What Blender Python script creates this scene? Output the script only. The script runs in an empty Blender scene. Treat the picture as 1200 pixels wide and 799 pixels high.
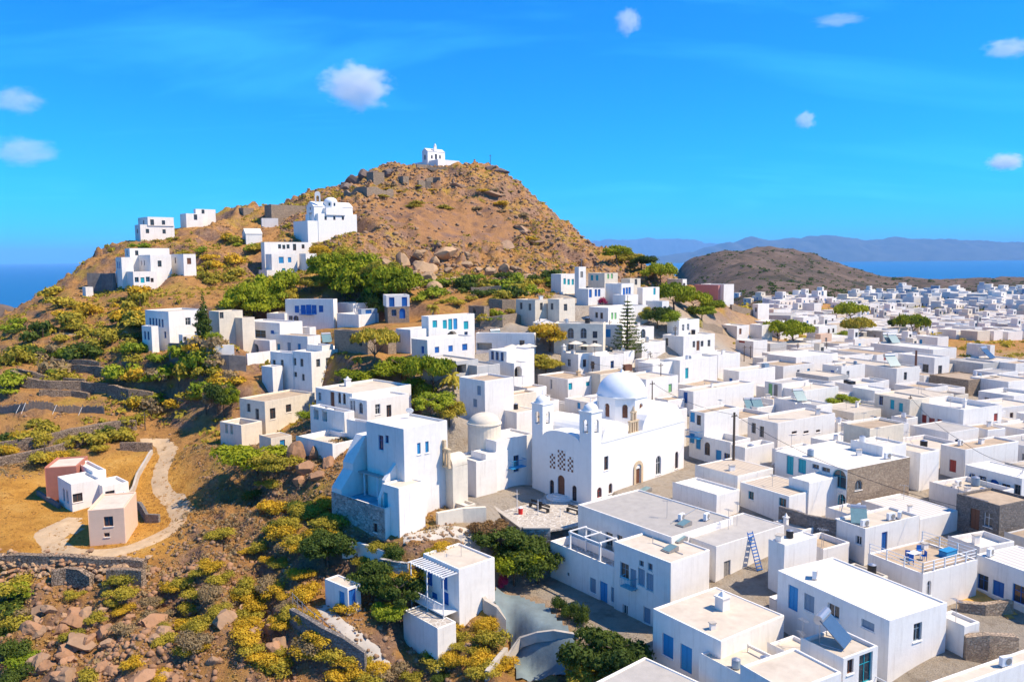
import bpy, bmesh, math, random
import numpy as np
from mathutils import Vector, Matrix
random.seed(7); RNG = np.random.default_rng(7)
SC = bpy.context.scene; COL = SC.collection
PI = math.pi
# ------------------------------------------------------------------ camera
F = 950.0; PCX = 600.0; PCY = 399.5; ZC = 205.0            # focal length in photo pixels, eye height above the sea
PITCH = math.atan(98.5 / F); ROLL = math.radians(-0.5)
cam_d = bpy.data.cameras.new('camera'); cam = bpy.data.objects.new('camera', cam_d); COL.objects.link(cam)
cam_d.sensor_fit = 'HORIZONTAL'; cam_d.sensor_width = 36.0; cam_d.lens = F / 1200.0 * 36.0
cam_d.clip_start = 0.5; cam_d.clip_end = 90000.0
CROT = Matrix.Rotation(PI / 2 - PITCH, 3, 'X') @ Matrix.Rotation(ROLL, 3, 'Z')
CAMLOC = Vector((0, 0, ZC))
cam.location = CAMLOC; cam.rotation_euler = CROT.to_euler()
SC.camera = cam
SC.render.engine = 'CYCLES'
SC.cycles.use_denoising = True
SC.cycles.max_bounces = 6; SC.cycles.diffuse_bounces = 3; SC.cycles.glossy_bounces = 3
SC.cycles.transmission_bounces = 3; SC.cycles.transparent_max_bounces = 6; SC.cycles.volume_bounces = 2
SC.view_settings.view_transform = 'Standard'; SC.view_settings.look = 'None'
SC.view_settings.exposure = 0.52; SC.view_settings.gamma = 1.0; SC.view_settings.use_curve_mapping = False
# ------------------------------------------------------------------ sky and sun
SUN_EL = math.radians(53); SUN_AZ = math.radians(-9)        # azimuth counted from +X towards +Y
world = bpy.data.worlds.new('World'); SC.world = world; world.use_nodes = True
def build_world():
    nt = world.node_tree; nt.nodes.clear(); N = nt.nodes; L = nt.links
    out = N.new('ShaderNodeOutputWorld'); bg = N.new('ShaderNodeBackground'); bg.inputs[1].default_value = 0.14
    sky = N.new('ShaderNodeTexSky'); sky.sky_type = 'NISHITA'; sky.sun_disc = False
    sky.sun_elevation = SUN_EL; sky.sun_rotation = PI / 2 - SUN_AZ
    sky.altitude = 200; sky.air_density = 1.0; sky.dust_density = 0.15; sky.ozone_density = 3.0
    hs = N.new('ShaderNodeMixRGB'); hs.blend_type = 'MULTIPLY'; hs.inputs['Fac'].default_value = 1.0; hs.inputs['Color2'].default_value = (0.03, 0.555, 1.10, 1)
    L.new(sky.outputs[0], hs.inputs['Color1'])
    # thin cirrus veils all round the sky
    tc = N.new('ShaderNodeTexCoord'); sep = N.new('ShaderNodeSeparateXYZ'); L.new(tc.outputs['Generated'], sep.inputs[0])
    zz = N.new('ShaderNodeMath'); zz.operation = 'MAXIMUM'; L.new(sep.outputs['Z'], zz.inputs[0]); zz.inputs[1].default_value = 0.0
    za = N.new('ShaderNodeMath'); za.operation = 'ADD'; L.new(zz.outputs[0], za.inputs[0]); za.inputs[1].default_value = 0.18
    dx = N.new('ShaderNodeMath'); dx.operation = 'DIVIDE'; L.new(sep.outputs['X'], dx.inputs[0]); L.new(za.outputs[0], dx.inputs[1])
    dy = N.new('ShaderNodeMath'); dy.operation = 'DIVIDE'; L.new(sep.outputs['Y'], dy.inputs[0]); L.new(za.outputs[0], dy.inputs[1])
    cb = N.new('ShaderNodeCombineXYZ'); L.new(dx.outputs[0], cb.inputs[0]); L.new(dy.outputs[0], cb.inputs[1])
    mp = N.new('ShaderNodeMapping'); mp.inputs['Rotation'].default_value = (0, 0, 0.35); mp.inputs['Scale'].default_value = (0.55, 1.5, 1)
    L.new(cb.outputs[0], mp.inputs[0])
    nz = N.new('ShaderNodeTexNoise'); nz.inputs['Scale'].default_value = 1.1; nz.inputs['Detail'].default_value = 7; nz.inputs['Roughness'].default_value = 0.55
    nz.inputs['Distortion'].default_value = 0.6
    L.new(mp.outputs[0], nz.inputs['Vector'])
    rp = N.new('ShaderNodeValToRGB'); rp.color_ramp.elements[0].position = 0.53; rp.color_ramp.elements[1].position = 0.78
    rp.color_ramp.elements[1].color = (0.34, 0.34, 0.34, 1)
    L.new(nz.outputs['Fac'], rp.inputs[0])
    mx = N.new('ShaderNodeMixRGB'); mx.inputs['Color2'].default_value = (0.8, 5.2, 8.0, 1)
    L.new(rp.outputs[0], mx.inputs['Fac']); L.new(hs.outputs[0], mx.inputs['Color1'])
    L.new(mx.outputs[0], bg.inputs[0]); L.new(bg.outputs[0], out.inputs[0])
build_world()
sd = bpy.data.lights.new('sun', 'SUN'); sd.energy = 5.0; sd.angle = math.radians(0.5); sd.color = (1.0, 0.86, 0.66)
sun = bpy.data.objects.new('sun', sd); COL.objects.link(sun)
SUNV = Vector((math.cos(SUN_EL) * math.cos(SUN_AZ), math.cos(SUN_EL) * math.sin(SUN_AZ), math.sin(SUN_EL)))
sun.rotation_euler = SUNV.to_track_quat('Z', 'Y').to_euler(); sun.location = (60, 0, 400)
# ------------------------------------------------------------------ pixel <-> place helpers
def ray(px, py):
    return CROT @ Vector(((px - PCX) / F, -(py - PCY) / F, -1.0))
def at(px, py, Y):                       # the point on a pixel's ray at distance Y in front
    d = ray(px, py); return CAMLOC + d * (Y / d.y)
def project(p):
    q = CROT.transposed() @ (Vector(p) - CAMLOC); return (PCX + F * q.x / -q.z, PCY - F * q.y / -q.z)
# ------------------------------------------------------------------ noise
def _h(i, j, s):
    n = (i * 374761393 + j * 668265263 + s * 144664633) & 0x7fffffff
    n = ((n ^ (n >> 13)) * 1274126177) & 0x7fffffff
    return ((n ^ (n >> 16)) & 0xffff) / 65535.0
def vnoise(x, y, s=0):
    x = np.asarray(x, float); y = np.asarray(y, float)
    i = np.floor(x).astype(np.int64); j = np.floor(y).astype(np.int64); fx = x - i; fy = y - j
    fx = fx * fx * (3 - 2 * fx); fy = fy * fy * (3 - 2 * fy)
    return ((_h(i, j, s) * (1 - fx) + _h(i + 1, j, s) * fx) * (1 - fy) + (_h(i, j + 1, s) * (1 - fx) + _h(i + 1, j + 1, s) * fx) * fy) * 2 - 1
def fbm(x, y, o=4, s=0, g=0.5):
    a = 1.0; t = 0
    for k in range(o):
        t = t + a * vnoise(x, y, s + k * 17); x = x * 2.03 + 5.1; y = y * 2.03 - 3.7; a *= g
    return t
def ridged(x, y, o=4, s=0):
    a = 1.0; t = 0
    for k in range(o):
        t = t + a * (1 - np.abs(vnoise(x, y, s + k * 13)) * 2); x = x * 2.1 + 1.7; y = y * 2.1 + 9.2; a *= 0.5
    return t
# ------------------------------------------------------------------ terrain
CTL = []
def cp(px, py, Y):
    p = at(px, py, Y); CTL.append((p.x, p.y, p.z - ZC))
def cw(X, Y, z): CTL.append((X, Y, z))
# foreground gully, left of town
for a in [(0,799,74),(80,799,72),(160,799,72),(250,799,71),(340,799,70),(420,799,73),(500,799,72),(560,799,70),(600,799,69),(660,799,69),
          (0,740,80),(80,740,79),(160,735,78),(250,735,78),(330,735,78),(400,760,74),
          (0,690,87),(100,688,87),(190,688,87),(260,690,84),
          # flat farm field
          (0,655,90),(100,655,90),(180,655,90),(40,620,98),(230,620,96),(60,580,112),(200,580,110),(0,560,118),(120,540,123),(215,530,125),
          (20,510,133),(120,500,136),(250,490,137),
          (0,475,143),(100,470,146),(200,455,150),(0,440,150),(90,430,155),(200,420,155),(270,440,145),
          (0,412,168),(40,395,172),(100,390,170),(170,395,160),(230,408,150),(60,360,190),(110,345,195),(150,350,188),
          (150,338,195),(215,322,198),(260,340,190),(300,330,190),
          # gully flank under the town
          (260,640,92),(300,600,98),(340,640,88),(300,560,108),(260,520,120),(330,531,111),(380,600,92),(420,640,84),(380,680,80),
          (440,680,80),(340,700,80),(450,720,80),(420,780,73),(480,760,75.5),(540,755,75),(560,706,79),(585,692,80.5),(572,700,80),(600,735,79),(640,720,80),(700,770,73),(640,780,72),(500,700,81),
          (480,640,84),(540,630,86),(450,600,88),
          # upper left houses
          (130,302,215),(160,285,222),(205,283,222),(230,268,235),(270,250,250),(300,262,240),(330,255,245),(290,290,218),(340,290,215),
          (300,320,202),(332,323,199),(352,322,200),(375,318,202),(400,340,180),(330,345,178),(310,352,176),(300,375,165),(350,378,172),(400,378,172),
          # kastro hill
          (350,240,262),(360,272,222),(412,262,226),(440,262,232),(400,235,262),(440,215,285),(412,215,292),(480,215,290),
          (440,202,302),(470,196,308),(515,193,312),(560,194,312),(580,197,310),(540,215,290),(600,225,290),(500,240,265),(560,250,262),(620,250,275),
          (450,290,222),(500,290,226),(560,290,230),(620,290,238),(660,275,258),(680,300,238),(450,320,200),(520,320,205),(580,320,208),(640,318,212),
          (700,303,245),(480,345,182),(540,348,182),(600,350,180),(640,345,190),(600,375,165),(640,372,168),(550,380,160),
          # slope down into the town
          (665,330,205),(720,325,220),(690,345,190),(720,360,182),(760,372,178),(800,380,175),(700,412,156),(640,410,155),(560,425,142),(600,440,135),
          (480,390,158),(510,425,140),(440,395,150),(400,405,148),(355,449,140),(300,445,142),(290,470,136),(320,502,127),(405,505,113),(480,500,108),(540,500,108),(520,470,118),
          (770,345,215),(820,355,230),(860,360,250),(740,318,240),(800,335,280),
          ]: cp(*a)
# town ground (hidden under the roofs): height below the eye in metres at a depth
def tg(px, Y, z):
    x = (px - 600) / F * Y; cw(x, Y, -z)
for a in [(580,97,29.6),(640,97,29.8),(690,97,29.9),(760,110,29.5),(620,115,28.0),(700,125,27.0),(800,125,28.5),(620,135,25.0),(720,140,23.5),(800,145,24.5),(760,160,21),
          (720,85,30.5),(690,78,35.2),(800,85,31),(800,72,33.5),(760,66,36.5),(900,62,35.5),(1000,58,34.5),(1150,55,34),(900,80,31.5),(1000,75,32),(1100,72,32.5),(1190,70,32.5),
          (900,105,29.5),(1000,100,30),(1100,95,30.5),(1190,95,30.5),(900,130,28.5),(1000,130,29),(1100,130,30),(1200,130,30.5),
          (850,170,24.5),(950,180,26.5),(1050,190,28.5),(1200,200,30),(850,220,22),(950,240,25.5),(1050,270,29),(1200,280,31.5),
          (900,320,26),(1000,360,30),(1100,380,33),(1250,380,35),(900,450,31),(1000,500,34),(1150,520,37),
          (1350,75,33),(1350,130,32),(1400,250,33),(1400,500,40),(1300,58,35)]: tg(*a)
# far country: grey hill, plain, ridges, coast falls
for a in [(880,335,700),(960,345,650),(1040,352,640),(1120,352,660),(1200,350,700),(1000,338,900),(1100,338,1000),(1200,338,1000),
          (870,293,1250),(905,293,1250),(930,297,1250),(840,305,1200),(795,318,1150),(960,308,1200),(1000,324,1150),(1040,331,1250),(1080,331,1400),(1130,330,1500),(1200,330,1500),
          (900,315,1000),(850,325,900),(980,330,950),(1300,330,1500),(1400,335,1000),(1300,345,600)]: cp(*a)
for a in [(300,1900,-120),(450,1900,-130),(700,2200,-140),(1000,2200,-140),(1500,2300,-140),(1900,2000,-120),(250,1500,-75),(500,2800,-260),(1000,2900,-260),(1900,2900,-260),(100,1500,-200),(150,800,-75),(130,450,-45),
          # behind the kastro hill
          (-40,400,-5),(-90,400,-20),(0,420,-25),(40,380,-30),(70,330,-22),(50,500,-80),(-50,500,-70),(-140,380,-45),(-160,300,-35),(-110,300,2),(-130,270,-9),
          (-150,240,-22),(-150,215,-25),(-170,190,-32),(-200,250,-65),(-250,400,-120),(0,700,-180),(-200,700,-210),(-400,700,-190),(0,1200,-260),(-600,1200,-260),(-400,2000,-300),(200,1150,-120),(120,2500,-280),(-1500,2500,-300),
          (-130,150,-26),(-150,120,-34),(-120,100,-36),(-110,75,-40),(-75,60,-42),(-100,130,-31),(-150,170,-29),(-220,180,-45),(-250,120,-45),
          (-560,900,-62),(-700,1000,-60),(-900,1100,-90),(-480,800,-75),
          (-40,50,-44),(0,48,-43),(30,50,-40),(50,48,-37),(-60,40,-46),(0,36,-46),(60,36,-38)]: cw(*a)
CTL = np.array(CTL)
def uv_of(X, Y): return X / Y * 1.15, np.log(Y) * 0.62
def _tps(r2): return np.where(r2 > 1e-12, 0.5 * r2 * np.log(np.maximum(r2, 1e-12)), 0.0)
def fit_tps():
    u, v = uv_of(CTL[:, 0], CTL[:, 1]); n = len(u)
    K = _tps((u[:, None] - u) ** 2 + (v[:, None] - v) ** 2) + np.eye(n) * 4e-5
    P = np.stack([np.ones(n), u, v], 1)
    A = np.block([[K, P], [P.T, np.zeros((3, 3))]])
    s = np.linalg.solve(A, np.concatenate([CTL[:, 2], np.zeros(3)])); return u, v, s
TU, TV, TS = fit_tps()
def smooth_ground(X, Y):
    X = np.asarray(X, float); Y = np.asarray(Y, float); u, v = uv_of(X, Y); sh = u.shape; u = u.ravel(); v = v.ravel()
    out = np.empty(len(u))
    for i in range(0, len(u), 40000):
        uu = u[i:i + 40000, None]; vv = v[i:i + 40000, None]
        out[i:i + 40000] = _tps((uu - TU) ** 2 + (vv - TV) ** 2) @ TS[:-3] + TS[-3] + TS[-2] * uu[:, 0] + TS[-1] * vv[:, 0]
    return out.reshape(sh)
NU, NV = 680, 700
UMAX = 0.95; Y0, Y1 = 34.0, 3300.0
def sstep(a, b, x):
    t = np.clip((x - a) / (b - a), 0, 1); return t * t * (3 - 2 * t)
def inpoly(X, Y, poly):
    r = np.zeros(X.shape, bool); n = len(poly)
    for i in range(n):
        x1, y1 = poly[i]; x2, y2 = poly[(i + 1) % n]
        c = ((y1 > Y) != (y2 > Y)) & (X < (x2 - x1) * (Y - y1) / (y2 - y1 + 1e-12) + x1); r ^= c
    return r
def polydist(X, Y, poly, closed=True):
    d = np.full(X.shape, 1e9); n = len(poly)
    for i in range(n if closed else n - 1):
        x1, y1 = poly[i]; x2, y2 = poly[(i + 1) % n]; L2 = (x2 - x1) ** 2 + (y2 - y1) ** 2 + 1e-9
        t = np.clip(((X - x1) * (x2 - x1) + (Y - y1) * (y2 - y1)) / L2, 0, 1)
        d = np.minimum(d, np.hypot(X - x1 - t * (x2 - x1), Y - y1 - t * (y2 - y1)))
    return d
gu = np.linspace(-UMAX, UMAX, NU); gv = np.linspace(math.log(Y0), math.log(Y1), NV)
GY = np.exp(gv)[:, None] * np.ones(NU); GX = gu[None, :] * GY
GZ = smooth_ground(GX, GY)
def px_poly(pts): return [tuple(at(*p).xy) for p in pts]           # (px, py, Y) list to plan polygon
# masks in plan
TOWN = [(-22,150),(-14,118),(-16,100),(-8,84),(2,76),(5,60),(10,40),(300,40),(420,420),(330,900),(180,700),(80,330),(60,235),(15,215),(0,170)]
town_d = polydist(GX, GY, TOWN); town_in = inpoly(GX, GY, TOWN)
M_town = np.where(town_in, sstep(0, 6, town_d), 0.0)
FIELD = px_poly([(-60,662,88),(0,662,88),(165,664,87),(205,640,92),(225,600,102),(235,560,113),(205,510,128),(130,525,126),(60,545,120),(-60,560,117)])
fd = polydist(GX, GY, FIELD); fi = inpoly(GX, GY, FIELD); sd_f = np.where(fi, fd, -fd)
M_field = sstep(-3, 3, sd_f)
def hill_mask(): return sstep(195, 225, GY) * (1 - sstep(430, 600, GY)) * sstep(-175, -140, GX) * (1 - M_town)
M_hill = hill_mask()
M_gully = (1 - M_town) * (1 - M_field) * (1 - sstep(100, 125, GY)) * (GX < 25)
M_left = (1 - M_town) * (1 - M_field) * sstep(105, 130, GY) * (1 - sstep(195, 225, GY))
n1 = fbm(GX / 14, GY / 14, 4, 3); n2 = ridged(GX / 9, GY / 9, 4, 9); n3 = fbm(GX / 2.4, GY / 2.4, 3, 21); n5 = ridged(GX / 5.5 + n1 * .4, GY / 5.5, 3, 61) - .5
M_damp = np.ones_like(GX); M_slab = np.zeros_like(GX)
for px_, py_, Y_, r_ in [(500,258,258,18),(535,262,256,18),(470,266,248,14),(565,272,248,13),(515,272,245,14)]:
    p_ = at(px_, py_, Y_); M_slab = np.maximum(M_slab, 1 - sstep(r_ * .6, r_ * 1.1, np.hypot(GX - p_.x, (GY - p_.y) * .8)))
for px_, py_, Y_, r_ in [(178,285,226,14),(230,268,248,12),(165,330,196,16),(200,325,198,14),(190,330,198,12),(300,320,203,14),(335,320,202,12),(365,315,204,10),(285,293,223,10),(320,262,235,9),(380,270,224,18),(345,275,222,8),(510,195,314,14),(205,400,155,16),(240,400,152,16),(270,400,152,14),(300,400,150,18),(340,375,170,14),(380,378,170,12),(420,378,168,12)]:
    p_ = at(px_, py_, Y_); M_damp = np.minimum(M_damp, sstep(r_ * .5, r_ * 1.1, np.hypot(GX - p_.x, GY - p_.y)))
n1 = n1 * M_damp; n2 = 0.6 + (n2 - 0.6) * M_damp
GZ = GZ + M_hill * (n1 * 1.3 + ((n2 - 0.6) * 1.7 + n5 * .9 * M_damp) * (1 - .75 * M_slab) + n3 * 0.6) + M_gully * (n1 * 0.5 + (n2 - 0.6) * 1.0 + n3 * 0.35 + n5 * .35) + M_left * (n1 * 0.35 + n3 * 0.2) + M_field * n3 * 0.05
far = sstep(500, 900, GY); GZ = GZ + far * (fbm(GX / 160, GY / 160, 5, 31) * 9 + ridged(GX / 60, GY / 60, 3, 41) * 2.5)
# left slopes are terraced in steps
lev = 2.0; zz = GZ + fbm(GX / 25, GY / 25, 2, 55) * 0.8; fr = zz / lev - np.floor(zz / lev)
step_ = (np.floor(zz / lev) + np.clip(sstep(0.72, 1.0, fr) * 1.0 + 0.18 * fr, 0, 1)) * lev - zz
M_terr = M_damp * sstep(128, 138, GY) * (1 - sstep(195, 215, GY)) * (GX < -30) * sstep(-175, -150, GX)
GZ = GZ + M_terr * step_ * 0.5
GZ = GZ + ZC
FLATS = []                                # (plan polygon, height, falloff) level pads cut into the slope
def flat(poly, z, fall=2.0):
    global GZ
    d = polydist(GX, GY, poly); i = inpoly(GX, GY, poly); s = np.where(i, 1.0, 1 - sstep(0, fall, d)); GZ = GZ * (1 - s) + z * s
def ground(X, Y):
    Yc = min(max(Y, Y0 + 0.01), Y1 - 1); a = (X / Yc + UMAX) / (2 * UMAX) * (NU - 1); b = (math.log(Yc) - gv[0]) / (gv[-1] - gv[0]) * (NV - 1)
    a = min(max(a, 0), NU - 1.001); b = min(max(b, 0), NV - 1.001); i = int(a); j = int(b); fa = a - i; fb = b - j
    return float((GZ[j, i] * (1 - fa) + GZ[j, i + 1] * fa) * (1 - fb) + (GZ[j + 1, i] * (1 - fa) + GZ[j + 1, i + 1] * fa) * fb)
def drop(px, py, h=0.0, ymin=45.0, ymax=1600.0):          # first hit of a pixel's ray with the ground lifted by h
    d = ray(px, py); d = d / d.y; Y = ymin; st = 1.006; prev = None
    while Y < ymax:
        p = CAMLOC + d * Y; g = p.z - ground(p.x, Y) - h
        if g <= 0:
            if prev is None: return p
            a, b = prev, Y
            for _ in range(18):
                m = (a + b) / 2; q = CAMLOC + d * m
                if q.z - ground(q.x, m) - h > 0: a = m
                else: b = m
            return CAMLOC + d * b
        prev = Y; Y *= st
    return CAMLOC + d * Y

def zpoly(pts, zrel):                     # pixels that lie on the level zrel below the eye -> plan points
    r = []
    for px, py in pts:
        d = ray(px, py); p = CAMLOC + d * (-zrel / d.z); r.append((p.x, p.y))
    return r
SQ_Z = ZC - 30.5
SQUARE = zpoly([(553,579),(590,604),(613,621),(645,621),(700,612),(720,590),(694,570),(625,566),(600,567)], 30.5)
flat(SQUARE, SQ_Z - 0.25, 0.8)
# ------------------------------------------------------------------ materials
MATS = {}
def nmat(name):
    m = bpy.data.materials.new(name); m.use_nodes = True; nt = m.node_tree; b = nt.nodes['Principled BSDF']; MATS[name] = m
    return m, nt, b
def mat(name, col, rough=0.8, var=0.06, scale=3.0, bump=0.0, bscale=20.0, metal=0.0, spec=0.3, dirt=None, dirt_amt=0.0, dscale=0.7, rnd=0.0, streak=0.0):
    if name in MATS: return MATS[name]
    m, nt, b = nmat(name); N = nt.nodes; L = nt.links
    b.inputs['Roughness'].default_value = rough; b.inputs['Metallic'].default_value = metal; b.inputs['Specular IOR Level'].default_value = spec
    tc = N.new('ShaderNodeTexCoord')
    nz = N.new('ShaderNodeTexNoise'); nz.inputs['Scale'].default_value = scale; nz.inputs['Detail'].default_value = 6; nz.inputs['Roughness'].default_value = 0.6
    L.new(tc.outputs['Object'], nz.inputs['Vector'])
    mr = N.new('ShaderNodeMapRange'); mr.inputs[1].default_value = 0.3; mr.inputs[2].default_value = 0.7; mr.inputs[3].default_value = 1 - var; mr.inputs[4].default_value = 1 + var
    L.new(nz.outputs['Fac'], mr.inputs[0])
    last = None
    mul = N.new('ShaderNodeMixRGB'); mul.blend_type = 'MULTIPLY'; mul.inputs['Fac'].default_value = 1; mul.inputs['Color1'].default_value = (*col, 1)
    L.new(mr.outputs[0], mul.inputs['Color2']); last = mul.outputs[0]
    if dirt is not None:
        n2 = N.new('ShaderNodeTexNoise'); n2.inputs['Scale'].default_value = dscale; n2.inputs['Detail'].default_value = 8; n2.inputs['Roughness'].default_value = 0.7
        L.new(tc.outputs['Object'], n2.inputs['Vector'])
        r2 = N.new('ShaderNodeMapRange'); r2.inputs[1].default_value = 0.48; r2.inputs[2].default_value = 0.75; r2.inputs[3].default_value = 0; r2.inputs[4].default_value = dirt_amt
        L.new(n2.outputs['Fac'], r2.inputs[0])
        mx = N.new('ShaderNodeMixRGB'); mx.inputs['Color2'].default_value = (*dirt, 1); L.new(r2.outputs[0], mx.inputs['Fac']); L.new(last, mx.inputs['Color1']); last = mx.outputs[0]
    if streak:
        mp = N.new('ShaderNodeMapping'); mp.inputs['Scale'].default_value = (2.2, 2.2, 0.16); L.new(tc.outputs['Object'], mp.inputs[0])
        n4 = N.new('ShaderNodeTexNoise'); n4.inputs['Scale'].default_value = 1.0; n4.inputs['Detail'].default_value = 6; n4.inputs['Roughness'].default_value = 0.7; L.new(mp.outputs[0], n4.inputs['Vector'])
        r4 = N.new('ShaderNodeMapRange'); r4.inputs[1].default_value = 0.52; r4.inputs[2].default_value = 0.8; r4.inputs[3].default_value = 0; r4.inputs[4].default_value = streak; L.new(n4.outputs['Fac'], r4.inputs[0])
        m4 = N.new('ShaderNodeMixRGB'); m4.inputs['Color2'].default_value = (0.42, 0.36, 0.30, 1); L.new(r4.outputs[0], m4.inputs['Fac']); L.new(last, m4.inputs['Color1']); last = m4.outputs[0]
    if rnd:
        oi = N.new('ShaderNodeObjectInfo'); r3 = N.new('ShaderNodeMapRange'); r3.inputs[3].default_value = 1 - rnd; r3.inputs[4].default_value = 1 + rnd * 0.6
        L.new(oi.outputs['Random'], r3.inputs[0])
        m3 = N.new('ShaderNodeMixRGB'); m3.blend_type = 'MULTIPLY'; m3.inputs['Fac'].default_value = 1; L.new(last, m3.inputs['Color1']); L.new(r3.outputs[0], m3.inputs['Color2']); last = m3.outputs[0]
    L.new(last, b.inputs['Base Color'])
    if bump:
        nb = N.new('ShaderNodeTexNoise'); nb.inputs['Scale'].default_value = bscale; nb.inputs['Detail'].default_value = 5
        L.new(tc.outputs['Object'], nb.inputs['Vector'])
        bp = N.new('ShaderNodeBump'); bp.inputs['Strength'].default_value = bump; bp.inputs['Distance'].default_value = 0.08
        L.new(nb.outputs['Fac'], bp.inputs['Height']); L.new(bp.outputs[0], b.inputs['Normal'])
    return m
def stone_mat(name, c1, c2, mortar, scale=2.2, bump=0.7, rand=1.0):
    m, nt, b = nmat(name); N = nt.nodes; L = nt.links; b.inputs['Roughness'].default_value = 0.92; b.inputs['Specular IOR Level'].default_value = 0.15
    tc = N.new('ShaderNodeTexCoord'); mp = N.new('ShaderNodeMapping'); mp.inputs['Scale'].default_value = (1, 1, 1.5); L.new(tc.outputs['Object'], mp.inputs[0])
    nd = N.new('ShaderNodeTexNoise'); nd.inputs['Scale'].default_value = 1.8; L.new(mp.outputs[0], nd.inputs['Vector'])
    ad = N.new('ShaderNodeMixRGB'); ad.blend_type = 'ADD'; ad.inputs['Fac'].default_value = 0.35; L.new(mp.outputs[0], ad.inputs['Color1']); L.new(nd.outputs['Color'], ad.inputs['Color2'])
    v = N.new('ShaderNodeTexVoronoi'); v.inputs['Scale'].default_value = scale; v.inputs['Randomness'].default_value = rand; L.new(ad.outputs[0], v.inputs['Vector'])
    ve = N.new('ShaderNodeTexVoronoi'); ve.feature = 'DISTANCE_TO_EDGE'; ve.inputs['Scale'].default_value = scale; L.new(ad.outputs[0], ve.inputs['Vector'])
    sp = N.new('ShaderNodeSeparateColor'); L.new(v.outputs['Color'], sp.inputs[0])
    mx = N.new('ShaderNodeMixRGB'); mx.inputs['Color1'].default_value = (*c1, 1); mx.inputs['Color2'].default_value = (*c2, 1); L.new(sp.outputs[0], mx.inputs['Fac'])
    rp = N.new('ShaderNodeMapRange'); rp.inputs[1].default_value = 0.02; rp.inputs[2].default_value = 0.1; L.new(ve.outputs['Distance'], rp.inputs[0])
    m2 = N.new('ShaderNodeMixRGB'); m2.inputs['Color1'].default_value = (*mortar, 1); L.new(mx.outputs[0], m2.inputs['Color2']); L.new(rp.outputs[0], m2.inputs['Fac'])
    L.new(m2.outputs[0], b.inputs['Base Color'])
    bp = N.new('ShaderNodeBump'); bp.inputs['Strength'].default_value = bump; bp.inputs['Distance'].default_value = 0.15; L.new(rp.outputs[0], bp.inputs['Height']); L.new(bp.outputs[0], b.inputs['Normal'])
    return m
mat('white', (0.82, 0.775, 0.715), 0.85, 0.04, 1.5, 0.12, 6, dirt=(0.55, 0.48, 0.40), dirt_amt=0.25, dscale=0.5, rnd=0.06, streak=0.4)
mat('white_clean', (0.83, 0.80, 0.755), 0.85, 0.03, 1.5, 0.08, 6, dirt=(0.6, 0.56, 0.5), dirt_amt=0.14, dscale=0.4, streak=0.2)
mat('cream', (0.72, 0.63, 0.50), 0.9, 0.08, 1.5, 0.15, 6, dirt=(0.4, 0.33, 0.26), dirt_amt=0.35, rnd=0.1, streak=0.4)
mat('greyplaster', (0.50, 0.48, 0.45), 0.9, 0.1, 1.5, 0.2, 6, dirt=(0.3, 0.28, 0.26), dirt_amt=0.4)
mat('pinkplaster', (0.72, 0.50, 0.36), 0.9, 0.05, 1.5, 0.1, 8, dirt=(0.5, 0.38, 0.3), dirt_amt=0.3)
mat('terracotta', (0.42, 0.16, 0.11), 0.9, 0.08, 1.5, 0.1, 8)
mat('rosewall', (0.58, 0.27, 0.24), 0.9, 0.05, 1.5)
mat('bluegrey', (0.34, 0.40, 0.48), 0.9, 0.06, 1.5)
mat('darkwall', (0.16, 0.145, 0.14), 0.95, 0.25, 1.2, 0.5, 5, dirt=(0.32, 0.27, 0.22), dirt_amt=0.5)
mat('roof_white', (0.66, 0.615, 0.55), 0.85, 0.05, 1.2, 0.08, 6, dirt=(0.5, 0.43, 0.34), dirt_amt=0.35, dscale=0.35, rnd=0.08)
mat('roof_cream', (0.57, 0.495, 0.40), 0.9, 0.10, 1.0, 0.15, 8, dirt=(0.38, 0.29, 0.21), dirt_amt=0.5, dscale=0.35, rnd=0.12)
mat('roof_grey', (0.40, 0.375, 0.345), 0.9, 0.10, 1.0, 0.15, 8, dirt=(0.52, 0.47, 0.41), dirt_amt=0.4, dscale=0.3, rnd=0.1)
mat('roof_tan', (0.43, 0.33, 0.23), 0.95, 0.15, 1.2, 0.3, 8, dirt=(0.25, 0.17, 0.11), dirt_amt=0.6, dscale=0.5, rnd=0.1)
stone_mat('stone_tan', (0.50, 0.38, 0.27), (0.30, 0.22, 0.16), (0.40, 0.32, 0.24), 3.6, 0.9)
stone_mat('stone_grey', (0.30, 0.26, 0.23), (0.16, 0.14, 0.13), (0.26, 0.23, 0.20), 3.4, 0.9)
stone_mat('stone_white', (0.55, 0.50, 0.45), (0.2, 0.17, 0.15), (0.50, 0.48, 0.45), 2.2, 0.9)
stone_mat('stone_dry', (0.44, 0.32, 0.22), (0.26, 0.19, 0.14), (0.12, 0.085, 0.06), 3.2, 1.0)
stone_mat('paving', (0.46, 0.40, 0.33), (0.34, 0.30, 0.26), (0.60, 0.56, 0.50), 1.6, 0.3)
mat('glass', (0.035, 0.045, 0.055), 0.08, 0.2, 1.0, spec=0.6)
mat('blue', (0.02, 0.13, 0.42), 0.55, 0.08, 8, rnd=0.15)
mat('skyblue', (0.03, 0.26, 0.52), 0.55, 0.08, 8, rnd=0.12)
mat('turquoise', (0.02, 0.36, 0.44), 0.55, 0.08, 8, rnd=0.1)
mat('palegreen', (0.22, 0.48, 0.20), 0.6, 0.08, 8)
mat('greyblue', (0.22, 0.30, 0.38), 0.6, 0.08, 8)
mat('brownwood', (0.17, 0.07, 0.04), 0.6, 0.2, 8)
mat('redwood', (0.33, 0.06, 0.05), 0.6, 0.12, 8)
mat('greywood', (0.26, 0.24, 0.22), 0.8, 0.2, 8)
mat('frame_white', (0.72, 0.72, 0.72), 0.5, 0.03, 8)
mat('pole_wood', (0.12, 0.085, 0.06), 0.9, 0.3, 6)
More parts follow.
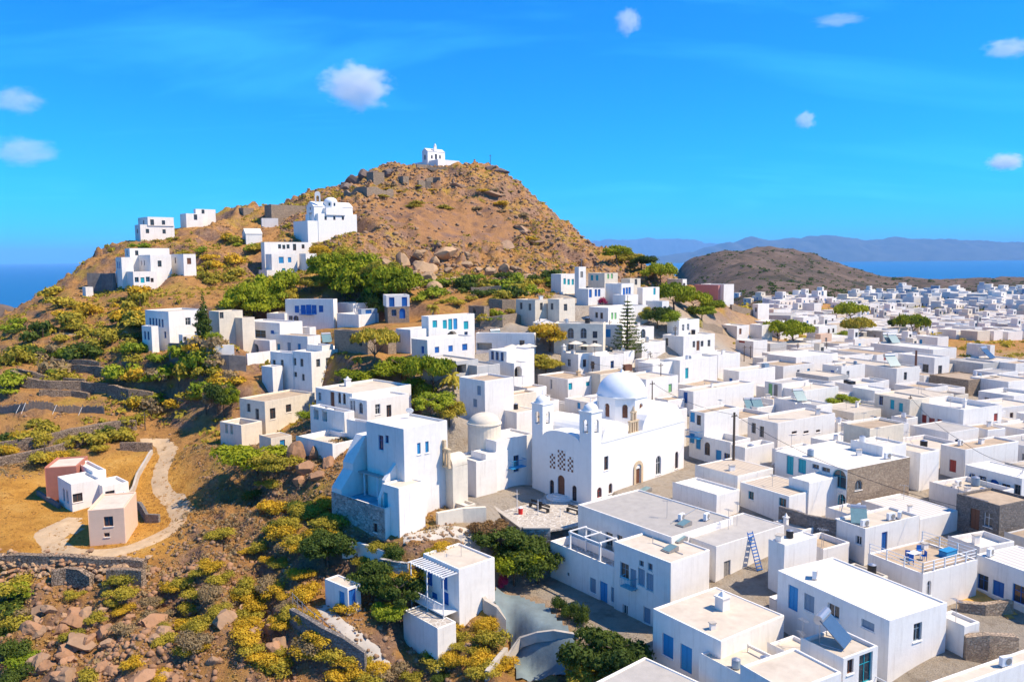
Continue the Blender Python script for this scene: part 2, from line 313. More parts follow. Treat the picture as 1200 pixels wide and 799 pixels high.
mat('black', (0.02, 0.02, 0.022), 0.5, 0.2, 6)
mat('metal', (0.45, 0.46, 0.48), 0.35, 0.08, 6, metal=0.7)
mat('panel', (0.06, 0.10, 0.16), 0.12, 0.1, 3, spec=0.7)
mat('panel_green', (0.16, 0.26, 0.27), 0.15, 0.1, 3, spec=0.7)
mat('concrete', (0.47, 0.42, 0.36), 0.95, 0.12, 1.2, 0.2, 8, dirt=(0.3, 0.25, 0.2), dirt_amt=0.5)
mat('red', (0.6, 0.02, 0.02), 0.5, 0.05, 4)
mat('pool', (0.03, 0.42, 0.55), 0.12, 0.08, 1.0, 0.1, 3, spec=0.6)
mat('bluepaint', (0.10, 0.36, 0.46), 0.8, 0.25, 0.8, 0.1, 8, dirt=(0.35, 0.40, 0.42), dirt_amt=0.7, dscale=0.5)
mat('stonecarve', (0.62, 0.47, 0.30), 0.9, 0.12, 4, 0.3, 12)
mat('trunk', (0.14, 0.095, 0.065), 0.95, 0.3, 5, 0.5, 12)
mat('trunk_pale', (0.30, 0.25, 0.20), 0.95, 0.3, 5, 0.5, 12)
def stripe_mat(name, c1, c2, sc):
    m, nt, b = nmat(name); N = nt.nodes; L = nt.links; b.inputs['Roughness'].default_value = 0.9
    tc = N.new('ShaderNodeTexCoord'); w = N.new('ShaderNodeTexWave'); w.inputs['Scale'].default_value = sc; w.inputs['Distortion'].default_value = 1.2; w.inputs['Detail'].default_value = 3; L.new(tc.outputs['Object'], w.inputs['Vector'])
    x = N.new('ShaderNodeMixRGB'); x.inputs['Color1'].default_value = (*c1, 1); x.inputs['Color2'].default_value = (*c2, 1); L.new(w.outputs['Fac'], x.inputs['Fac']); L.new(x.outputs[0], b.inputs['Base Color'])
    bp = N.new('ShaderNodeBump'); bp.inputs['Strength'].default_value = 0.6; bp.inputs['Distance'].default_value = 0.06; L.new(w.outputs['Fac'], bp.inputs['Height']); L.new(bp.outputs[0], b.inputs['Normal'])
stripe_mat('corrugated', (0.42, 0.33, 0.24), (0.58, 0.50, 0.40), 0.55); stripe_mat('corrugated_pale', (0.50, 0.46, 0.42), (0.66, 0.62, 0.57), 0.45)
def rock_mat(name, c1, c2):
    m = mat(name, c1, 0.95, 0.2, 0.9, 0.8, 3.0, dirt=c2, dirt_amt=0.8, dscale=0.5, spec=0.15, rnd=0.2); return m
rock_mat('rock', (0.35, 0.22, 0.135), (0.19, 0.115, 0.07)); rock_mat('rock_pale', (0.44, 0.29, 0.17), (0.28, 0.18, 0.11)); rock_mat('rock_dark', (0.20, 0.15, 0.125), (0.11, 0.085, 0.075))
rock_mat('rock_red', (0.37, 0.205, 0.115), (0.20, 0.115, 0.07))
rock_mat('rock_face', (0.36, 0.235, 0.15), (0.26, 0.17, 0.12))
def leaf_mat(name, c1, c2, trans=0.35):
    m, nt, b = nmat(name); N = nt.nodes; L = nt.links
    tc = N.new('ShaderNodeTexCoord'); nz = N.new('ShaderNodeTexNoise'); nz.inputs['Scale'].default_value = 0.9; nz.inputs['Detail'].default_value = 3; L.new(tc.outputs['Object'], nz.inputs['Vector'])
    oi = N.new('ShaderNodeObjectInfo'); ad = N.new('ShaderNodeMath'); ad.operation = 'MULTIPLY_ADD'; ad.inputs[1].default_value = 0.5; L.new(oi.outputs['Random'], ad.inputs[0])
    mr = N.new('ShaderNodeMapRange'); mr.inputs[1].default_value = 0.3; mr.inputs[2].default_value = 0.7; mr.inputs[3].default_value = -0.1; mr.inputs[4].default_value = 0.6; L.new(nz.outputs['Fac'], mr.inputs[0]); L.new(mr.outputs[0], ad.inputs[2])
    mx = N.new('ShaderNodeMixRGB'); mx.use_clamp = True; mx.inputs['Color1'].default_value = (*c1, 1); mx.inputs['Color2'].default_value = (*c2, 1); L.new(ad.outputs[0], mx.inputs['Fac'])
    L.new(mx.outputs[0], b.inputs['Base Color']); b.inputs['Roughness'].default_value = 0.7; b.inputs['Specular IOR Level'].default_value = 0.15
    tr = N.new('ShaderNodeBsdfTranslucent'); L.new(mx.outputs[0], tr.inputs[0])
    ms = N.new('ShaderNodeMixShader'); ms.inputs[0].default_value = trans; L.new(b.outputs[0], ms.inputs[1]); L.new(tr.outputs[0], ms.inputs[2])
    L.new(ms.outputs[0], nt.nodes['Material Output'].inputs['Surface']); return m
leaf_mat('leaf_pine', (0.15, 0.20, 0.012), (0.42, 0.43, 0.022)); leaf_mat('leaf_dark', (0.05, 0.085, 0.018), (0.14, 0.18, 0.025))
leaf_mat('leaf_olive', (0.28, 0.25, 0.03), (0.56, 0.43, 0.05)); leaf_mat('leaf_yellow', (0.46, 0.31, 0.025), (0.78, 0.50, 0.04)); leaf_mat('leaf_lime', (0.21, 0.28, 0.02), (0.40, 0.42, 0.03))
leaf_mat('leaf_dry', (0.36, 0.22, 0.085), (0.54, 0.33, 0.12)); leaf_mat('leaf_grey', (0.26, 0.20, 0.11), (0.42, 0.29, 0.14)); leaf_mat('bougain', (0.34, 0.03, 0.16), (0.45, 0.05, 0.10)); leaf_mat('leaf_fieldgrass', (0.45, 0.23, 0.06), (0.60, 0.36, 0.12)); leaf_mat('leaf_brown', (0.2, 0.11, 0.05), (0.32, 0.2, 0.08))
# ------------------------------------------------------------------ mesh and object helpers
def link(name, me, m=None, parent=None, loc=None, rz=0.0):
    o = bpy.data.objects.new(name, me); COL.objects.link(o)
    if m is not None and me is not None and len(me.materials) == 0: me.materials.append(MATS[m] if isinstance(m, str) else m)
    if loc is not None: o.location = loc
    if rz: o.rotation_euler = (0, 0, rz)
    if parent is not None: o.parent = parent
    return o
def mesh(name, vs, fs, smooth=False):
    me = bpy.data.meshes.new(name); me.from_pydata([tuple(v) for v in vs], [], fs); me.update()
    if smooth: me.polygons.foreach_set('use_smooth', [True] * len(me.polygons))
    return me
def empty(name, loc, rz=0.0):
    o = bpy.data.objects.new(name, None); COL.objects.link(o); o.location = loc; o.rotation_euler = (0, 0, rz); o.empty_display_size = 0.5; return o
def tag(o, label=None, cat=None, group=None, kind=None):
    if label: o['label'] = label
    if cat: o['category'] = cat
    if group: o['group'] = group
    if kind: o['kind'] = kind
    return o
class MB:
    def __init__(s): s.v = []; s.f = []
    def quad(s, a, b, c, d): n = len(s.v); s.v += [a, b, c, d]; s.f.append((n, n + 1, n + 2, n + 3))
    def poly(s, pts): n = len(s.v); s.v += pts; s.f.append(tuple(range(n, n + len(pts))))
    def box(s, x0, x1, y0, y1, z0, z1):
        n = len(s.v); s.v += [(x, y, z) for z in (z0, z1) for x, y in ((x0, y0), (x1, y0), (x1, y1), (x0, y1))]
        s.f += [tuple(n + i for i in q) for q in ((3, 2, 1, 0), (4, 5, 6, 7), (0, 1, 5, 4), (1, 2, 6, 5), (2, 3, 7, 6), (3, 0, 4, 7))]
    def frustum(s, cx, cy, z0, z1, r0, r1, n=8, cap=True, a0=0.0):
        k = len(s.v)
        for z, r in ((z0, r0), (z1, r1)):
            s.v += [(cx + r * math.cos(a0 + 2 * PI * i / n), cy + r * math.sin(a0 + 2 * PI * i / n), z) for i in range(n)]
        s.f += [(k + i, k + (i + 1) % n, k + n + (i + 1) % n, k + n + i) for i in range(n)]
        if cap: s.f.append(tuple(k + n + i for i in range(n))); s.f.append(tuple(k + n - 1 - i for i in range(n)))
    def tube(s, p, q, r, n=6, r2=None):
        p = Vector(p); q = Vector(q); d = (q - p).normalized(); a = d.orthogonal().normalized(); b = d.cross(a); k = len(s.v); r2 = r if r2 is None else r2
        for c, rr in ((p, r), (q, r2)):
            s.v += [tuple(c + a * rr * math.cos(2 * PI * i / n) + b * rr * math.sin(2 * PI * i / n)) for i in range(n)]
        s.f += [(k + i, k + (i + 1) % n, k + n + (i + 1) % n, k + n + i) for i in range(n)]
        s.f.append(tuple(k + n + i for i in range(n))); s.f.append(tuple(k + n - 1 - i for i in range(n)))
    def dome(s, cx, cy, z0, r, h, n=20, m=7, a0=0, a1=2 * PI):
        k = len(s.v); full = abs(a1 - a0 - 2 * PI) < 1e-6; c = n if full else n + 1
        for j in range(m):
            t = PI / 2 * j / m
            s.v += [(cx + r * math.cos(t) * math.cos(a0 + (a1 - a0) * i / n), cy + r * math.cos(t) * math.sin(a0 + (a1 - a0) * i / n), z0 + h * math.sin(t)) for i in range(c)]
        s.v.append((cx, cy, z0 + h)); top = len(s.v) - 1
        for j in range(m - 1):
            for i in range(n): s.f.append((k + j * c + i, k + j * c + (i + 1) % c, k + (j + 1) * c + (i + 1) % c, k + (j + 1) * c + i))
        for i in range(n): s.f.append((k + (m - 1) * c + i, k + (m - 1) * c + (i + 1) % c, top))
    def build(s, name, m, parent=None, loc=None, rz=0.0, smooth=False):
        return link(name, mesh(name, s.v, s.f, smooth), m, parent, loc, rz)
def copy_tree(o, parent=None):
    c = o.copy(); COL.objects.link(c)
    if parent is not None: c.parent = parent; c.matrix_parent_inverse = o.matrix_parent_inverse
    for ch in o.children: copy_tree(ch, c)
    return c
# ------------------------------------------------------------------ ground sheet
def flats_and_ground():
    me = bpy.data.meshes.new('ground')
    vs = np.stack([GX, GY, GZ], -1).reshape(-1, 3)
    idx = np.arange(NU * NV).reshape(NV, NU); q = np.stack([idx[:-1, :-1], idx[:-1, 1:], idx[1:, 1:], idx[1:, :-1]], -1).reshape(-1, 4)
    me.vertices.add(len(vs)); me.vertices.foreach_set('co', vs.ravel()); me.loops.add(q.size); me.loops.foreach_set('vertex_index', q.ravel())
    me.polygons.add(len(q)); me.polygons.foreach_set('loop_start', np.arange(0, q.size, 4)); me.polygons.foreach_set('loop_total', np.full(len(q), 4)); me.update(calc_edges=True)
    me.polygons.foreach_set('use_smooth', np.ones(len(q), bool))
    ca = me.color_attributes.new('zone', 'FLOAT_COLOR', 'POINT')
    bare = bare_mask()
    c = np.stack([M_town, M_field, bare, np.ones_like(M_town)], -1).reshape(-1, 4); ca.data.foreach_set('color', c.ravel())
    o = link('ground', me, ground_mat()); tag(o, kind='structure'); return o
def bare_mask():
    # smooth bare rock slabs on the hill face (ochre) and other bald places
    b = np.zeros_like(GX)
    for px, py, Y, r in [(500,258,258,18),(535,262,256,18),(470,266,248,14),(565,272,248,13),(515,272,245,14)]:
        p = at(px, py, Y); b = np.maximum(b, 1 - sstep(r * 0.6, r * 1.15, np.hypot(GX - p.x, (GY - p.y) * 0.8) + fbm(GX / 5, GY / 5, 3, 77) * 3))
    return b
def ground_mat():
    m, nt, b = nmat('ground'); N = nt.nodes; L = nt.links; b.inputs['Roughness'].default_value = 0.95; b.inputs['Specular IOR Level'].default_value = 0.1
    geo = N.new('ShaderNodeNewGeometry'); at_ = N.new('ShaderNodeAttribute'); at_.attribute_name = 'zone'; sp = N.new('ShaderNodeSeparateColor'); L.new(at_.outputs['Color'], sp.inputs[0])
    def noise(sc, det=6, ro=0.6):
        n = N.new('ShaderNodeTexNoise'); n.inputs['Scale'].default_value = sc; n.inputs['Detail'].default_value = det; n.inputs['Roughness'].default_value = ro; L.new(geo.outputs['Position'], n.inputs['Vector']); return n.outputs['Fac']
    def ramp(fac, stops):
        r = N.new('ShaderNodeValToRGB'); e = r.color_ramp.elements; e[0].position = stops[0][0]; e[0].color = (*stops[0][1], 1); e[1].position = stops[-1][0]; e[1].color = (*stops[-1][1], 1)
        for p, c in stops[1:-1]: k = e.new(p); k.color = (*c, 1)
        L.new(fac, r.inputs[0]); return r.outputs[0]
    def mix(f, a, bb, t='MIX'):
        x = N.new('ShaderNodeMixRGB'); x.blend_type = t
        for s, v in (('Fac', f), ('Color1', a), ('Color2', bb)):
            if hasattr(v, 'is_linked') or hasattr(v, 'links'): L.new(v, x.inputs[s])
            elif isinstance(v, tuple): x.inputs[s].default_value = (*v, 1)
            else: x.inputs[s].default_value = v
        return x.outputs[0]
    def mrange(f, a, bb, c=0.0, d=1.0):
        r = N.new('ShaderNodeMapRange'); r.inputs[1].default_value = a; r.inputs[2].default_value = bb; r.inputs[3].default_value = c; r.inputs[4].default_value = d; L.new(f, r.inputs[0]); return r.outputs[0]
    soil = ramp(noise(0.5, 12, 0.78), [(0.28, (0.15, 0.075, 0.03)), (0.42, (0.37, 0.185, 0.065)), (0.58, (0.54, 0.28, 0.09)), (0.75, (0.33, 0.18, 0.085))])
    rock = ramp(noise(1.0, 12, 0.78), [(0.32, (0.10, 0.06, 0.045)), (0.5, (0.31, 0.18, 0.115)), (0.72, (0.47, 0.30, 0.19))])
    sepn = N.new('ShaderNodeSeparateXYZ'); L.new(geo.outputs['Normal'], sepn.inputs[0])
    steep = mrange(sepn.outputs['Z'], 0.93, 0.72)
    col = mix(steep, soil, rock)
    grass = mrange(noise(0.13, 5, 0.65), 0.52, 0.66); col = mix(grass, col, ramp(noise(1.5, 6, 0.7), [(0.3, (0.30, 0.18, 0.035)), (0.7, (0.56, 0.36, 0.08))]))
    fieldc = ramp(noise(0.22, 8, 0.7), [(0.3, (0.42, 0.19, 0.04)), (0.5, (0.66, 0.33, 0.065)), (0.7, (0.74, 0.43, 0.12))]); col = mix(sp.outputs[1], col, fieldc)
    barec = ramp(noise(0.12, 8, 0.62), [(0.33, (0.21, 0.125, 0.09)), (0.5, (0.42, 0.215, 0.09)), (0.65, (0.26, 0.16, 0.12))]); col = mix(sp.outputs[2], col, barec)
    townc = ramp(noise(0.5, 8, 0.7), [(0.3, (0.30, 0.24, 0.18)), (0.5, (0.48, 0.41, 0.33)), (0.7, (0.40, 0.31, 0.22))]); tf = N.new('ShaderNodeMath'); tf.operation = 'MULTIPLY'; L.new(sp.outputs[0], tf.inputs[0])
    sy = N.new('ShaderNodeSeparateXYZ'); L.new(geo.outputs['Position'], sy.inputs[0])
    L.new(mrange(sy.outputs['Y'], 190, 260, 1, 0), tf.inputs[1])
    col = mix(tf.outputs[0], col, townc)
    # far country is grey brown heath
    farc = ramp(noise(0.02, 10, 0.75), [(0.35, (0.055, 0.05, 0.035)), (0.5, (0.125, 0.09, 0.07)), (0.65, (0.18, 0.13, 0.10))]); col = mix(mrange(sy.outputs['Y'], 420, 650), col, farc)
    L.new(col, b.inputs['Base Color'])
    bp = N.new('ShaderNodeBump'); bp.inputs['Strength'].default_value = 1.0; bp.inputs['Distance'].default_value = 0.7; L.new(noise(1.6, 12, 0.8), bp.inputs['Height']); L.new(bp.outputs[0], b.inputs['Normal'])
    return m
def sea():
    m, nt, b = nmat('sea'); N = nt.nodes; L = nt.links; b.inputs['Base Color'].default_value = (0.0, 0.085, 0.22, 1); b.inputs['Roughness'].default_value = 0.35; b.inputs['Specular IOR Level'].default_value = 0.35
    geo = N.new('ShaderNodeNewGeometry'); n = N.new('ShaderNodeTexNoise'); n.inputs['Scale'].default_value = 0.03; n.inputs['Detail'].default_value = 8; L.new(geo.outputs['Position'], n.inputs['Vector'])
    bp = N.new('ShaderNodeBump'); bp.inputs['Strength'].default_value = 0.5; bp.inputs['Distance'].default_value = 6; L.new(n.outputs['Fac'], bp.inputs['Height']); L.new(bp.outputs[0], b.inputs['Normal'])
    me = mesh('sea', [(-60000, -3000, 0), (60000, -3000, 0), (60000, 60000, 0), (-60000, 60000, 0)], [(0, 1, 2, 3)])
    tag(link('sea', me, m), kind='structure')
def far_hills(name, prof, Y, depth, seed, m):
    # a mountain range: crest profile given as (px, py) seen from here, placed Y metres out, with real depth
    xs = np.linspace(prof[0][0], prof[-1][0], 260); ys = np.interp(xs, [p[0] for p in prof], [p[1] for p in prof]) + fbm(xs / 14, xs * 0 + seed, 4, seed) * 1.3; nd = 40
    vs = []; 
    for j in range(nd):
        t = j / (nd - 1); yy = Y + depth * (t - 0.5)
        for x, y in zip(xs, ys):
            c = at(x, y, Y); s = math.sin(PI * t) ** 0.8
            X = c.x * (1 + 0.02 * (t - 0.5)); k = float(fbm(X / 900, yy / 900, 5, seed)); r = float(ridged(X / 500, yy / 700, 4, seed + 5))
            vs.append((X, yy, max(-2, c.z * s + (k * 60 + (r - 0.8) * 80) * s * min(1, c.z / 120) * (0.25 + abs(t - 0.5) * 1.6) if t not in (0, 1) else -5)))
    n = len(xs); fs = [(j * n + i, j * n + i + 1, (j + 1) * n + i + 1, (j + 1) * n + i) for j in range(nd - 1) for i in range(n - 1)]
    tag(link(name, mesh(name, vs, fs, True), m), kind='structure')
mat('far_heath', (0.075, 0.075, 0.065), 0.95, 0.3, 0.003, spec=0.1)
# ------------------------------------------------------------------ houses
TILES = {1: (0, 160, 3.993), 2: (250, 160, 3.993), 3: (500, 160, 3.993), 4: (0, 340, 3.993), 5: (150, 330, 4.7), 6: (350, 330, 4.7), 7: (550, 290, 4.7), 8: (750, 290, 4.7), 9: (950, 290, 4.7),
         10: (0, 500, 2.673), 11: (250, 440, 3.993), 12: (530, 420, 3.993), 13: (780, 420, 3.995), 14: (980, 420, 3.995), 15: (230, 600, 4.016), 16: (430, 600, 4.016), 17: (630, 570, 3.489), 18: (880, 570, 3.49), 0: (0, 0, 1.0), 19: (330, 215, 9.98), 20: (460, 165, 9.98), 21: (610, 430, 5.705), 22: (540, 540, 7.99), 23: (480, 480, 7.99), 24: (380, 500, 5.707), 25: (0, 430, 4.99)}
CUR = [0.0, 0.0, 1.0]
def tile(n): CUR[:] = TILES[n]
def tx(x): return CUR[0] + x / CUR[2]
def ty(y): return CUR[1] + y / CUR[2]
ROOFS = []           # (corner xy, eR, eL, lr, ll, z, object) for setting things on roofs
VLOG = []
class Vol: pass
HANG = {}; ANGF = ([380, 450, 540, 700, 800, 950, 1050, 1200], [50, 47, 42, 40, 37, 31, 27, 24])      # the lanes turn: house directions across the town
STY = {'b': 'blue', 's': 'skyblue', 't': 'turquoise', 'g': 'greyblue', 'n': 'brownwood', 'r': 'redwood', 'w': 'frame_white', 'k': 'greywood', 'p': 'palegreen'}
_oc = {}
def opening_meshes(kind, colr, w, h, arch):
    """meshes of a window or door in a frame of its own: x across, z up, y=0 the wall face, +y inwards"""
    key = (kind, colr, round(w, 1), round(h, 1), arch)
    if key in _oc: return _oc[key]
    d = 0.17
    def outline(x0, x1, z0, z1, y, n=8):
        if not arch: return [(x0, y, z0), (x1, y, z0), (x1, y, z1), (x0, y, z1)]
        r = (x1 - x0) / 2; cx = (x0 + x1) / 2; zc = z1 - r
        return [(x0, y, z0), (x1, y, z0)] + [(cx + r * math.cos(PI * i / n), y, zc + r * math.sin(PI * i / n)) for i in range(n + 1)]
    f = MB(); p = MB(); t = 0.07
    a = outline(0, w, 0, h, d - 0.03); b = outline(t, w - t, t, h - t, d - 0.03); b2 = [(x, d + 0.03, z) for x, y, z in b]; n = len(a)
    for i in range(n):
        j = (i + 1) % n; f.quad(a[i], a[j], b[j], b[i]); f.quad(b[i], b[j], b2[j], b2[i])
    if kind == 'g':
        f.box(w / 2 - 0.025, w / 2 + 0.025, d - 0.02, d + 0.01, t, h - t - (w / 2 - t if arch else 0) * 0.1)
        if h > 1.2: f.box(t, w - t, d - 0.015, d + 0.012, h * 0.62 - 0.02, h * 0.62 + 0.02)
        p.poly(outline(t * 0.9, w - t * 0.9, t * 0.9, h - t * 0.9, d + 0.02))
    elif kind in 'sd':
        g = 0.012
        if arch:
            p.poly(outline(t * 0.9, w - t * 0.9, t * 0.9, h - t * 0.9, d))
        else:
            for x0, x1 in ((t, w / 2 - g), (w / 2 + g, w - t)):
                p.box(x0, x1, d - 0.035, d + 0.01, t, h - t)
                nb = max(2, int(h / 0.5))
                for k in range(nb):
                    z0 = t + 0.08 + k * (h - 2 * t - 0.08) / nb; z1 = z0 + (h - 2 * t) / nb - 0.14
                    p.box(x0 + 0.07, x1 - 0.07, d - 0.05, d - 0.034, z0, z1)
            p.quad((t, d + 0.011, t), (w - t, d + 0.011, t), (w - t, d + 0.011, h - t), (t, d + 0.011, h - t))
    m1 = mesh('window_frame', f.v, f.f); m2 = mesh('pane', p.v, p.f)
    fc = STY[colr]
    m1.materials.append(MATS[fc if kind != 'd' else fc]); m2.materials.append(MATS['glass' if kind == 'g' else fc])
    _oc[key] = (m1, m2); return m1, m2
def wall_face(b, w, z0, z1, holes, place, depth=0.12, arch_n=8):
    """a wall face from (0..w, z0..z1) with real openings; place(u, z, inward) gives the point"""
    us = sorted({0.0, w} | {min(max(v, 0), w) for h in holes for v in (h[0], h[0] + h[2])}); zs = sorted({z0, z1} | {min(max(v, z0), z1) for h in holes for v in (h[1], h[1] + h[3])})
    def inside(u, z): return any(h[0] < u < h[0] + h[2] and h[1] < z < h[1] + h[3] for h in holes)
    for i in range(len(us) - 1):
        if us[i + 1] - us[i] < 1e-5: continue
        j = 0
        while j < len(zs) - 1:
            if inside((us[i] + us[i + 1]) / 2, (zs[j] + zs[j + 1]) / 2): j += 1; continue
            k = j
            while k + 1 < len(zs) - 1 and not inside((us[i] + us[i + 1]) / 2, (zs[k + 1] + zs[k + 2]) / 2): k += 1
            b.quad(place(us[i], zs[j], 0), place(us[i + 1], zs[j], 0), place(us[i + 1], zs[k + 1], 0), place(us[i], zs[k + 1], 0)); j = k + 1
    for h in holes:
        u, z, ww, hh, arch = h[:5]; dp = h[5]
        if not arch: ring = [(u, z), (u + ww, z), (u + ww, z + hh), (u, z + hh)]
        else:
            r = ww / 2; zc = z + hh - r; pts = [(u + r + r * math.cos(PI * i / arch_n), zc + r * math.sin(PI * i / arch_n)) for i in range(arch_n + 1)]
            ring = [(u, z), (u + ww, z)] + pts; half = arch_n // 2
            b.poly([place(u + ww, z + hh, 0)] + [place(*p, 0) for p in reversed(pts[:half + 1])][0:] if False else [place(*p, 0) for p in pts[:half + 1]] + [place(u + ww, z + hh, 0)])
            b.poly([place(*p, 0) for p in pts[half:]] + [place(u, z + hh, 0)])
        for i in range(len(ring)):
            p, q = ring[i], ring[(i + 1) % len(ring)]
            b.quad(place(*p, 0), place(*p, dp), place(*q, dp), place(*q, 0))
_sm = {}
def sill_mesh(w):
    k = round(w, 1)
    if k not in _sm: b = MB(); b.box(-.07, k + .07, -.07, .12, -.08, -.004); _sm[k] = mesh('sill', b.v, b.f)
    return _sm[k]
def soften(o, w=0.085):
    bm = bmesh.new(); bm.from_mesh(o.data); bm.faces.ensure_lookup_table()
    bmesh.ops.remove_doubles(bm, verts=bm.verts, dist=0.002); bm.to_mesh(o.data); bm.free()
    md = o.modifiers.new('soft_edges', 'BEVEL'); md.width = w; md.segments = 2; md.limit_method = 'ANGLE'; md.angle_limit = math.radians(50); md.use_clamp_overlap = True
def vol(H, cx, cy, h, xl, xr, ang=53, D=None, ll=None, lr=None, par=0.28, wall='white', roof='roof_cream', holes=(), below=2.5, on=None, raw=False, auto=0, shape='flat', th=0.22, rwall=None, lwall=None):
    """one box of a house H, set by photo pixels (tile units): near top corner, extents of its left and right faces"""
    px, py = (cx, cy) if raw else (tx(cx), ty(cy)); xl_ = xl if raw or xl is None else tx(xl); xr_ = xr if raw or xr is None else tx(xr)
    if ang in (45, 50, 52, 53, 55, 57, 58, 60) and px > 380: ang = float(np.interp(px, *ANGF))
    if H is not None:
        if H.name in HANG and abs(ang - HANG[H.name]) < 12: ang = HANG[H.name]
        HANG.setdefault(H.name, ang)
    v = Vol(); a = math.radians(ang)
    if on is not None: D = on[0].C.y + on[1]
    P = at(px, py, D) if D else drop(px, py, h)
    if on is not None: h = P.z - on[0].deck; below = 0.02 if h > 0 else 0.0
    eR = Vector((math.cos(a), math.sin(a), 0)); eL = Vector((-math.sin(a), math.cos(a), 0))
    def length(e, target):
        q = CROT.transposed() @ (P - CAMLOC); d = CROT.transposed() @ e; k = (target - PCX) / F
        return -(q.x + k * q.z) / (d.x + k * d.z)
    v.ll = ll if ll else length(eL, xl_); v.lr = lr if lr else length(eR, xr_)
    if v.ll < 1.2 or v.ll > 40: v.ll = 5.0 if v.ll <= 1.2 or v.ll > 40 else v.ll
    if v.lr < 1.2 or v.lr > 40: v.lr = 5.0
    v.h = h; v.C = Vector((P.x, P.y, P.z - h)); v.top = P.z; v.deck = P.z - par; v.ang = a; v.eR = eR; v.eL = eL; v.par = par
    VLOG.append((H['label'][:40] if H is not None else '', round(v.C.y, 1), round(h, 1), round(v.ll, 1), round(v.lr, 1), round(v.C.z - ground(P.x, P.y), 1)))
    hl = {'R': [], 'L': []}; todo = []
    for hd in holes:
        f, hx, hy, w, hh, st = hd[:6]; arch = len(hd) > 6 and bool(hd[6])
        hx, hy = (hx, hy) if raw else (tx(hx), ty(hy)); d = ray(hx, hy); n = eL if f == 'R' else eR
        t = (P - CAMLOC).dot(n) / d.dot(n); q = CAMLOC + d * t - v.C; u = q.dot(eR if f == 'R' else eL) - w / 2; z = q.z - hh / 2; L = v.lr if f == 'R' else v.ll
        u = min(max(u, 0.12), max(0.12, L - w - 0.12)); z = min(max(z, 0.02), max(0.02, h - hh - 0.15))
        if w > L - 0.3 or any(u < o[0] + o[2] + 0.03 and o[0] < u + w + 0.03 and z < o[1] + o[3] + 0.03 and o[1] < z + hh + 0.03 for o in hl[f]): continue
        dp = 1.2 if st[0] == 'o' else 0.21
        hl[f].append((u, z, w, hh, arch, dp)); todo.append((f, u, z, w, hh, st, arch))
    if auto:
        for f, L in (('R', v.lr), ('L', v.ll)):
            if hl[f]: continue
            k = max(1, int(L / 3.2)); 
            for i in range(k):
                if random.random() < 0.3: continue
                u = L * (i + 0.5) / k - 0.45 + random.uniform(-.3, .3); z = h - 2.5
                if u < 0.2 or u + 0.9 > L - 0.2 or z < 0.1: continue
                st = random.choice(['gw', 'sb', 'ss', 'gn', 'gb', 'sk']); hl[f].append((u, z, 0.9, 1.4, False, 0.21)); todo.append((f, u, z, 0.9, 1.4, st, False))
    b = MB(); z0 = -below; T = v.h; lr_, ll_ = v.lr, v.ll
    wall_face(b, lr_, z0, T, hl['R'], lambda u, z, d: (u, d, z))
    nR = len(b.f); wall_face(b, ll_, z0, T, hl['L'], lambda u, z, d: (d, u, z)); nL = len(b.f)
    b.quad((lr_, 0, z0), (lr_, ll_, z0), (lr_, ll_, T), (lr_, 0, T)); b.quad((lr_, ll_, z0), (0, ll_, z0), (0, ll_, T), (lr_, ll_, T))
    loc = v.C - H.location if H is not None else v.C
    if shape == 'flat':
        t = min(th, lr_ * 0.2, ll_ * 0.2); zd = T - par
        for p, q, r_, s_ in (((0, 0), (lr_, 0), (lr_ - t, t), (t, t)), ((lr_, 0), (lr_, ll_), (lr_ - t, ll_ - t), (lr_ - t, t)), ((lr_, ll_), (0, ll_), (t, ll_ - t), (lr_ - t, ll_ - t)), ((0, ll_), (0, 0), (t, t), (t, ll_ - t))):
            b.quad((*p, T), (*q, T), (*r_, T), (*s_, T)); b.quad((*s_, T), (*r_, T), (*r_, zd - 0.05), (*s_, zd - 0.05))
        rb = MB(); nx = max(1, int(lr_ / 2.5)); ny = max(1, int(ll_ / 2.5)); k0 = len(rb.v)
        for j in range(ny + 1):
            for i in range(nx + 1):
                x = t + (lr_ - 2 * t) * i / nx; y = t + (ll_ - 2 * t) * j / ny; rb.v.append((x, y, zd + float(vnoise(x * 0.5 + v.C.x, y * 0.5 + v.C.y)) * 0.03))
        rb.f += [(j * (nx + 1) + i, j * (nx + 1) + i + 1, (j + 1) * (nx + 1) + i + 1, (j + 1) * (nx + 1) + i) for j in range(ny) for i in range(nx)]
        ro = rb.build('roof', roof, H, loc, a)
        ROOFS.append((Vector((v.C.x, v.C.y)), eR.xy, eL.xy, lr_, ll_, v.C.z + zd, v))
    elif shape == 'gable':           # ridge along eL, gable on the R face
        rise = min(lr_, ll_) * 0.32; rb = MB(); o = 0.12
        b.poly([(0, 0, T), (lr_, 0, T), (lr_ / 2, 0, T + rise)]); b.poly([(lr_, ll_, T), (0, ll_, T), (lr_ / 2, ll_, T + rise)])
        rb.quad((lr_ / 2, -o, T + rise + .05), (lr_ / 2, ll_ + o, T + rise + .05), (-o, ll_ + o, T - .03), (-o, -o, T - .03)); rb.quad((lr_ + o, -o, T - .03), (lr_ + o, ll_ + o, T - .03), (lr_ / 2, ll_ + o, T + rise + .05), (lr_ / 2, -o, T + rise + .05))
        rb.build('roof', roof, H, loc, a)
    elif shape == 'gableL':          # gable on the L face, ridge along eR
        rise = ll_ * 0.32; rb = MB(); o = 0.12
        b.poly([(0, ll_, T), (0, 0, T), (0, ll_ / 2, T + rise)]); b.poly([(lr_, 0, T), (lr_, ll_, T), (lr_, ll_ / 2, T + rise)])
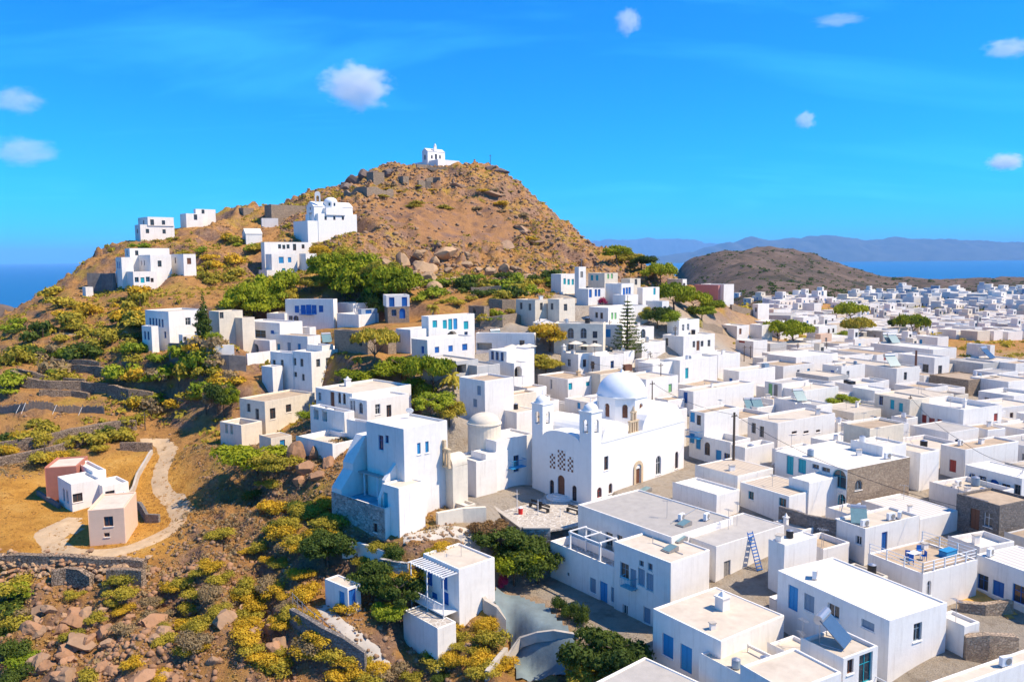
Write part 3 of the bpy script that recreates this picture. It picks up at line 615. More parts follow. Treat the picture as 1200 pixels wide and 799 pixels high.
        rb.quad((-o, -o, T - .03), (lr_ + o, -o, T - .03), (lr_ + o, ll_ / 2, T + rise + .05), (-o, ll_ / 2, T + rise + .05)); rb.quad((-o, ll_ / 2, T + rise + .05), (lr_ + o, ll_ / 2, T + rise + .05), (lr_ + o, ll_ + o, T - .03), (-o, ll_ + o, T - .03))
        rb.build('roof', roof, H, loc, a)
    elif shape in ('vaultL', 'vault'):         # barrel vault along eR, its end on the L face
        n = 12; rb = MB(); r = ll_ / 2; hh = r * 0.95
        arc = [(ll_ / 2 - r * math.cos(PI * i / n), T + hh * math.sin(PI * i / n)) for i in range(n + 1)]
        b.poly([(0, y, z) for y, z in reversed(arc)]); b.poly([(lr_, y, z) for y, z in arc])
        for i in range(n): rb.quad((0, *arc[i]), (lr_, *arc[i]), (lr_, *arc[i + 1]), (0, *arc[i + 1]))
        rb.build('roof', roof, H, loc, a, smooth=True)
    wo = b.build('wall', wall, H, loc, a)
    if v.C.y < 140: soften(wo)
    for i0, i1, mm in ((0, nR, rwall), (nR, nL, lwall)):
        if mm:
            wo.data.materials.append(MATS[mm]); k = len(wo.data.materials) - 1
            for i in range(i0, i1): wo.data.polygons[i].material_index = k
    for f, u, z, w, hh, st, arch in todo:
        if st[0] == 'o': continue
        m1, m2 = opening_meshes(st[0], st[1], w, hh, arch); w1 = round(w, 1); s = (w / w1, 1, hh / round(hh, 1))
        rz = 0.0 if f == 'R' else -PI / 2
        # L face: mirrored run, x of the opening goes along +eL, inward along +eR
        nm = 'door' if st[0] == 'd' else 'window'
        o = link(nm, m1, None, H); o.scale = s
        if f == 'R': o.location = loc + eR * u + Vector((0, 0, z)); o.rotation_euler = (0, 0, a)
        else: o.location = loc + eL * (u + w) + Vector((0, 0, z)); o.rotation_euler = (0, 0, a - PI / 2)
        if nm == 'window' and v.C.y < 135: link('sill', sill_mesh(w), 'white', o)
        c = link({'g': 'pane', 's': 'shutter', 'd': 'door_leaf'}[st[0]], m2, None, o)
    v.obj = wo; v.H = H; v.loc = loc
    return v
HOUSE_N = [0]
def house(label, first, cat='house', group='whitewashed houses of the town', name='house', more=()):
    """first = args of the first box (its place gives the house its base); returns (Empty, [boxes])"""
    args, kw = first
    H = empty(name, (0, 0, 0)); tag(H, label, cat, group)
    vols = [vol(H, *args, **kw)]
    base = vols[0].C.copy()
    for o in H.children: o.location = o.location - base
    H.location = base; vols[0].loc = vols[0].loc - base
    return H, vols
def V(*a, **k): return (a, k)
def pick(px, py, zmin=None):
    """nearest roof or ground point on a pixel's ray"""
    d = ray(px, py); best = drop(px, py); bt = (best - CAMLOC).y
    for C, eR, eL, lr, ll, z, v in ROOFS:
        if d.z >= 0: continue
        t = (z - ZC) / d.z; p = CAMLOC + d * t; q = p.xy - C; a = q.dot(eR); b = q.dot(eL)
        if 0.15 < a < lr - 0.15 and 0.15 < b < ll - 0.15 and 0 < p.y < bt: best = p; bt = p.y
    return best
# ------------------------------------------------------------------ the houses, tile by tile
tile(1)
H, v = house('white two-storey house with set-back upper floor on the hill crest above the terraces', V(655,412,4.6,630,815,42,holes=[('R',690,443,.9,1.2,'gn'),('R',768,445,.9,1.2,'gn'),('L',643,443,.9,1.2,'gn')]))
vol(H,690,376,3,645,812,42,on=(v[0],1.2),holes=[('L',672,402,.9,1.2,'gn'),('R',712,402,1,1.6,'gn'),('R',765,403,.9,1.2,'gn')])
H, v = house('low white house at the left end of the ruined castle wall on the crest', V(870,360,4.2,842,950,42,holes=[('R',915,378,1,1.6,'gn')]))
vol(H,915,339,5,905,1008,42,D=v[0].C.y+5,holes=[('R',950,350,.9,1.2,'gn')])
H, v = house('stepped white house with turquoise door above a dark retaining wall', V(622,632,4.6,540,735,42,holes=[('R',640,670,.9,1.2,'gs'),('R',667,672,.9,1.3,'st'),('R',692,668,.9,1.2,'gs'),('R',712,672,.7,1,'gn'),('R',680,703,.9,2,'dt'),('L',562,668,.8,1.1,'gb'),('L',587,673,.8,1.5,'gb')]))
vol(H,702,553,6,605,800,42,D=v[0].C.y+4,holes=[('R',747,595,.9,1.5,'gn'),('L',637,583,.8,1.5,'gn'),('L',662,592,.6,1.2,'gn'),('L',676,592,.6,1.2,'gn')])
vol(H,606,523,8,583,792,42,D=v[0].C.y+9,holes=[('L',594,545,.8,1.3,'gn'),('R',640,545,.8,1.2,'gn')])
vol(H,567,565,5,540,622,42,D=v[0].C.y+3,holes=[('L',550,602,.8,1.6,'sb'),('L',560,602,.8,1.6,'sb')])
H, v = house('plain white block house with one brown window beside the stepped white house', V(857,550,5.2,797,915,42,holes=[('R',885,583,1,1.5,'sn'),('L',820,580,.8,1.4,'gn')]))
H, v = house('tiny white hut below the dark retaining wall on the left slope', V(400,705,2.2,385,435,42),cat='hut',group=None)
tile(2)
H, v = house('small gabled white chapel on the slope below the castle ruins', V(152,455,2.9,135,228,30,shape='gableL',roof='roof_white',holes=[('L',145,478,.8,1.6,'gn')]),cat='chapel',group=None,name='chapel')
H, v = house('small plain white shed with flat roof just above the gabled chapel', V(226,382,2.6,220,303,20,ll=4),cat='shed',group=None)
H, v = house('white house with a row of small square openings left of the big pines', V(238,494,5.5,222,447,38,holes=[('R',310,515,.8,1.1,'gn'),('R',330,517,.8,1.1,'gn'),('R',350,515,.8,1.1,'gn'),('R',380,518,.9,1.7,'gn'),('R',420,515,.8,1.1,'gn')]))
vol(H,272,550,6,255,392,30,D=v[0].C.y-5,ll=4,holes=[('R',318,578,1.3,1.6,'ss'),('R',357,577,.9,1.3,'ss'),('R',330,633,.9,1.8,'dt')])
vol(H,432,548,4,395,482,38,D=v[0].C.y-3,ll=4)
vol(H,455,580,3,395,492,38,D=v[0].C.y-5,ll=4)
vol(H,250,625,2.5,212,290,40,D=v[0].C.y-7)
tile(5)
H, v = house('big plain white house with a shaded blue-grey gable end above the terraces', V(222,165,8.3,93,432,50,holes=[('L',122,222,.75,1.6,'gb'),('L',139,223,.75,1.6,'gb'),('L',156,225,.75,1.6,'gb'),('L',173,227,.75,1.6,'gb'),('L',190,229,.75,1.6,'gb'),('L',205,293,.8,1.3,'gb'),('R',331,219,1.1,1.5,'gw')]))
vol(H,128,247,5,75,166,50,D=v[0].C.y-2.5,holes=[('L',93,295,.8,1.6,'gb'),('L',112,298,.8,1.6,'gb')])
vol(H,300,292,3.2,278,395,50,D=v[0].C.y-2,holes=[('R',300,318,.7,.9,'gk'),('R',330,320,.8,1,'gk')])
H, v = house('small weathered cream house behind the cypress', V(500,165,5,445,530,50,wall='cream',holes=[('R',515,175,.8,1.2,'gk')]))
H, v = house('cream flat-roofed block with a roof railing behind the cypress garden', V(628,200,4.5,500,697,52,wall='cream',roof='roof_cream',par=.15))
H, v = house('long low grey-white house with one wide blue window', V(835,228,4.6,618,960,55,holes=[('L',660,288,1,1.3,'sb'),('L',728,288,3.4,1.5,'gs'),('L',795,285,1,1.2,'sb')],roof='roof_white'))
vol(H,607,240,5,527,640,55,D=v[0].C.y+1,holes=[('L',550,275,1,1.6,'sb'),('L',575,277,.9,1.6,'sb')])
vol(H,780,325,3.2,650,815,55,D=v[0].C.y-3,holes=[('L',702,372,2.0,2.2,'og',1)],par=.1,roof='roof_white')
vol(H,1000,252,3.6,950,1035,55,D=v[0].C.y+5)
H, v = house('white house with tan roof edge and three sky-blue openings', V(988,302,4,782,1060,55,holes=[('L',830,362,.9,1.4,'ss'),('L',888,365,1,2.1,'dg'),('L',943,362,.9,1.4,'ss')],roof='roof_tan',par=.12))
H, v = house('large two-storey white house with many small grey windows above the cream ruin', V(1008,390,5.9,905,1275,55,D=140,roof='roof_white',holes=[('R',1048,448,.9,1.4,'gk'),('R',1101,440,.9,1.4,'gk'),('R',1143,440,1.1,1.5,'gk'),('R',1183,433,.8,1.4,'gk'),('R',1091,525,.7,1.1,'gk'),('R',1136,522,.9,1.5,'gk'),('L',911,440,.8,1.3,'gk'),('L',957,446,.8,1.4,'gk'),('L',890,507,.9,.9,'gk'),('L',965,527,.7,1.2,'gk')]))
vol(H,905,395,5.6,783,960,55,D=v[0].C.y+2.5,holes=[('L',805,452,.8,1.4,'gk'),('L',849,450,.8,1.3,'gk')],roof='roof_white')
vol(H,1068,352,1,985,1130,55,on=(v[0],3),roof='roof_white')
vol(H,795,470,2.5,735,850,55,D=v[0].C.y+1,roof='roof_white')
H, v = house('long white two-storey house with blue balcony below the pine grove', V(1130,97,6.6,865,1152,80,holes=[('L',930,152,1,1.5,'sb'),('L',965,155,1.1,2,'sb'),('L',995,156,1.2,2.2,'sb'),('L',1025,155,1.1,2,'sb'),('L',1063,150,1,1.4,'sb'),('L',896,202,.9,1.1,'gb'),('L',925,202,1.2,1.2,'gb',1),('L',970,200,1.1,2.2,'dr'),('L',1012,193,.9,1.1,'gn'),('L',1070,197,1,2.2,'db')],roof='roof_white'))
BLUEBAL = (H, v[0])
vol(H,862,175,3,835,875,80,D=v[0].C.y+.5,ll=4)
tile(6)
H, v = house('low white terrace building with ramp stair right of the blue-balcony house', V(330,182,3,210,440,60,roof='roof_white',par=.6))
vol(H,300,120,5,208,380,60,D=v[0].C.y+8,roof='roof_white')
H, v = house('small blue-grey painted house under the dark pine', V(345,153,3.6,326,432,40,wall='bluegrey',holes=[('R',385,170,1.4,1.1,'sb')],par=.1))
H, v = house('small house with white upper floor over a bare stone ground floor', V(490,138,3.3,480,608,15,ll=6,wall='stone_tan',par=.05,holes=[('R',525,172,1,1.3,'gb'),('R',571,175,1.2,2.1,'db',1)]))
vol(H,482,76,3.4,472,610,15,ll=6,on=(v[0],-.1),holes=[('R',513,120,1.1,1.9,'sb'),('R',583,118,1.1,1.9,'sb')])
H, v = house('roofless brown stone house with dark doorways', V(378,280,4,195,425,52,wall='stone_tan',roof='roof_tan',par=1.2,holes=[('L',292,320,1.1,1.7,'on'),('L',340,325,.9,2,'on')],th=.5),group=None,name='ruined_house')
H, v = house('low brown stone outbuilding beside the roofless stone house', V(490,272,3.4,425,535,52,wall='stone_tan',roof='roof_tan',par=.5,holes=[('R',515,300,.9,1.8,'dn')]),group=None)
H, v = house('white house with turquoise shutters and recessed loggia', V(715,192,6.5,676,968,40,holes=[('R',750,233,1,1.3,'st'),('R',805,235,.9,1.6,'st'),('R',835,235,.9,2,'st'),('R',863,233,.9,2,'ss'),('R',922,240,1.1,1.5,'st'),('R',922,290,.8,1,'gb'),('R',845,292,2.6,1.4,'og',1)],roof='roof_white'))
H, v = house('white house with three blue square windows in a sunlit wall', V(708,322,4.6,620,968,45,holes=[('R',762,375,.95,1.2,'sb'),('R',837,368,1,1.2,'sb'),('R',915,360,1.2,1.3,'sb'),('L',683,375,.8,1.4,'sb'),('L',698,376,.8,1.4,'sb')],roof='roof_white'))
H, v = house('small plain white house left of the three-window house', V(615,265,4.2,535,770,50,holes=[('L',553,315,.8,1.3,'gk')],roof='roof_white'))
H, v = house('grey concrete lean-to with wide opening beside the umbrella pine', V(865,440,3.6,675,990,50,wall='greyplaster',roof='roof_cream',holes=[('R',895,480,2,1.5,'on')]))
H, v = house('white house with shaded front and two small blue windows beside the palm', V(1025,547,5.6,885,1185,55,holes=[('L',993,598,.9,1.5,'sg'),('L',972,667,.9,1.3,'sg')],roof='roof_tan'))
tile(11)
H, v = house('weathered cream building with cracked flat roof and empty ruin walls in front', V(240,122,4.3,122,475,55,D=128,wall='cream',roof='roof_tan',par=.3,holes=[('L',165,150,.9,1.5,'gk'),('L',180,158,.9,1.7,'gk'),('L',205,180,.9,1.9,'gk'),('R',278,177,1.1,1.9,'gn'),('R',352,152,1.1,1.4,'gn')]))
CREAM = v[0]
vol(H,130,232,3.6,30,228,55,D=v[0].C.y-5,wall='cream',roof='roof_tan',par=1.8,th=.4,holes=[('L',60,218,.7,1.6,'on'),('L',85,240,.7,1.6,'on')])
H, v = house('white house with terraced first floor and blue arched door in front of the palm', V(718,118,5.0,632,915,55,D=112,roof='roof_white',holes=[('R',770,157,.9,1.5,'gw'),('R',822,165,.9,1.8,'gn'),('R',848,185,1.1,2.4,'db',1),('L',645,140,.6,1.5,'gw'),('L',658,142,.6,1.6,'gw'),('L',690,152,.9,1.6,'gg',1)]))
PALMH = v[0]
vol(H,650,85,6.0,478,925,55,D=v[0].C.y+3,roof='roof_cream',holes=[('L',557,110,1,2.2,'dn'),('L',590,100,.7,1.6,'gn',1),('L',612,96,.7,1.6,'gn',1),('L',497,98,.8,1.3,'gw')])
vol(H,612,172,2.6,452,660,55,D=v[0].C.y-1.5,par=.5,roof='roof_white',holes=[('L',520,170,1.2,1.8,'on'),('L',480,160,1.2,1.8,'on')])
H, v = house('small cream shed with light-blue door on the rocky edge', V(268,295,2.3,215,368,45,D=111,wall='cream',holes=[('R',324,325,.8,1.7,'ds')],roof='roof_tan',par=.1),cat='shed',group=None)
H, v = house('low white terrace with blue shaded parapet above the rubble slope', V(556,322,2.6,388,715,55,D=103,roof='roof_cream',par=.7),cat='terrace',group=None)
TERR = v[0]
vol(H,720,225,2.6,625,760,55,D=v[0].C.y+3,roof='roof_white')
# tall house with blue terrace
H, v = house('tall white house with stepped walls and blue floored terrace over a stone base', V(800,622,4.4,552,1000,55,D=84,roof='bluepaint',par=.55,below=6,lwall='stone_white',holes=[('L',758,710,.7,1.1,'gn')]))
POOLB = v[0]
vol(H,890,250,10.5,715,1095,55,D=86.6,roof='roof_white',holes=[('L',784,313,.9,1.8,'gb'),('L',812,297,.6,1,'gb'),('R',962,340,.5,1.4,'ss'),('R',980,335,.7,1.4,'gb'),('R',1000,333,.5,1.4,'ss')])
TALL = POOLB
vol(H,867,527,5.2,790,990,55,D=83.6,holes=[('L',797,580,.8,1.9,'dt')],roof='roof_cream',par=.15)
H, v = house('low white wing with flat roof behind the tall stepped house', V(1000,235,9,905,1092,55,D=92,roof='roof_white',par=.35))
# chapel with bell gable
H, v = house('cream barrel-vaulted chapel with a stone bell gable and blue arched door', V(1120,428,3.6,1055,1190,55,D=90,wall='cream',shape='vaultL',roof='cream',holes=[('L',1068,462,1.1,2.0,'db',1)]),cat='chapel',group=None,name='chapel')
VCHAP = v[0]
tile(12)
H, v = house('white house with blue-shuttered balcony window beside the big church', V(205,388,7.2,95,385,55,roof='roof_white',holes=[('R',300,490,1.0,2.2,'gb'),('R',318,550,1.1,1.7,'gb',1),('R',222,590,.7,.9,'gn',1)]))
BALC = v[0]
vol(H,110,485,4.2,85,210,55,D=v[0].C.y-3,roof='roof_white')
vol(H,155,450,5.0,90,260,55,D=v[0].C.y-1.5,roof='roof_white',par=.1)
H, v = house('low tan-roofed house behind the white one with blue windows', V(215,182,3.2,160,395,55,wall='cream',roof='roof_tan'))
H, v = house('white house with turquoise windows below the street of poles', V(540,97,4.8,400,662,55,holes=[('R',553,130,.9,1.3,'st'),('R',635,118,1,.9,'st'),('L',463,120,.5,1.8,'gw')],roof='roof_tan'))
H, v = house('white box house with cream roof left of the church dome', V(688,215,4.6,526,770,55,roof='roof_cream',par=.12,holes=[('L',592,220,.7,1.1,'ss'),('L',628,212,.6,1,'gg')]))
H, v = house('low white house with rounded corner and small dark windows', V(530,212,3.6,325,560,55,roof='roof_grey',holes=[('L',336,205,.6,.9,'gn'),('L',358,215,.6,.9,'gn')]))
H, v = house('long white house with cream roof and green shutter behind the dome', V(905,100,4.4,760,1058,55,holes=[('R',1020,138,.9,1.6,'sp')],roof='roof_cream'))
H, v = house('low white annex with cream roof right behind the church apse', V(1000,250,3.6,930,1100,55,roof='roof_cream'))
H, v = house('flat white roof with raised light box left of the church', V(300,255,4,130,400,55,roof='roof_cream',par=.12))
tile(13)
H, v = house('white row house with blue door in the lane behind the church', V(130,155,4.4,60,415,55,holes=[('L',93,182,.9,2,'db')],roof='roof_cream'))
H, v = house('two-storey white house with bright blue balcony facing the lane', V(182,255,7,112,345,55,roof='roof_tan',holes=[('L',122,268,.9,1.6,'ss'),('L',138,282,.9,2.1,'db'),('L',155,288,.8,1.6,'gn'),('L',122,372,.9,1.6,'ss'),('L',137,392,.9,2.1,'dn'),('L',153,398,.9,1.6,'ss')]))
LANE = v[0]
vol(H,305,392,4.6,180,398,55,D=v[0].C.y-4,roof='roof_grey',par=.9,holes=[('L',185,420,1,1.9,'gn',1),('L',210,440,1,2.1,'dk'),('L',248,452,1,1.5,'ss'),('L',288,457,1,.9,'gb')])
H, v = house('low white building with sunken roof terrace beside the wooden pole', V(370,420,3.6,310,510,55,roof='roof_white',par=1.0))
H, v = house('white house with three slit windows under a cream roof', V(525,302,4.6,385,795,55,holes=[('R',603,345,1.2,.5,'gn'),('R',658,343,1.2,.5,'gn'),('R',714,338,1.0,.5,'gn'),('L',412,325,.8,1.7,'gk'),('L',450,342,.8,1.8,'gk')],roof='roof_cream'))
H, v = house('large house with turquoise doors and a bare stone end wall', V(851,520,5.6,512,1146,55,holes=[('L',583,475,1.1,2.4,'dt'),('L',640,472,1.2,1.8,'st'),('L',702,505,1,.6,'gg'),('L',750,520,1.2,.6,'gg'),('L',848,572,1.9,2.2,'gt',1),('L',838,668,1.1,1.5,'gt',1),('R',903,592,1.3,1.2,'gg',1)],roof='roof_white',rwall='stone_tan'))
STONEEND = v[0]
tile(14)
vol(H,392,445,6,215,485,55,D=v[0].C.y+9,roof='roof_cream')
vol(H,155,330,6.2,37,318,55,D=v[0].C.y+13,wall='cream',roof='roof_tan',par=.2)
vol(H,215,415,6,70,330,55,D=v[0].C.y+7,roof='roof_white')
tile(13)
H, v = house('white block with pale green panels and dark framed roof', V(545,118,5,465,672,55,roof='roof_grey',holes=[('L',490,148,.9,2.4,'sp'),('L',515,152,.9,2.4,'sk')]))
H, v = house('plain white house behind the black roof boxes', V(650,152,4.5,530,810,55,roof='roof_cream'))
H, v = house('white house with a dark rimmed roof and a tilted solar panel', V(705,222,4,510,782,55,roof='roof_grey',par=.2))
H, v = house('windowless white cube standing on the stone garden wall', V(670,582,4.4,580,828,55,roof='roof_white',par=.08,below=1))
H, v = house('house with a corrugated tan roof between church and stone garden', V(335,552,3.4,140,505,55,roof='corrugated',par=.06))
H, v = house('low house with brown plank roof and two green windows', V(578,645,3.4,350,592,55,roof='corrugated',par=.06,holes=[('L',400,640,.8,1.1,'gt'),('L',547,672,1,1.1,'gt')],lr=6))
H, v = house('low white annex wall and roof beside the big flat roof', V(237,640,3,35,348,55,roof='roof_white',par=.25))
tile(14)
H, v = house('white two-storey house with dark red shutters and doors', V(597,240,5.4,345,778,55,par=.9,roof='roof_white',holes=[('L',367,268,.9,1.5,'sr'),('L',411,282,.9,1.5,'sr'),('L',446,307,1.1,2.2,'dr'),('L',483,303,.9,1.5,'sr'),('L',532,318,.9,1.5,'sr'),('R',649,342,1.3,2.2,'dr'),('R',747,275,1.0,1.3,'sr'),('R',750,355,1.2,1,'sr')]))
H, v = house('cream house with turquoise shutters joined to the red-shuttered house', V(345,192,5.6,180,365,55,wall='cream',roof='roof_cream',holes=[('L',210,190,.8,1.7,'gb'),('L',262,215,.8,1.6,'st'),('L',302,228,.8,1.6,'st'),('L',250,287,1.3,.6,'st')]))
H, v = house('plain white cube house left of the cream turquoise-shuttered one', V(180,150,4.2,75,255,55,roof='roof_white',holes=[('L',110,205,.6,.9,'gk')]))
H, v = house('white house with tan roof and small red door', V(605,427,4.2,490,855,55,roof='roof_tan',holes=[('L',545,502,1,1.8,'dr')]))
H, v = house('low white house with white roof and five blue lane windows', V(870,562,3.8,605,985,55,roof='roof_white',par=.1,holes=[('L',637,550,.9,.8,'gb',1),('L',683,577,1,1.5,'gb'),('L',740,588,1.2,1.2,'sb',1),('L',793,605,1.1,1.0,'gb'),('L',853,615,.8,1.3,'gk')]))
tile(18)
H, v = house('bare stone house with arched doorway and tan flat roof', V(1018,78,4.6,842,1160,55,wall='stone_grey',roof='roof_tan',par=.3,holes=[('L',915,132,1.1,2.4,'dn'),('L',970,135,1.0,1.6,'gw')]))
H, v = house('low building with striped concrete roof beside the stone house', V(690,132,2.6,455,848,55,roof='corrugated_pale',par=.08))
H, v = house('white house with blue door and roof air conditioners beside the railed terrace', V(468,172,3.9,343,692,55,roof='roof_cream',holes=[('L',440,218,.7,1,'gw'),('R',546,222,.9,2.1,'db')]))
ACH = v[0]
H, v = house('white house topped by a railed roof terrace with blue chairs', V(703,358,3.8,480,928,55,roof='roof_tan',par=.12,holes=[('R',728,415,.6,1.4,'gw',1)]))
RAILT = v[0]
H, v = house('long white house with light blue door and stepped white roof', V(567,548,5.2,110,805,55,roof='roof_white',par=.12,holes=[('L',172,455,1.1,2.3,'ds'),('L',238,475,1.1,1.6,'sg'),('L',337,507,1.2,1.2,'gw'),('L',478,565,1.2,.8,'sg'),('R',682,592,1.0,1.6,'gg')]))
LONGH = v[0]
H, v = house('white house with balcony door and solar heater on its upper roof', V(375,705,6.5,208,522,55,roof='roof_cream',holes=[('R',407,727,.7,1.2,'gn'),('R',470,720,1.5,2.4,'gt')]))
SOLH = v[0]
vol(H,150,842,4,-40,372,55,D=v[0].C.y-4.2,roof='roof_cream',par=.15)
H, v = house('low cream-roofed house at the foot of the ruined stone wall', V(790,835,4.2,722,1230,55,roof='roof_cream',par=.1))
H, v = house('white lane house with blue shutters and ribbed pale roof at the right edge', V(1250,392,4.2,922,1420,55,roof='corrugated_pale',par=.08,holes=[('L',948,390,1.1,1.6,'gb'),('L',1012,417,1.1,1.6,'sb'),('L',1100,440,1.4,1.8,'gb')]))
H, v = house('small shaded white shed with blue panel at the end of the long white house', V(870,572,3.4,800,884,55,D=62,roof='roof_white',ll=2.5,lr=2,holes=[]),cat='shed',group=None)
tile(17)
H, v = house('big shaded blue-white house with roof windows, terrace pergola and chimney', V(548,207,8.2,165,800,55,D=78,roof='roof_grey',par=.15,below=3,holes=[('L',204,210,1.1,2.2,'dg'),('L',292,225,1.1,2.2,'gg'),('L',335,218,.8,1.2,'gg')]))
BIGR = v[0]
BB = vol(H,545,312,8.2,313,705,55,D=72.6,roof='roof_cream',par=.15,below=4,holes=[('L',355,345,1.2,1.6,'gg'),('L',391,380,.8,2.3,'dg'),('L',424,313,.6,.7,'gg'),('L',460,328,.6,.7,'gg'),('L',424,370,.9,1.7,'sg'),('L',459,390,.9,1.7,'sg'),('L',358,502,.7,1.1,'gw'),('L',447,527,.9,1.6,'sg')])
BC_ = vol(H,330,338,6.2,52,420,55,D=78.4,roof='paving',par=.9,below=4,holes=[('L',125,357,.4,.5,'gk'),('L',226,403,.9,1.7,'sg'),('L',270,433,1.1,2.4,'ds'),('L',316,445,.9,1.7,'sg')])
H, v = house('house with patched grey roof and one tall shuttered window facing the white roofs', V(728,247,7,560,1010,55,D=77,roof='roof_grey',par=.1,below=3,holes=[('R',775,337,1.0,1.9,'sk')]))
H, v = house('white house with chimney block on its wide cream roof and blue door below', V(750,632,5.2,472,1010,55,roof='roof_cream',par=.1,below=3,holes=[('L',532,650,1.3,2.1,'ss'),('L',607,702,1.3,2.4,'ds')]))
FRONTR = v[0]
H, v = house('front white house with stepped roof carrying a tilted green solar panel', V(870,792,4.6,662,1030,55,roof='roof_cream',par=.2,below=3))
FR2 = v[0]
tile(18)
H, v = house('white block with peeling wall and blue ladder between two roofs', V(135,240,5,75,272,55,roof='roof_white',par=.15))
tile(16)
H, v = house('small white house with blue doors, balcony and slatted pergola in the gully', V(432,268,7.2,265,602,55,D=76,roof='roof_cream',par=.2,below=4,holes=[('L',292,300,1.1,2.0,'db'),('L',363,318,1.1,2.0,'db'),('L',317,415,1.0,1.7,'sb'),('L',370,420,1.0,2.0,'db')]))
PERG = v[0]
PBASE = vol(H,330,548,2.8,172,420,55,D=72.8,roof='paving',par=.06,below=4)
tile(15)
H, v = house('tiny white house with blue doors at the end of the railed path', V(712,358,2.7,605,775,50,roof='roof_cream',par=.12,below=2,holes=[('L',685,410,.9,1.8,'ds'),('R',733,402,.9,1.9,'db')]),cat='hut',group=None)
tile(10)
H, v = house('white farmhouse of joined cubes in the dry field', V(222,180,3.6,180,318,45,roof='roof_white',par=.35,holes=[('L',200,212,.8,1.8,'gg',1),('L',211,218,.8,1.8,'gg',1),('R',240,222,1.2,1.2,'gn')]))
FARM = v[0]
vol(H,320,187,3.2,285,403,45,D=v[0].C.y+1.5,roof='roof_white',par=.35,holes=[('R',345,212,1.2,1.2,'gn')])
vol(H,290,140,4,235,332,45,D=v[0].C.y+5,roof='roof_white',par=.35)
vol(H,375,215,1.8,345,405,45,D=v[0].C.y-.5,ll=2,roof='roof_white',par=.1)
H, v = house('pale pink cube house with one dark window in the dry field', V(275,262,4.2,None,389,14,ll=7,wall='pinkplaster',roof='roof_cream',par=.2,holes=[('R',340,296,1,1.2,'gn'),('R',335,338,.6,.5,'gn')]))
H, v = house('terracotta red cube house behind the white farmhouse', V(140,128,4.6,None,240,14,ll=6,wall='terracotta',roof='roof_cream',par=.2))
tile(7)
H, v = house('two-storey pale house with three tall arched windows on each floor', V(737,420,7.2,465,845,78,roof='roof_white',holes=[(('L'),558,472,1.2,2,'gg',1),('L',593,472,1.2,2,'gg',1),('L',629,472,1.2,2,'gg',1),('L',558,542,1.2,1.8,'gg',1),('L',593,540,1.2,2.2,'gg',1),('L',630,540,1.2,1.8,'gg',1),('L',493,483,.9,1.3,'gn'),('L',692,480,.9,1.3,'gn'),('L',692,530,.9,1.2,'gn')],wall='cream'))
H, v = house('blue-grey house with turquoise shutters left of the tall star-shaped pine', V(842,425,5.6,738,900,75,wall='white',holes=[('L',763,472,1.1,1.6,'ss'),('L',793,473,1.1,1.6,'ss')],roof='roof_white'))
H, v = house('cream stone house with outside stair below the rocky slope', V(362,290,5,255,432,55,wall='cream',roof='roof_cream',holes=[('L',285,322,.8,1.4,'gk'),('L',333,328,.8,1.4,'gk'),('R',397,325,.8,1.5,'gk')]))
vol(H,495,285,6,432,582,55,D=v[0].C.y-1,wall='cream',roof='roof_tan',holes=[('L',455,325,.8,1.3,'gk'),('R',530,330,1,1.4,'gk')])
H, v = house('roofless low stone ruin on the brown terraces', V(80,325,2.4,-5,110,55,wall='stone_tan',roof='roof_tan',par=.8,th=.4,holes=[('L',28,348,.8,1.2,'on')]),group=None,name='ruined_house')
H, v = house('white house with three turquoise windows at the top edge of the town', V(505,147,4.4,450,592,50,holes=[('R',525,187,.8,1.4,'st'),('R',547,190,.8,1.4,'st'),('R',570,190,.8,1.4,'st')],roof='roof_white'))
H, v = house('tall narrow white house at the foot of the rocky slope', V(603,107,6.5,580,642,50,roof='roof_white',auto=1))
H, v = house('cream house with pale green shutters near the hill foot', V(745,142,4.6,655,818,50,wall='cream',holes=[('L',675,167,.9,1.3,'st'),('L',703,167,.9,1.3,'st'),('R',765,157,.7,1.2,'sp'),('R',785,157,.7,1.2,'sp')],roof='roof_white'))
H, v = house('low white house with blue doors beside the bougainvillea', V(655,228,3.6,590,748,50,holes=[('R',667,252,.9,1.8,'db'),('R',697,250,.8,1.6,'sb'),('R',715,250,.8,1.6,'sb')],roof='roof_white'))
H, v = house('white house with a row of bright blue windows above the lane', V(838,200,5.4,750,905,55,holes=[('R',852,242,.8,1.6,'sb'),('R',868,240,.8,1.6,'sb'),('R',883,238,.8,1.6,'sb'),('R',895,236,.6,1.5,'sb')],roof='roof_white'))
vol(H,860,262,3.2,790,930,55,D=v[0].C.y-4,roof='roof_white',par=.6)
H, v = house('cream square house above the blue-window house', V(885,172,4.2,835,943,55,wall='cream',roof='roof_cream',holes=[('R',918,186,.9,1.4,'gk')]))
H, v = house('small white house beside the flat umbrella pines', V(955,222,4,925,1047,55,roof='roof_white',holes=[('R',1020,235,.8,1.6,'st')]))
H, v = house('white house with yellow-green shutters behind the tall star-shaped pine', V(765,332,4.8,660,982,55,roof='roof_white',holes=[('L',700,372,.8,1.2,'gk'),('L',728,376,.8,1.3,'gn'),('R',787,377,.7,1.4,'sp'),('R',805,377,.7,1.4,'sp'),('R',870,360,.9,1.4,'gk')]))
H, v = house('blue-shaded small house below the umbrella pines', V(1062,297,3.8,972,1100,60,roof='roof_white',auto=1))
H, v = house('white house with a round-headed window right of the tall star-shaped pine', V(925,442,4.2,898,1017,45,ll=5,roof='roof_white',holes=[('R',958,474,1.4,1.9,'gg',1)]))
H, v = house('low white building with bare walls right of the tall star-shaped pine', V(950,527,3.8,920,1080,50,ll=6,roof='roof_white'))
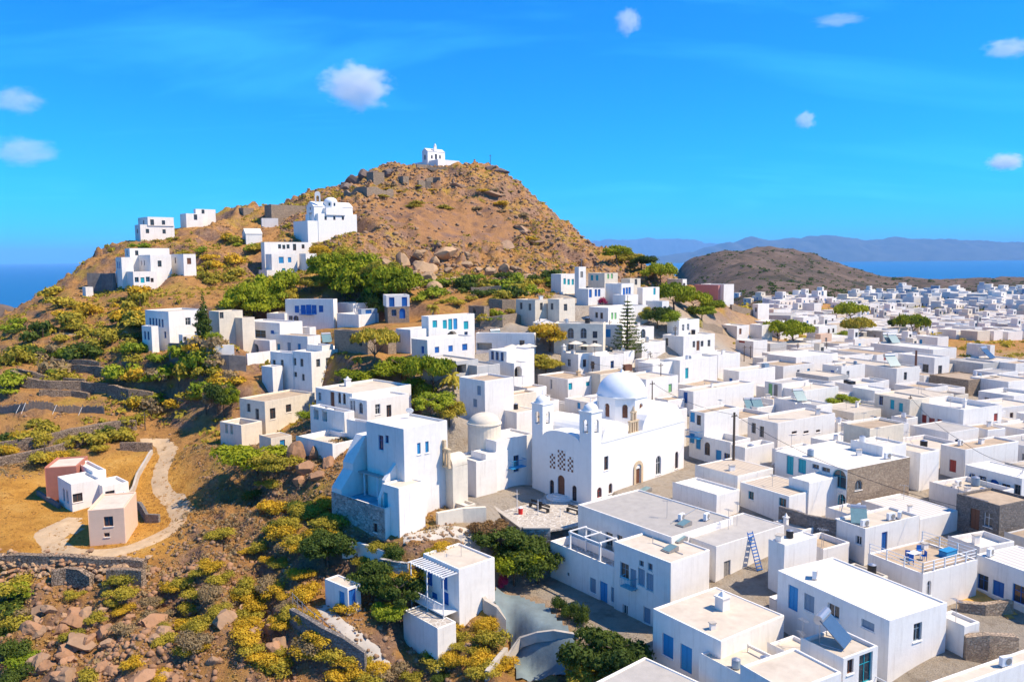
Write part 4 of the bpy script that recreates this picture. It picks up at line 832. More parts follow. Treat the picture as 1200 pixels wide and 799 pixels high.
H, v = house('long low pale house with dark porch above the restaurant terrace', V(357,474,4,35,366,80,wall='white',holes=[('L',290,525,1,1,'gk'),('L',80,545,3,1.4,'on')],roof='roof_white'))
H, v = house('restaurant house with blue windows and a parasol terrace', V(205,573,3.6,107,358,55,roof='roof_white',holes=[('L',127,588,.8,1.6,'gb'),('L',153,592,.8,1.6,'gb'),('L',180,600,.8,1.6,'gb')]))
H, v = house('low stone wall house in front of the restaurant', V(40,655,3,-85,170,55,wall='greyplaster',roof='roof_grey'))
H, v = house('white house with an arched passage below the green hedge', V(245,640,4.2,140,330,40,roof='roof_white',holes=[('R',225,690,1.6,1.8,'og',1)]))
H, v = house('white chapel-like gabled house beside the arched-window house', V(385,415,3,352,470,55,shape='gable',roof='roof_white'))
H, v = house('white flat house with parasols in front of the arched-window house', V(600,588,3.4,505,760,60,roof='roof_white',auto=1))
H, v = house('low white house with tent roof below the tall star-shaped pine', V(720,600,3.2,640,850,55,roof='roof_white',auto=1))
H, v = house('white house with stepped parapet in the middle of the poles', V(1010,640,4.2,930,1130,55,roof='roof_white',auto=1))
H, v = house('brown shabby flat roof with junk among the poles', V(720,700,3.4,640,900,55,wall='cream',roof='roof_tan',par=.15))
tile(8)
H, v = house('rose-pink walled house with a white end block', V(432,208,5,298,460,55,wall='rosewall',roof='roof_white'))
vol(H,462,204,5.4,455,518,55,D=v[0].C.y-.5,ll=9,roof='roof_white')
H, v = house('white house on the crest behind the umbrella pines', V(235,175,4.5,150,258,55,roof='roof_white',auto=1))
H, v = house('low white house right of the rose-pink house', V(545,250,3.5,515,572,50,roof='roof_white',auto=1))
H, v = house('white house with palm in its yard', V(215,402,4.4,150,327,50,roof='roof_white',holes=[('R',238,442,.8,1.4,'gw'),('R',265,438,.8,1.4,'gw')]))
H, v = house('white house with an orange door and a row of small windows', V(240,490,4.4,125,412,50,roof='roof_white',holes=[('R',297,533,.8,1.3,'gk'),('R',320,540,1,2,'dn'),('R',342,530,.9,1.2,'gk'),('R',380,527,.9,1.4,'gk'),('L',147,520,.8,1.6,'gk')]))
H, v = house('white house with recessed brown door left of the round pine', V(535,432,3.8,432,602,52,roof='roof_white',holes=[('R',553,462,1,1.6,'dn'),('L',470,455,.8,1.2,'gn')]))
vol(H,672,427,4.4,605,730,52,D=v[0].C.y+1,roof='roof_white')
H, v = house('plain white cube house in front of the round pine', V(625,517,4.2,527,702,52,roof='roof_white',holes=[('L',560,517,2,.5,'sr')]))
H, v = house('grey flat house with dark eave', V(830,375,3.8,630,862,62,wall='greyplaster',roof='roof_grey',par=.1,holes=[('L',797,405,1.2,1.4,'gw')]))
H, v = house('white twin-roofed house beside the slope of dry grass', V(650,312,4.6,620,712,45,roof='roof_white',auto=1))
H, v = house('white house with blue windows above the grey flat house', V(770,292,5,710,860,50,roof='roof_white',auto=1))
H, v = house('long white house with blue-shaded end at the edge of the plain', V(890,280,4.2,860,952,50,roof='roof_white',auto=1))
H, v = house('tall white cube house standing alone at the edge of the plain', V(960,308,6,895,1000,55,roof='roof_white'))
H, v = house('white house with cream end left of the big white house', V(900,385,4.6,840,985,52,roof='roof_white',auto=1))
H, v = house('white house with lit gable end by the round pines', V(1010,378,4.6,985,1080,50,roof='roof_white',auto=1))
H, v = house('big white house with small windows left of the orange house', V(985,435,4.6,920,1085,50,roof='roof_white',holes=[('R',1040,460,.9,1.3,'gn'),('R',1065,457,.9,1.3,'gn')]))
H, v = house('small orange-cream house below the big white house', V(995,478,4.2,965,1057,50,wall='pinkplaster',roof='roof_cream',auto=1))
H, v = house('pale blue-walled house beyond the round pine', V(1120,318,4.6,1095,1175,50,wall='bluegrey',roof='roof_white',auto=1))
H, v = house('long white house with double roof among the poles', V(430,592,4.6,305,552,55,roof='roof_white'))
H, v = house('white house with turquoise door among the poles', V(220,622,4.8,135,427,55,roof='roof_white',holes=[('R',258,692,.9,2,'dt')]))
H, v = house('white house with railed roof terrace and junk', V(545,682,4.6,460,745,55,roof='roof_cream',holes=[('L',500,735,.8,1.1,'sb')]))
H, v = house('wide white house with a thin blue band near the round pine', V(860,605,4.2,700,1090,58,roof='roof_white'))
H, v = house('low cream house with flat roof left of the wide white one', V(790,655,3.6,640,960,55,roof='roof_tan',auto=1))
H, v = house('white flat house with tan deck in the middle of the plain side', V(1110,655,4.2,1005,1240,55,roof='roof_cream',auto=1))
H, v = house('long white low house with dark slatted roof edge', V(1130,605,3.4,1080,1290,58,roof='roof_grey',auto=1))
tile(9)
H, v = house('long white house with solar panels below the two round pines', V(675,562,4.8,330,804,57,roof='roof_white'))
H, v = house('white house with two big grey windows beside the dark steel pole', V(683,607,5,480,766,55,roof='roof_white',par=.35,holes=[('L',632,668,1.6,2.2,'gk'),('R',713,674,1.4,2.1,'gk')]))
H, v = house('wide white house with sunlit roof left of the dark steel pole', V(475,667,4.6,70,602,57,roof='roof_cream',holes=[('R',522,708,1,1.7,'gk'),('L',190,708,.9,1,'gb')]))
H, v = house('white house with two red-brown windows and tile edge', V(365,592,4.2,100,482,57,roof='roof_tan',holes=[('R',410,602,.9,1.3,'sr'),('R',433,602,.9,1.3,'sr'),('R',455,600,.7,1.3,'sr')]))
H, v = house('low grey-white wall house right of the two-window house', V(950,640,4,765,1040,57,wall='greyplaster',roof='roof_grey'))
H, v = house('white house with a leaning blue panel at the right edge of town', V(1130,640,4.4,1040,1230,57,roof='roof_tan'))
H, v = house('rubble-roofed low brown house with dry canes', V(870,730,3.4,655,1040,57,wall='stone_tan',roof='roof_tan',par=.2))
H, v = house('low white house with cream roof behind the red-shuttered house', V(1090,740,4,880,1240,57,roof='roof_cream'))
H, v = house('white house with lean-to in the valley of bushes', V(990,540,4,860,1015,55,roof='roof_white',auto=1))
H, v = house('pale house behind the pair of round pines', V(700,495,4.6,580,760,55,roof='roof_white',auto=1))
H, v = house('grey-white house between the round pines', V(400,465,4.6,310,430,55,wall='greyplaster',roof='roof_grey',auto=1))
H, v = house('white row house beside the bushes of the plain', V(905,440,4.2,780,945,55,roof='roof_white',auto=1))
H, v = house('low blue-roofed house left of the bushes of the plain', V(840,425,3.6,740,900,55,roof='bluegrey',auto=1))
# far lower town: spots on the plain
random.seed(31); FARSPEC = []
for row, (y, Ysp) in enumerate([(343, 10), (346, 9), (349, 9), (352, 10), (355, 11), (358, 12), (361, 13), (364, 15)]):
    x = 1008 + random.uniform(0, 14) - row * 4 + (40 if row < 2 else 0)
    while x < 1225:
        if random.random() < .86: FARSPEC.append((x, y + random.uniform(-2, 2), random.uniform(8, 15), random.choice([3.4, 3.6, 6.4]), math.radians(random.uniform(20, 60)), random.choice(['white', 'white', 'white', 'roof_white', 'cream', 'bluegrey'])))
        x += Ysp * random.uniform(.8, 1.5)
for x, y in [(880,352),(893,349),(905,356),(921,351),(934,357),(948,352),(958,360),(972,356),(985,362),(940,366),(915,362),(996,352),(965,347),(1003,347),(1020,345),(1035,343)]:
    FARSPEC.append((x, y + 3, random.uniform(8, 13), random.choice([3.4, 3.6, 6]), math.radians(random.uniform(30, 60)), random.choice(['white', 'white', 'cream'])))
# ------------------------------------------------------------------ the big church on the square
def prism(b, poly, z0, z1):
    n = len(poly); a = sum(poly[i][0] * poly[(i + 1) % n][1] - poly[(i + 1) % n][0] * poly[i][1] for i in range(n))
    if a < 0: poly = poly[::-1]
    for i in range(n):
        p, q = poly[i], poly[(i + 1) % n]; b.quad((*p, z0), (*q, z0), (*q, z1), (*p, z1))
    b.poly([(*p, z1) for p in poly])
def arch_tower(H, v, x0, y0, w, d, z0, z1, holes_w, holes_h, domeh):
    b = MB(); hz = z0 + (z1 - z0) * 0.34
    for place, L in ((lambda u, z, i: (x0 + u, y0 + i, z), w), (lambda u, z, i: (x0 + i, y0 + u, z), d), (lambda u, z, i: (x0 + u, y0 + d - i, z), w), (lambda u, z, i: (x0 + w - i, y0 + u, z), d)):
        wall_face(b, L, z0, z1, [((L - holes_w) / 2, hz, holes_w, holes_h, True, 0.3)], place)
    b.quad((x0 + .05, y0 + .05, hz - .3), (x0 + w - .05, y0 + .05, hz - .3), (x0 + w - .05, y0 + d - .05, hz - .3), (x0 + .05, y0 + d - .05, hz - .3))
    b.box(x0 - .1, x0 + w + .1, y0 - .1, y0 + d + .1, z1, z1 + .16)
    t = b.build('bell_tower', 'white_clean', H, v.loc, v.ang)
    m = MB(); m.dome(x0 + w / 2, y0 + d / 2, z1 + .16, min(w, d) * .5, domeh, 16, 6); m.build('tower_dome', 'white_clean', t, smooth=True)
    c = MB(); zt = z1 + .16 + domeh; c.box(x0 + w / 2 - .03, x0 + w / 2 + .03, y0 + d / 2 - .03, y0 + d / 2 + .03, zt - .05, zt + .6); c.box(x0 + w / 2 - .2, x0 + w / 2 + .2, y0 + d / 2 - .025, y0 + d / 2 + .025, zt + .32, zt + .38); c.build('cross', 'frame_white', t)
    g = MB(); g.frustum(x0 + w / 2, y0 + d / 2, hz + .45, hz + .95, .26, .12, 10); g.box(x0 + .1, x0 + w - .1, y0 + d / 2 - .04, y0 + d / 2 + .04, hz + .98, hz + 1.06); g.build('bell', 'metal', t)
    return t
def church():
    H = empty('church', (0, 0, 0)); tag(H, 'large white twin-towered church with blue-white dome on the paved square', 'church')
    zt = SQ_Z + 7.6; D = 97.0; d = ray(693, 525); P = at(693, 525, D); py = 525
    for _ in range(30):                                                # find the pixel row whose height is the cornice
        py += (at(693, py, D).z - zt) / D * F
    v = vol(H, 693, py, 7.6, 623.5, 802, 45.01, D=D, raw=True, shape='none', below=1.5, wall='white_clean', holes=[
        ('L', 646.6, 576, .75, 2.0, 'gn', 1), ('L', 657.5, 582.5, 1.2, 2.9, 'dn', 1), ('L', 673, 583, .75, 2.0, 'gn', 1),
        ('R', 710.5, 542.5, .85, 1.8, 'gn'), ('R', 702.5, 577, .95, 1.3, 'gr', 1), ('R', 715.5, 572, .75, 1.3, 'gn', 1), ('R', 747.5, 560, 1.0, 2.6, 'dn'), ('R', 771.7, 545, 1.2, 2.6, 'gw', 1), ('R', 793, 539, .8, 2.4, 'gn', 1)])
    base = v.C.copy(); H.location = base
    for o in H.children: o.location -= base
    v.loc = v.loc - base
    L, W, T = v.lr, v.ll, 7.6
    # lattice windows of the facade: pierced screens built as grids of small bars
    for px, py_, w, h in ((647.5, 540, .9, 1.9), (658, 539, 1.25, 2.5), (668.5, 544, .9, 1.9)):
        dd = ray(px, py_); t = (v.C - CAMLOC).dot(v.eR) / dd.dot(v.eR); q = CAMLOC + dd * t - v.C; y = q.dot(v.eL); z = q.z
        f = MB(); f.box(-.02, .0, y - w / 2, y + w / 2, z - h / 2, z + h / 2); o = f.build('lattice_window', 'brownwood', H, v.loc, v.ang)
        g = MB(); n = 4 if w > 1 else 3; k = int(h / (w / n))
        for i in range(n):
            for j in range(k):
                if (i + j) % 2: 
                    a = w / n; g.box(-.05, -.02, y - w / 2 + i * a, y - w / 2 + (i + 1) * a, z - h / 2 + j * h / k, z - h / 2 + (j + 1) * h / k)
        g.build('lattice', 'white_clean', o)
    # roof: deck, long barrel vault, two cross vaults
    r = MB(); r.box(.25, L - .05, .05, W - .05, T - .5, T + .02); r.build('roof', 'white_clean', H, v.loc, v.ang)
    def vault(axis, a0, a1, c0, c1, rise, name):
        b = MB(); n = 14; pts = [(a0 + (a1 - a0) * (.5 - .5 * math.cos(PI * i / n)), T + rise * math.sin(PI * i / n)) for i in range(n + 1)]
        f = (lambda a, c, z: (c, a, z)) if axis == 'x' else (lambda a, c, z: (a, c, z))
        for i in range(n): b.quad(f(pts[i][0], c0, pts[i][1]), f(pts[i][0], c1, pts[i][1]), f(pts[i + 1][0], c1, pts[i + 1][1]), f(pts[i + 1][0], c0, pts[i + 1][1]))
        b.poly([f(a, c0, z) for a, z in pts]); b.poly([f(a, c1, z) for a, z in reversed(pts)])
        b.build(name, 'white_clean', H, v.loc, v.ang)
    vault('x', 1.92, W - 1.92, 0.0, L - 2.0, 1.0, 'long_vault'); vault('y', 2.06, 7.4, .003, W, 2.2, 'cross_vault'); vault('y', 10.5, L - .4, .003, W, 3.2, 'cross_vault')
    m = MB(); m.box(2.0, L, -.05, .0, T - .12, T + .06); m.box(2.05, L, 0, .25, T + .02, T + .14); m.build('cornice', 'white_clean', H, v.loc, v.ang)
    # towers on the facade
    arch_tower(H, v, 0, 0, 2.0, 1.9, T, 11.5, .85, 1.7, .95); arch_tower(H, v, 0, W - 1.9, 2.0, 1.9, T, 11.5, .85, 1.7, .95)
    # drum and dome
    cx, cy, R = 12.6, W / 2, 3.5; b = MB(); z0, z1 = T + .3, 11.6; corners = [(cx + R * math.cos(PI / 8 + PI / 4 * i), cy + R * math.sin(PI / 8 + PI / 4 * i)) for i in range(8)]
    wins = []
    for i in range(8):
        p, q = Vector(corners[i]), Vector(corners[(i + 1) % 8]); w = (q - p).length; u = (q - p) / w; n = Vector((-u.y, u.x))
        wall_face(b, w, z0, z1, [((w - .8) / 2, 9.0, .8, 1.9, True, .15)], lambda a, z, dp, p=p, u=u, n=n: (p.x + u.x * a + n.x * dp, p.y + u.y * a + n.y * dp, z))
        wins.append((p + u * (w - .8) / 2, math.atan2(u.y, u.x)))
    prism(b, [(cx + (R + .13) * math.cos(PI / 8 + PI / 4 * i), cy + (R + .13) * math.sin(PI / 8 + PI / 4 * i)) for i in range(8)], z1, z1 + .18)
    dr = b.build('drum', 'white_clean', H, v.loc, v.ang)
    for p, a in wins:
        m1, m2 = opening_meshes('g', 'w', .8, 1.9, True); o = link('window', m1, None, dr, (p.x, p.y, 9.0), a)
        for j in range(5): pass
        g = MB()
        for i in range(2):
            for j in range(6):
                if (i + j) % 2: g.box(.1 + i * .3, .4 + i * .3, .06, .09, .1 + j * .28, .1 + (j + 1) * .28)
        g.poly([(.08, .115, .08), (.72, .115, .08), (.72, .115, 1.5), (.4, .115, 1.8), (.08, .115, 1.5)])
        link('window_lattice', mesh('window_lattice', g.v, g.f), 'brownwood', dr, (p.x, p.y, 9.0), a)
    m = MB(); m.dome(cx, cy, z1 + .18, R * .96, 3.0, 32, 10); dm = m.build('dome', 'dome', H, v.loc, v.ang, smooth=True)
    m = MB(); m.frustum(cx, cy, z1 + 3.13, z1 + 3.5, .3, .16, 10); m.box(cx - .03, cx + .03, cy - .03, cy + .03, z1 + 3.45, z1 + 4.35); m.box(cx - .25, cx + .25, cy - .025, cy + .025, z1 + 3.9, z1 + 3.97); m.build('cross', 'frame_white', dm)
    # carved stone bell gable on the side wall and the stone portal under it
    x = 8.9; g = MB()
    for a in (-.75, -.2, .2, .75): g.box(x + a - .11, x + a + .11, .1, .45, T + .15, T + 1.5)
    g.box(x - .95, x + .95, .05, .5, T, T + .2); g.box(x - .95, x + .95, .05, .5, T + 1.5, T + 1.72)
    for a in (-.32, .32): g.box(x + a - .1, x + a + .1, .1, .45, T + 1.72, T + 2.7)
    g.box(x - .5, x + .5, .05, .5, T + 2.7, T + 2.9); g.frustum(x, .28, T + 2.9, T + 3.6, .3, .05, 8); g.build('bell_gable', 'stonecarve', H, v.loc, v.ang)
    dd = ray(747.5, 560); t = (v.C - CAMLOC).dot(v.eL) / dd.dot(v.eL); q = CAMLOC + dd * t - v.C; xx = q.dot(v.eR); z = q.z
    g = MB()
    for s in (-1, 1): g.box(xx + s * .78 - .22, xx + s * .78 + .22, -.14, .0, z - 1.5, z + 1.35)
    n = 8
    for i in range(n):
        a0, a1 = PI * i / n, PI * (i + 1) / n
        for r0, r1, yy in ((.56, 1.0, -.14),): g.quad((xx + r0 * math.cos(a0), yy, z + 1.35 + r0 * math.sin(a0)), (xx + r1 * math.cos(a0), yy, z + 1.35 + r1 * math.sin(a0)), (xx + r1 * math.cos(a1), yy, z + 1.35 + r1 * math.sin(a1)), (xx + r0 * math.cos(a1), yy, z + 1.35 + r0 * math.sin(a1))); g.quad((xx + r1 * math.cos(a0), yy, z + 1.35 + r1 * math.sin(a0)), (xx + r1 * math.cos(a0), 0, z + 1.35 + r1 * math.sin(a0)), (xx + r1 * math.cos(a1), 0, z + 1.35 + r1 * math.sin(a1)), (xx + r1 * math.cos(a1), yy, z + 1.35 + r1 * math.sin(a1)))
    g.build('portal', 'stonecarve', H, v.loc, v.ang)
    # round steps at the main door
    dd = ray(657.5, 590); t = (v.C - CAMLOC).dot(v.eR) / dd.dot(v.eR); q = CAMLOC + dd * t - v.C; y = q.dot(v.eL)
    for k, r in enumerate((1.9, 1.45, 1.0)):
        s = MB(); n = 14; pts = [(-r * math.sin(PI * i / n), y - r * math.cos(PI * i / n)) for i in range(n + 1)]; prism(s, pts, 0 if k == 0 else .16 * k + .002, .16 * (k + 1)); s.build('step', 'white', H, v.loc, v.ang)
    return v
mat('dome', (0.74, 0.76, 0.79), 0.7, 0.04, 1.0, 0.06, 6, dirt=(0.55, 0.56, 0.58), dirt_amt=0.2)
CH = church()
# paved square with its stone retaining wall
def church_square():
    b = MB(); prism(b, SQUARE, SQ_Z - 0.2, SQ_Z); o = b.build('square', 'paving'); tag(o, kind='structure')
    pts = SQUARE[0:4]; b = MB(); H = empty('retaining_wall', (*pts[1], SQ_Z - 6)); tag(H, 'high rough stone retaining wall carrying the church square', 'wall')
    base = Vector((*pts[1], SQ_Z - 6)); cap = MB()
    for i in range(len(pts) - 1):
        p, q = Vector(pts[i]), Vector(pts[i + 1]); u = (q - p).normalized(); n = Vector((u.y, -u.x)); 
        if n.y > 0: n = -n
        a = [p + n * .35, q + n * .35, q - n * .02, p - n * .02]; a = [w - base.xy for w in a]
        prism(b, [tuple(w) for w in a], -1.5, 6.25)
        a = [p + n * .42, q + n * .42, q - n * .12, p - n * .12]; prism(cap, [tuple(w - base.xy) for w in a], 6.252, 6.4)
    b.build('wall', 'stone_white', H); cap.build('coping', 'concrete', H)
church_square()
def low_wall(name, label, pts, h, th, m, cat='wall', z=None, cap=None, below=.6, jit=0.0, group=None):
    """a wall along plan points; z None follows the ground"""
    P = []
    for i in range(len(pts) - 1):
        a, b_ = Vector(pts[i]), Vector(pts[i + 1]); n = max(1, int((b_ - a).length / 1.5))
        P += [a + (b_ - a) * k / n for k in range(n)]
    P.append(Vector(pts[-1])); zs = [ground(p.x, p.y) if z is None else z for p in P]
    if z is None: zs = [max(zs[max(0, i - 1):i + 2]) for i in range(len(zs))]
    base = Vector((P[0].x, P[0].y, zs[0])); o_ = MB(); v = o_.v; f = o_.f; rr = random.Random(len(label))
    for i, p in enumerate(P):
        u = (P[min(i + 1, len(P) - 1)] - P[max(i - 1, 0)]).normalized(); n = Vector((-u.y, u.x)); j = rr.uniform(-jit, jit)
        for s, zz in ((-1, zs[i] - below), (-1, zs[i] + h + j), (1, zs[i] + h + j * .6), (1, zs[i] - below)):
            q = p + n * s * th * (.5 if zz > zs[i] else .62) ; v.append((q.x - base.x, q.y - base.y, zz - base.z))
    for i in range(len(P) - 1):
        for k in range(3): f.append((i * 4 + k, i * 4 + k + 1, i * 4 + 5 + k, i * 4 + 4 + k))
    f.append((0, 1, 2, 3)); k = (len(P) - 1) * 4; f.append((k + 3, k + 2, k + 1, k))
    o = o_.build(name, m, None, base); tag(o, label, cat, group); return o, P, zs
# ------------------------------------------------------------------ hillside church, summit chapel, little domes
tile(19)
H, v = house('white domed church with a round bell arch on the hillside', V(303,434,6.5,137,450,42,D=219,wall='white_clean',roof='roof_white',par=.6,below=4,holes=[]),cat='church',group=None,name='church')
THB = v[0]
vol(H,425,350,8,385,878,42,D=221,ll=7,wall='white_clean',roof='roof_white',par=.05,below=4,holes=[('R',515,407,.7,1.0,'gn'),('R',617,407,.7,1.0,'gn'),('R',717,407,.7,1.0,'gn')])
vn = vol(H,377,265,9.5,290,830,42,D=221.6,wall='white_clean',roof='white_clean',shape='gableL',holes=[('L',333,270,.6,.8,'gn'),('L',338,390,1.6,2.2,'on')])
def hill_dome():
    c = at(573, 0, 1).copy(); p = at(tx(575), ty(262), 225.5); z = p.z - vn.H.location.z
    loc = Vector((p.x - vn.H.location.x, p.y - vn.H.location.y, 0)); b = MB(); b.frustum(0, 0, z - 2.5, z + 1.0, 1.9, 1.9, 8, a0=vn.ang + PI / 8); dr = b.build('drum', 'white_clean', vn.H, loc)
    m = MB(); m.dome(0, 0, z + 1.0, 1.8, 1.3, 20, 7); m.build('dome', 'dome', vn.H, loc, smooth=True)
    for a in (-1.2, -.4, .4):
        w = MB(); w.box(-.22, .22, -.05, .05, z - .1, z + .7); w.build('window', 'glass', dr, (1.8 * math.cos(a - .35), 1.8 * math.sin(a - .35), 0), a - .35 + PI / 2)
    m = MB(); m.box(-2.6, 3.4, -2.0, 2.2, z - 2.6, z - .7); m.build('cross_arm', 'white_clean', vn.H, loc, vn.ang)
    q = at(tx(422), ty(200), 222.5); a = MB(); zz = q.z - vn.H.location.z
    wall_face(a, 1.5, zz - .6, zz + 1.7, [(.4, zz - .4, .7, 1.7, True, .5)], lambda u, z, i: (u - .75, i - .25, z)); wall_face(a, 1.5, zz - .6, zz + 1.7, [(.4, zz - .4, .7, 1.7, True, .5)], lambda u, z, i: (u - .75, .25 - i, z))
    n = 8
    for i in range(n):
        t0, t1 = PI * i / n, PI * (i + 1) / n; a.quad((.75 * math.cos(t0), -.25, zz + 1.7 + .75 * math.sin(t0)), (.75 * math.cos(t0), .25, zz + 1.7 + .75 * math.sin(t0)), (.75 * math.cos(t1), .25, zz + 1.7 + .75 * math.sin(t1)), (.75 * math.cos(t1), -.25, zz + 1.7 + .75 * math.sin(t1)))
    for s in (-.25, .25): a.poly([(.75 * math.cos(PI * i / n), s, zz + 1.7 + .75 * math.sin(PI * i / n)) for i in range(n + 1)])
    a.quad((-.75, -.25, zz - .6), (-.75, .25, zz - .6), (-.75, .25, zz + 1.7), (-.75, -.25, zz + 1.7)); a.quad((.75, -.25, zz - .6), (.75, .25, zz - .6), (.75, .25, zz + 1.7), (.75, -.25, zz + 1.7))
    a.build('bell_arch', 'white_clean', vn.H, Vector((q.x - vn.H.location.x, q.y - vn.H.location.y, 0)), vn.ang - .5)
hill_dome()
tile(20)
H, v = house('white chapel with small pediment on a walled terrace at the hill summit', V(530,217,2.6,232,782,40,D=310,wall='white_clean',roof='roof_white',par=.5,below=1.5),cat='chapel',group=None,name='chapel')
sv = vol(H,410,120,5.6,345,612,40,D=314,wall='white_clean',roof='roof_white',shape='gableL',holes=[('R',460,192,.8,1.3,'gn'),('R',508,188,1,2,'gn'),('R',555,192,.8,1.3,'gn'),('L',378,195,1,1.8,'gn')])
b = MB(); b.box(sv.lr * .38, sv.lr * .52, -.02, .4, sv.h + .01, sv.h + 2.2); b.frustum(sv.lr * .45, .2, sv.h + 2.2, sv.h + 3.1, .55, .1, 4, a0=PI / 4); b.build('bell_pediment', 'white_clean', H, sv.loc, sv.ang)
tile(12)
def domed_rotunda():
    p = at(tx(150), ty(330), 106); g = ground(p.x, p.y); H = empty('rotunda', (p.x, p.y, g)); tag(H, 'round cream rotunda with low dome among flat roofs near the church', 'chapel')
    z = p.z - g; b = MB(); b.frustum(0, 0, -1, z + .8, 2.2, 2.2, 28); b.frustum(0, 0, z + .8, z + .98, 2.35, 2.3, 28); b.build('drum', 'cream', H); m = MB(); m.dome(0, 0, z + .99, 2.05, 1.25, 28, 8); m.build('dome', 'cream', H, smooth=True)
domed_rotunda()
def bell_gable_chapel():
    v = VCHAP; g = MB(); w = v.ll
    for i, y in enumerate((w * .12, w * .32, w * .52, w * .72)): g.box(-.05, .25, y - .12, y + .12, v.h + .1, v.h + 1.9)
    g.box(-.1, .3, w * .04, w * .8, v.h - .12, v.h + .1); g.box(-.1, .3, w * .04, w * .8, v.h + 1.9, v.h + 2.1); g.box(-.05, .25, w * .34, w * .5, v.h + 2.1, v.h + 3.0); g.build('bell_gable', 'stonecarve', v.H, v.loc - Vector((.4 * v.eR.x, .4 * v.eR.y, 0)), v.ang)
bell_gable_chapel()
# crest ruins
tile(2)
for lab, a in [('broken tan castle wall stub on the hill crest', (140,333,2.6,60,190)), ('long dark-ended castle wall ruin left of the domed church', (270,318,4.2,222,432)), ('small pale ruin block at the summit edge', (888,185,3.2,850,915)), ('square dark rock-built bastion on the summit edge', (748,165,4,705,800))]:
    H, v = house(lab, V(*a,45.01,ll=4 if a[0] < 800 else 3,wall='stone_tan',roof='roof_tan',par=.4,th=.5,below=3),cat='ruin',group=None,name='ruin')
# ------------------------------------------------------------------ level the ground under hillside houses
for C, eR, eL, lr, ll, z, v in list(ROOFS):
    px_ = project((C.x, C.y, v.C.z))[0]
    if px_ < 700 and (C.y > 83 or v.H.get('category') == 'hut') and abs(v.C.z - ground(C.x, C.y)) < 2.6 and v.H.get('category') in ('house', 'shed', 'terrace', 'hut', 'chapel', 'church'):
        m = .8; pts = [C - eR * m - eL * m, C + eR * (lr + m) - eL * m, C + eR * (lr + m) + eL * (ll + m), C - eR * m + eL * (ll + m)]
        flat([tuple(p) for p in pts], v.C.z - .1, 6.0)
_c = BB.C.xy; _l = BB.eL.xy; _r = BB.eR.xy
flat([tuple(_c - _l * 1.0 + _r * 2), tuple(_c - _l * 1.0 - _r * 5), tuple(_c + _l * 9 - _r * 8), tuple(_c + _l * 17.5 - _r * 6), tuple(_c + _l * 17.5 + _r * 2)], ZC - 35.3, 3.0)
# ------------------------------------------------------------------ low houses that fill the blocks between the others
RS = 0.5; OX0, OX1, OY0, OY1 = -60, 420, 45, 520
occ = np.zeros((int((OY1 - OY0) / RS), int((OX1 - OX0) / RS)), bool)
oxx, oyy = np.meshgrid(OX0 + (np.arange(occ.shape[1]) + .5) * RS, OY0 + (np.arange(occ.shape[0]) + .5) * RS)
def mark(C, eR, eL, lr, ll, m=0.0):
    r = lr + ll + 2; i0 = max(0, int((C[0] - r - OX0) / RS)); i1 = max(0, int((C[0] + r - OX0) / RS)); j0 = max(0, int((C[1] - r - OY0) / RS)); j1 = max(0, int((C[1] + r - OY0) / RS))
    qx = oxx[j0:j1, i0:i1] - C[0]; qy = oyy[j0:j1, i0:i1] - C[1]; a = qx * eR[0] + qy * eR[1]; b = qx * eL[0] + qy * eL[1]
    return (slice(j0, j1), slice(i0, i1)), (a > -m) & (a < lr + m) & (b > -m) & (b < ll + m)
for C, eR, eL, lr, ll, z, v in ROOFS:
    s, mk = mark(C, eR, eL, lr, ll, .2); occ[s] |= mk
s, mk = mark(CH.C.xy, CH.eR.xy, CH.eL.xy, CH.lr, CH.ll, 3.0); occ[s] |= mk
keep = inpoly(oxx, oyy, SQUARE) | (polydist(oxx, oyy, SQUARE) < 2)
for pp in [[(800,560),(850,520),(835,500),(790,535)], [(690,640),(905,560),(880,530),(800,560),(690,590)], [(560,640),(660,640),(760,799),(400,799)],[(1080,690),(1200,670),(1200,790),(1120,799)],[(1090,600),(1180,620),(1180,640),(1100,650)]]:
    keep |= inpoly(oxx, oyy, px_poly([(a, b, drop(a, b).y) for a, b in pp]))
keep |= ~inpoly(oxx, oyy, TOWN) | (oxx / oyy < 0.035) & (oyy < 118) | (oxx / oyy < -0.06)
pxm = PCX + F * oxx / oyy
keep |= (oyy > 152) & (pxm < 700) | (oyy > 165) & (pxm < 800) | (oyy > 172) & (pxm < 880) | (oyy > 215) & (pxm < 880) | (oyy > 480)
keep |= (pxm > 1085) & (oyy > 212) & (oyy < 285)
keep |= inpoly(oxx, oyy, px_poly([(a, b, drop(a, b).y) for a, b in [(1045,742),(1120,722),(1135,799),(1035,799)]]))
occ |= keep
random.seed(12); INF = 0; SPECS = []
RL = {'roof_white': 'white', 'roof_cream': 'cream', 'roof_tan': 'tan', 'roof_grey': 'grey', 'corrugated': 'ribbed tan'}
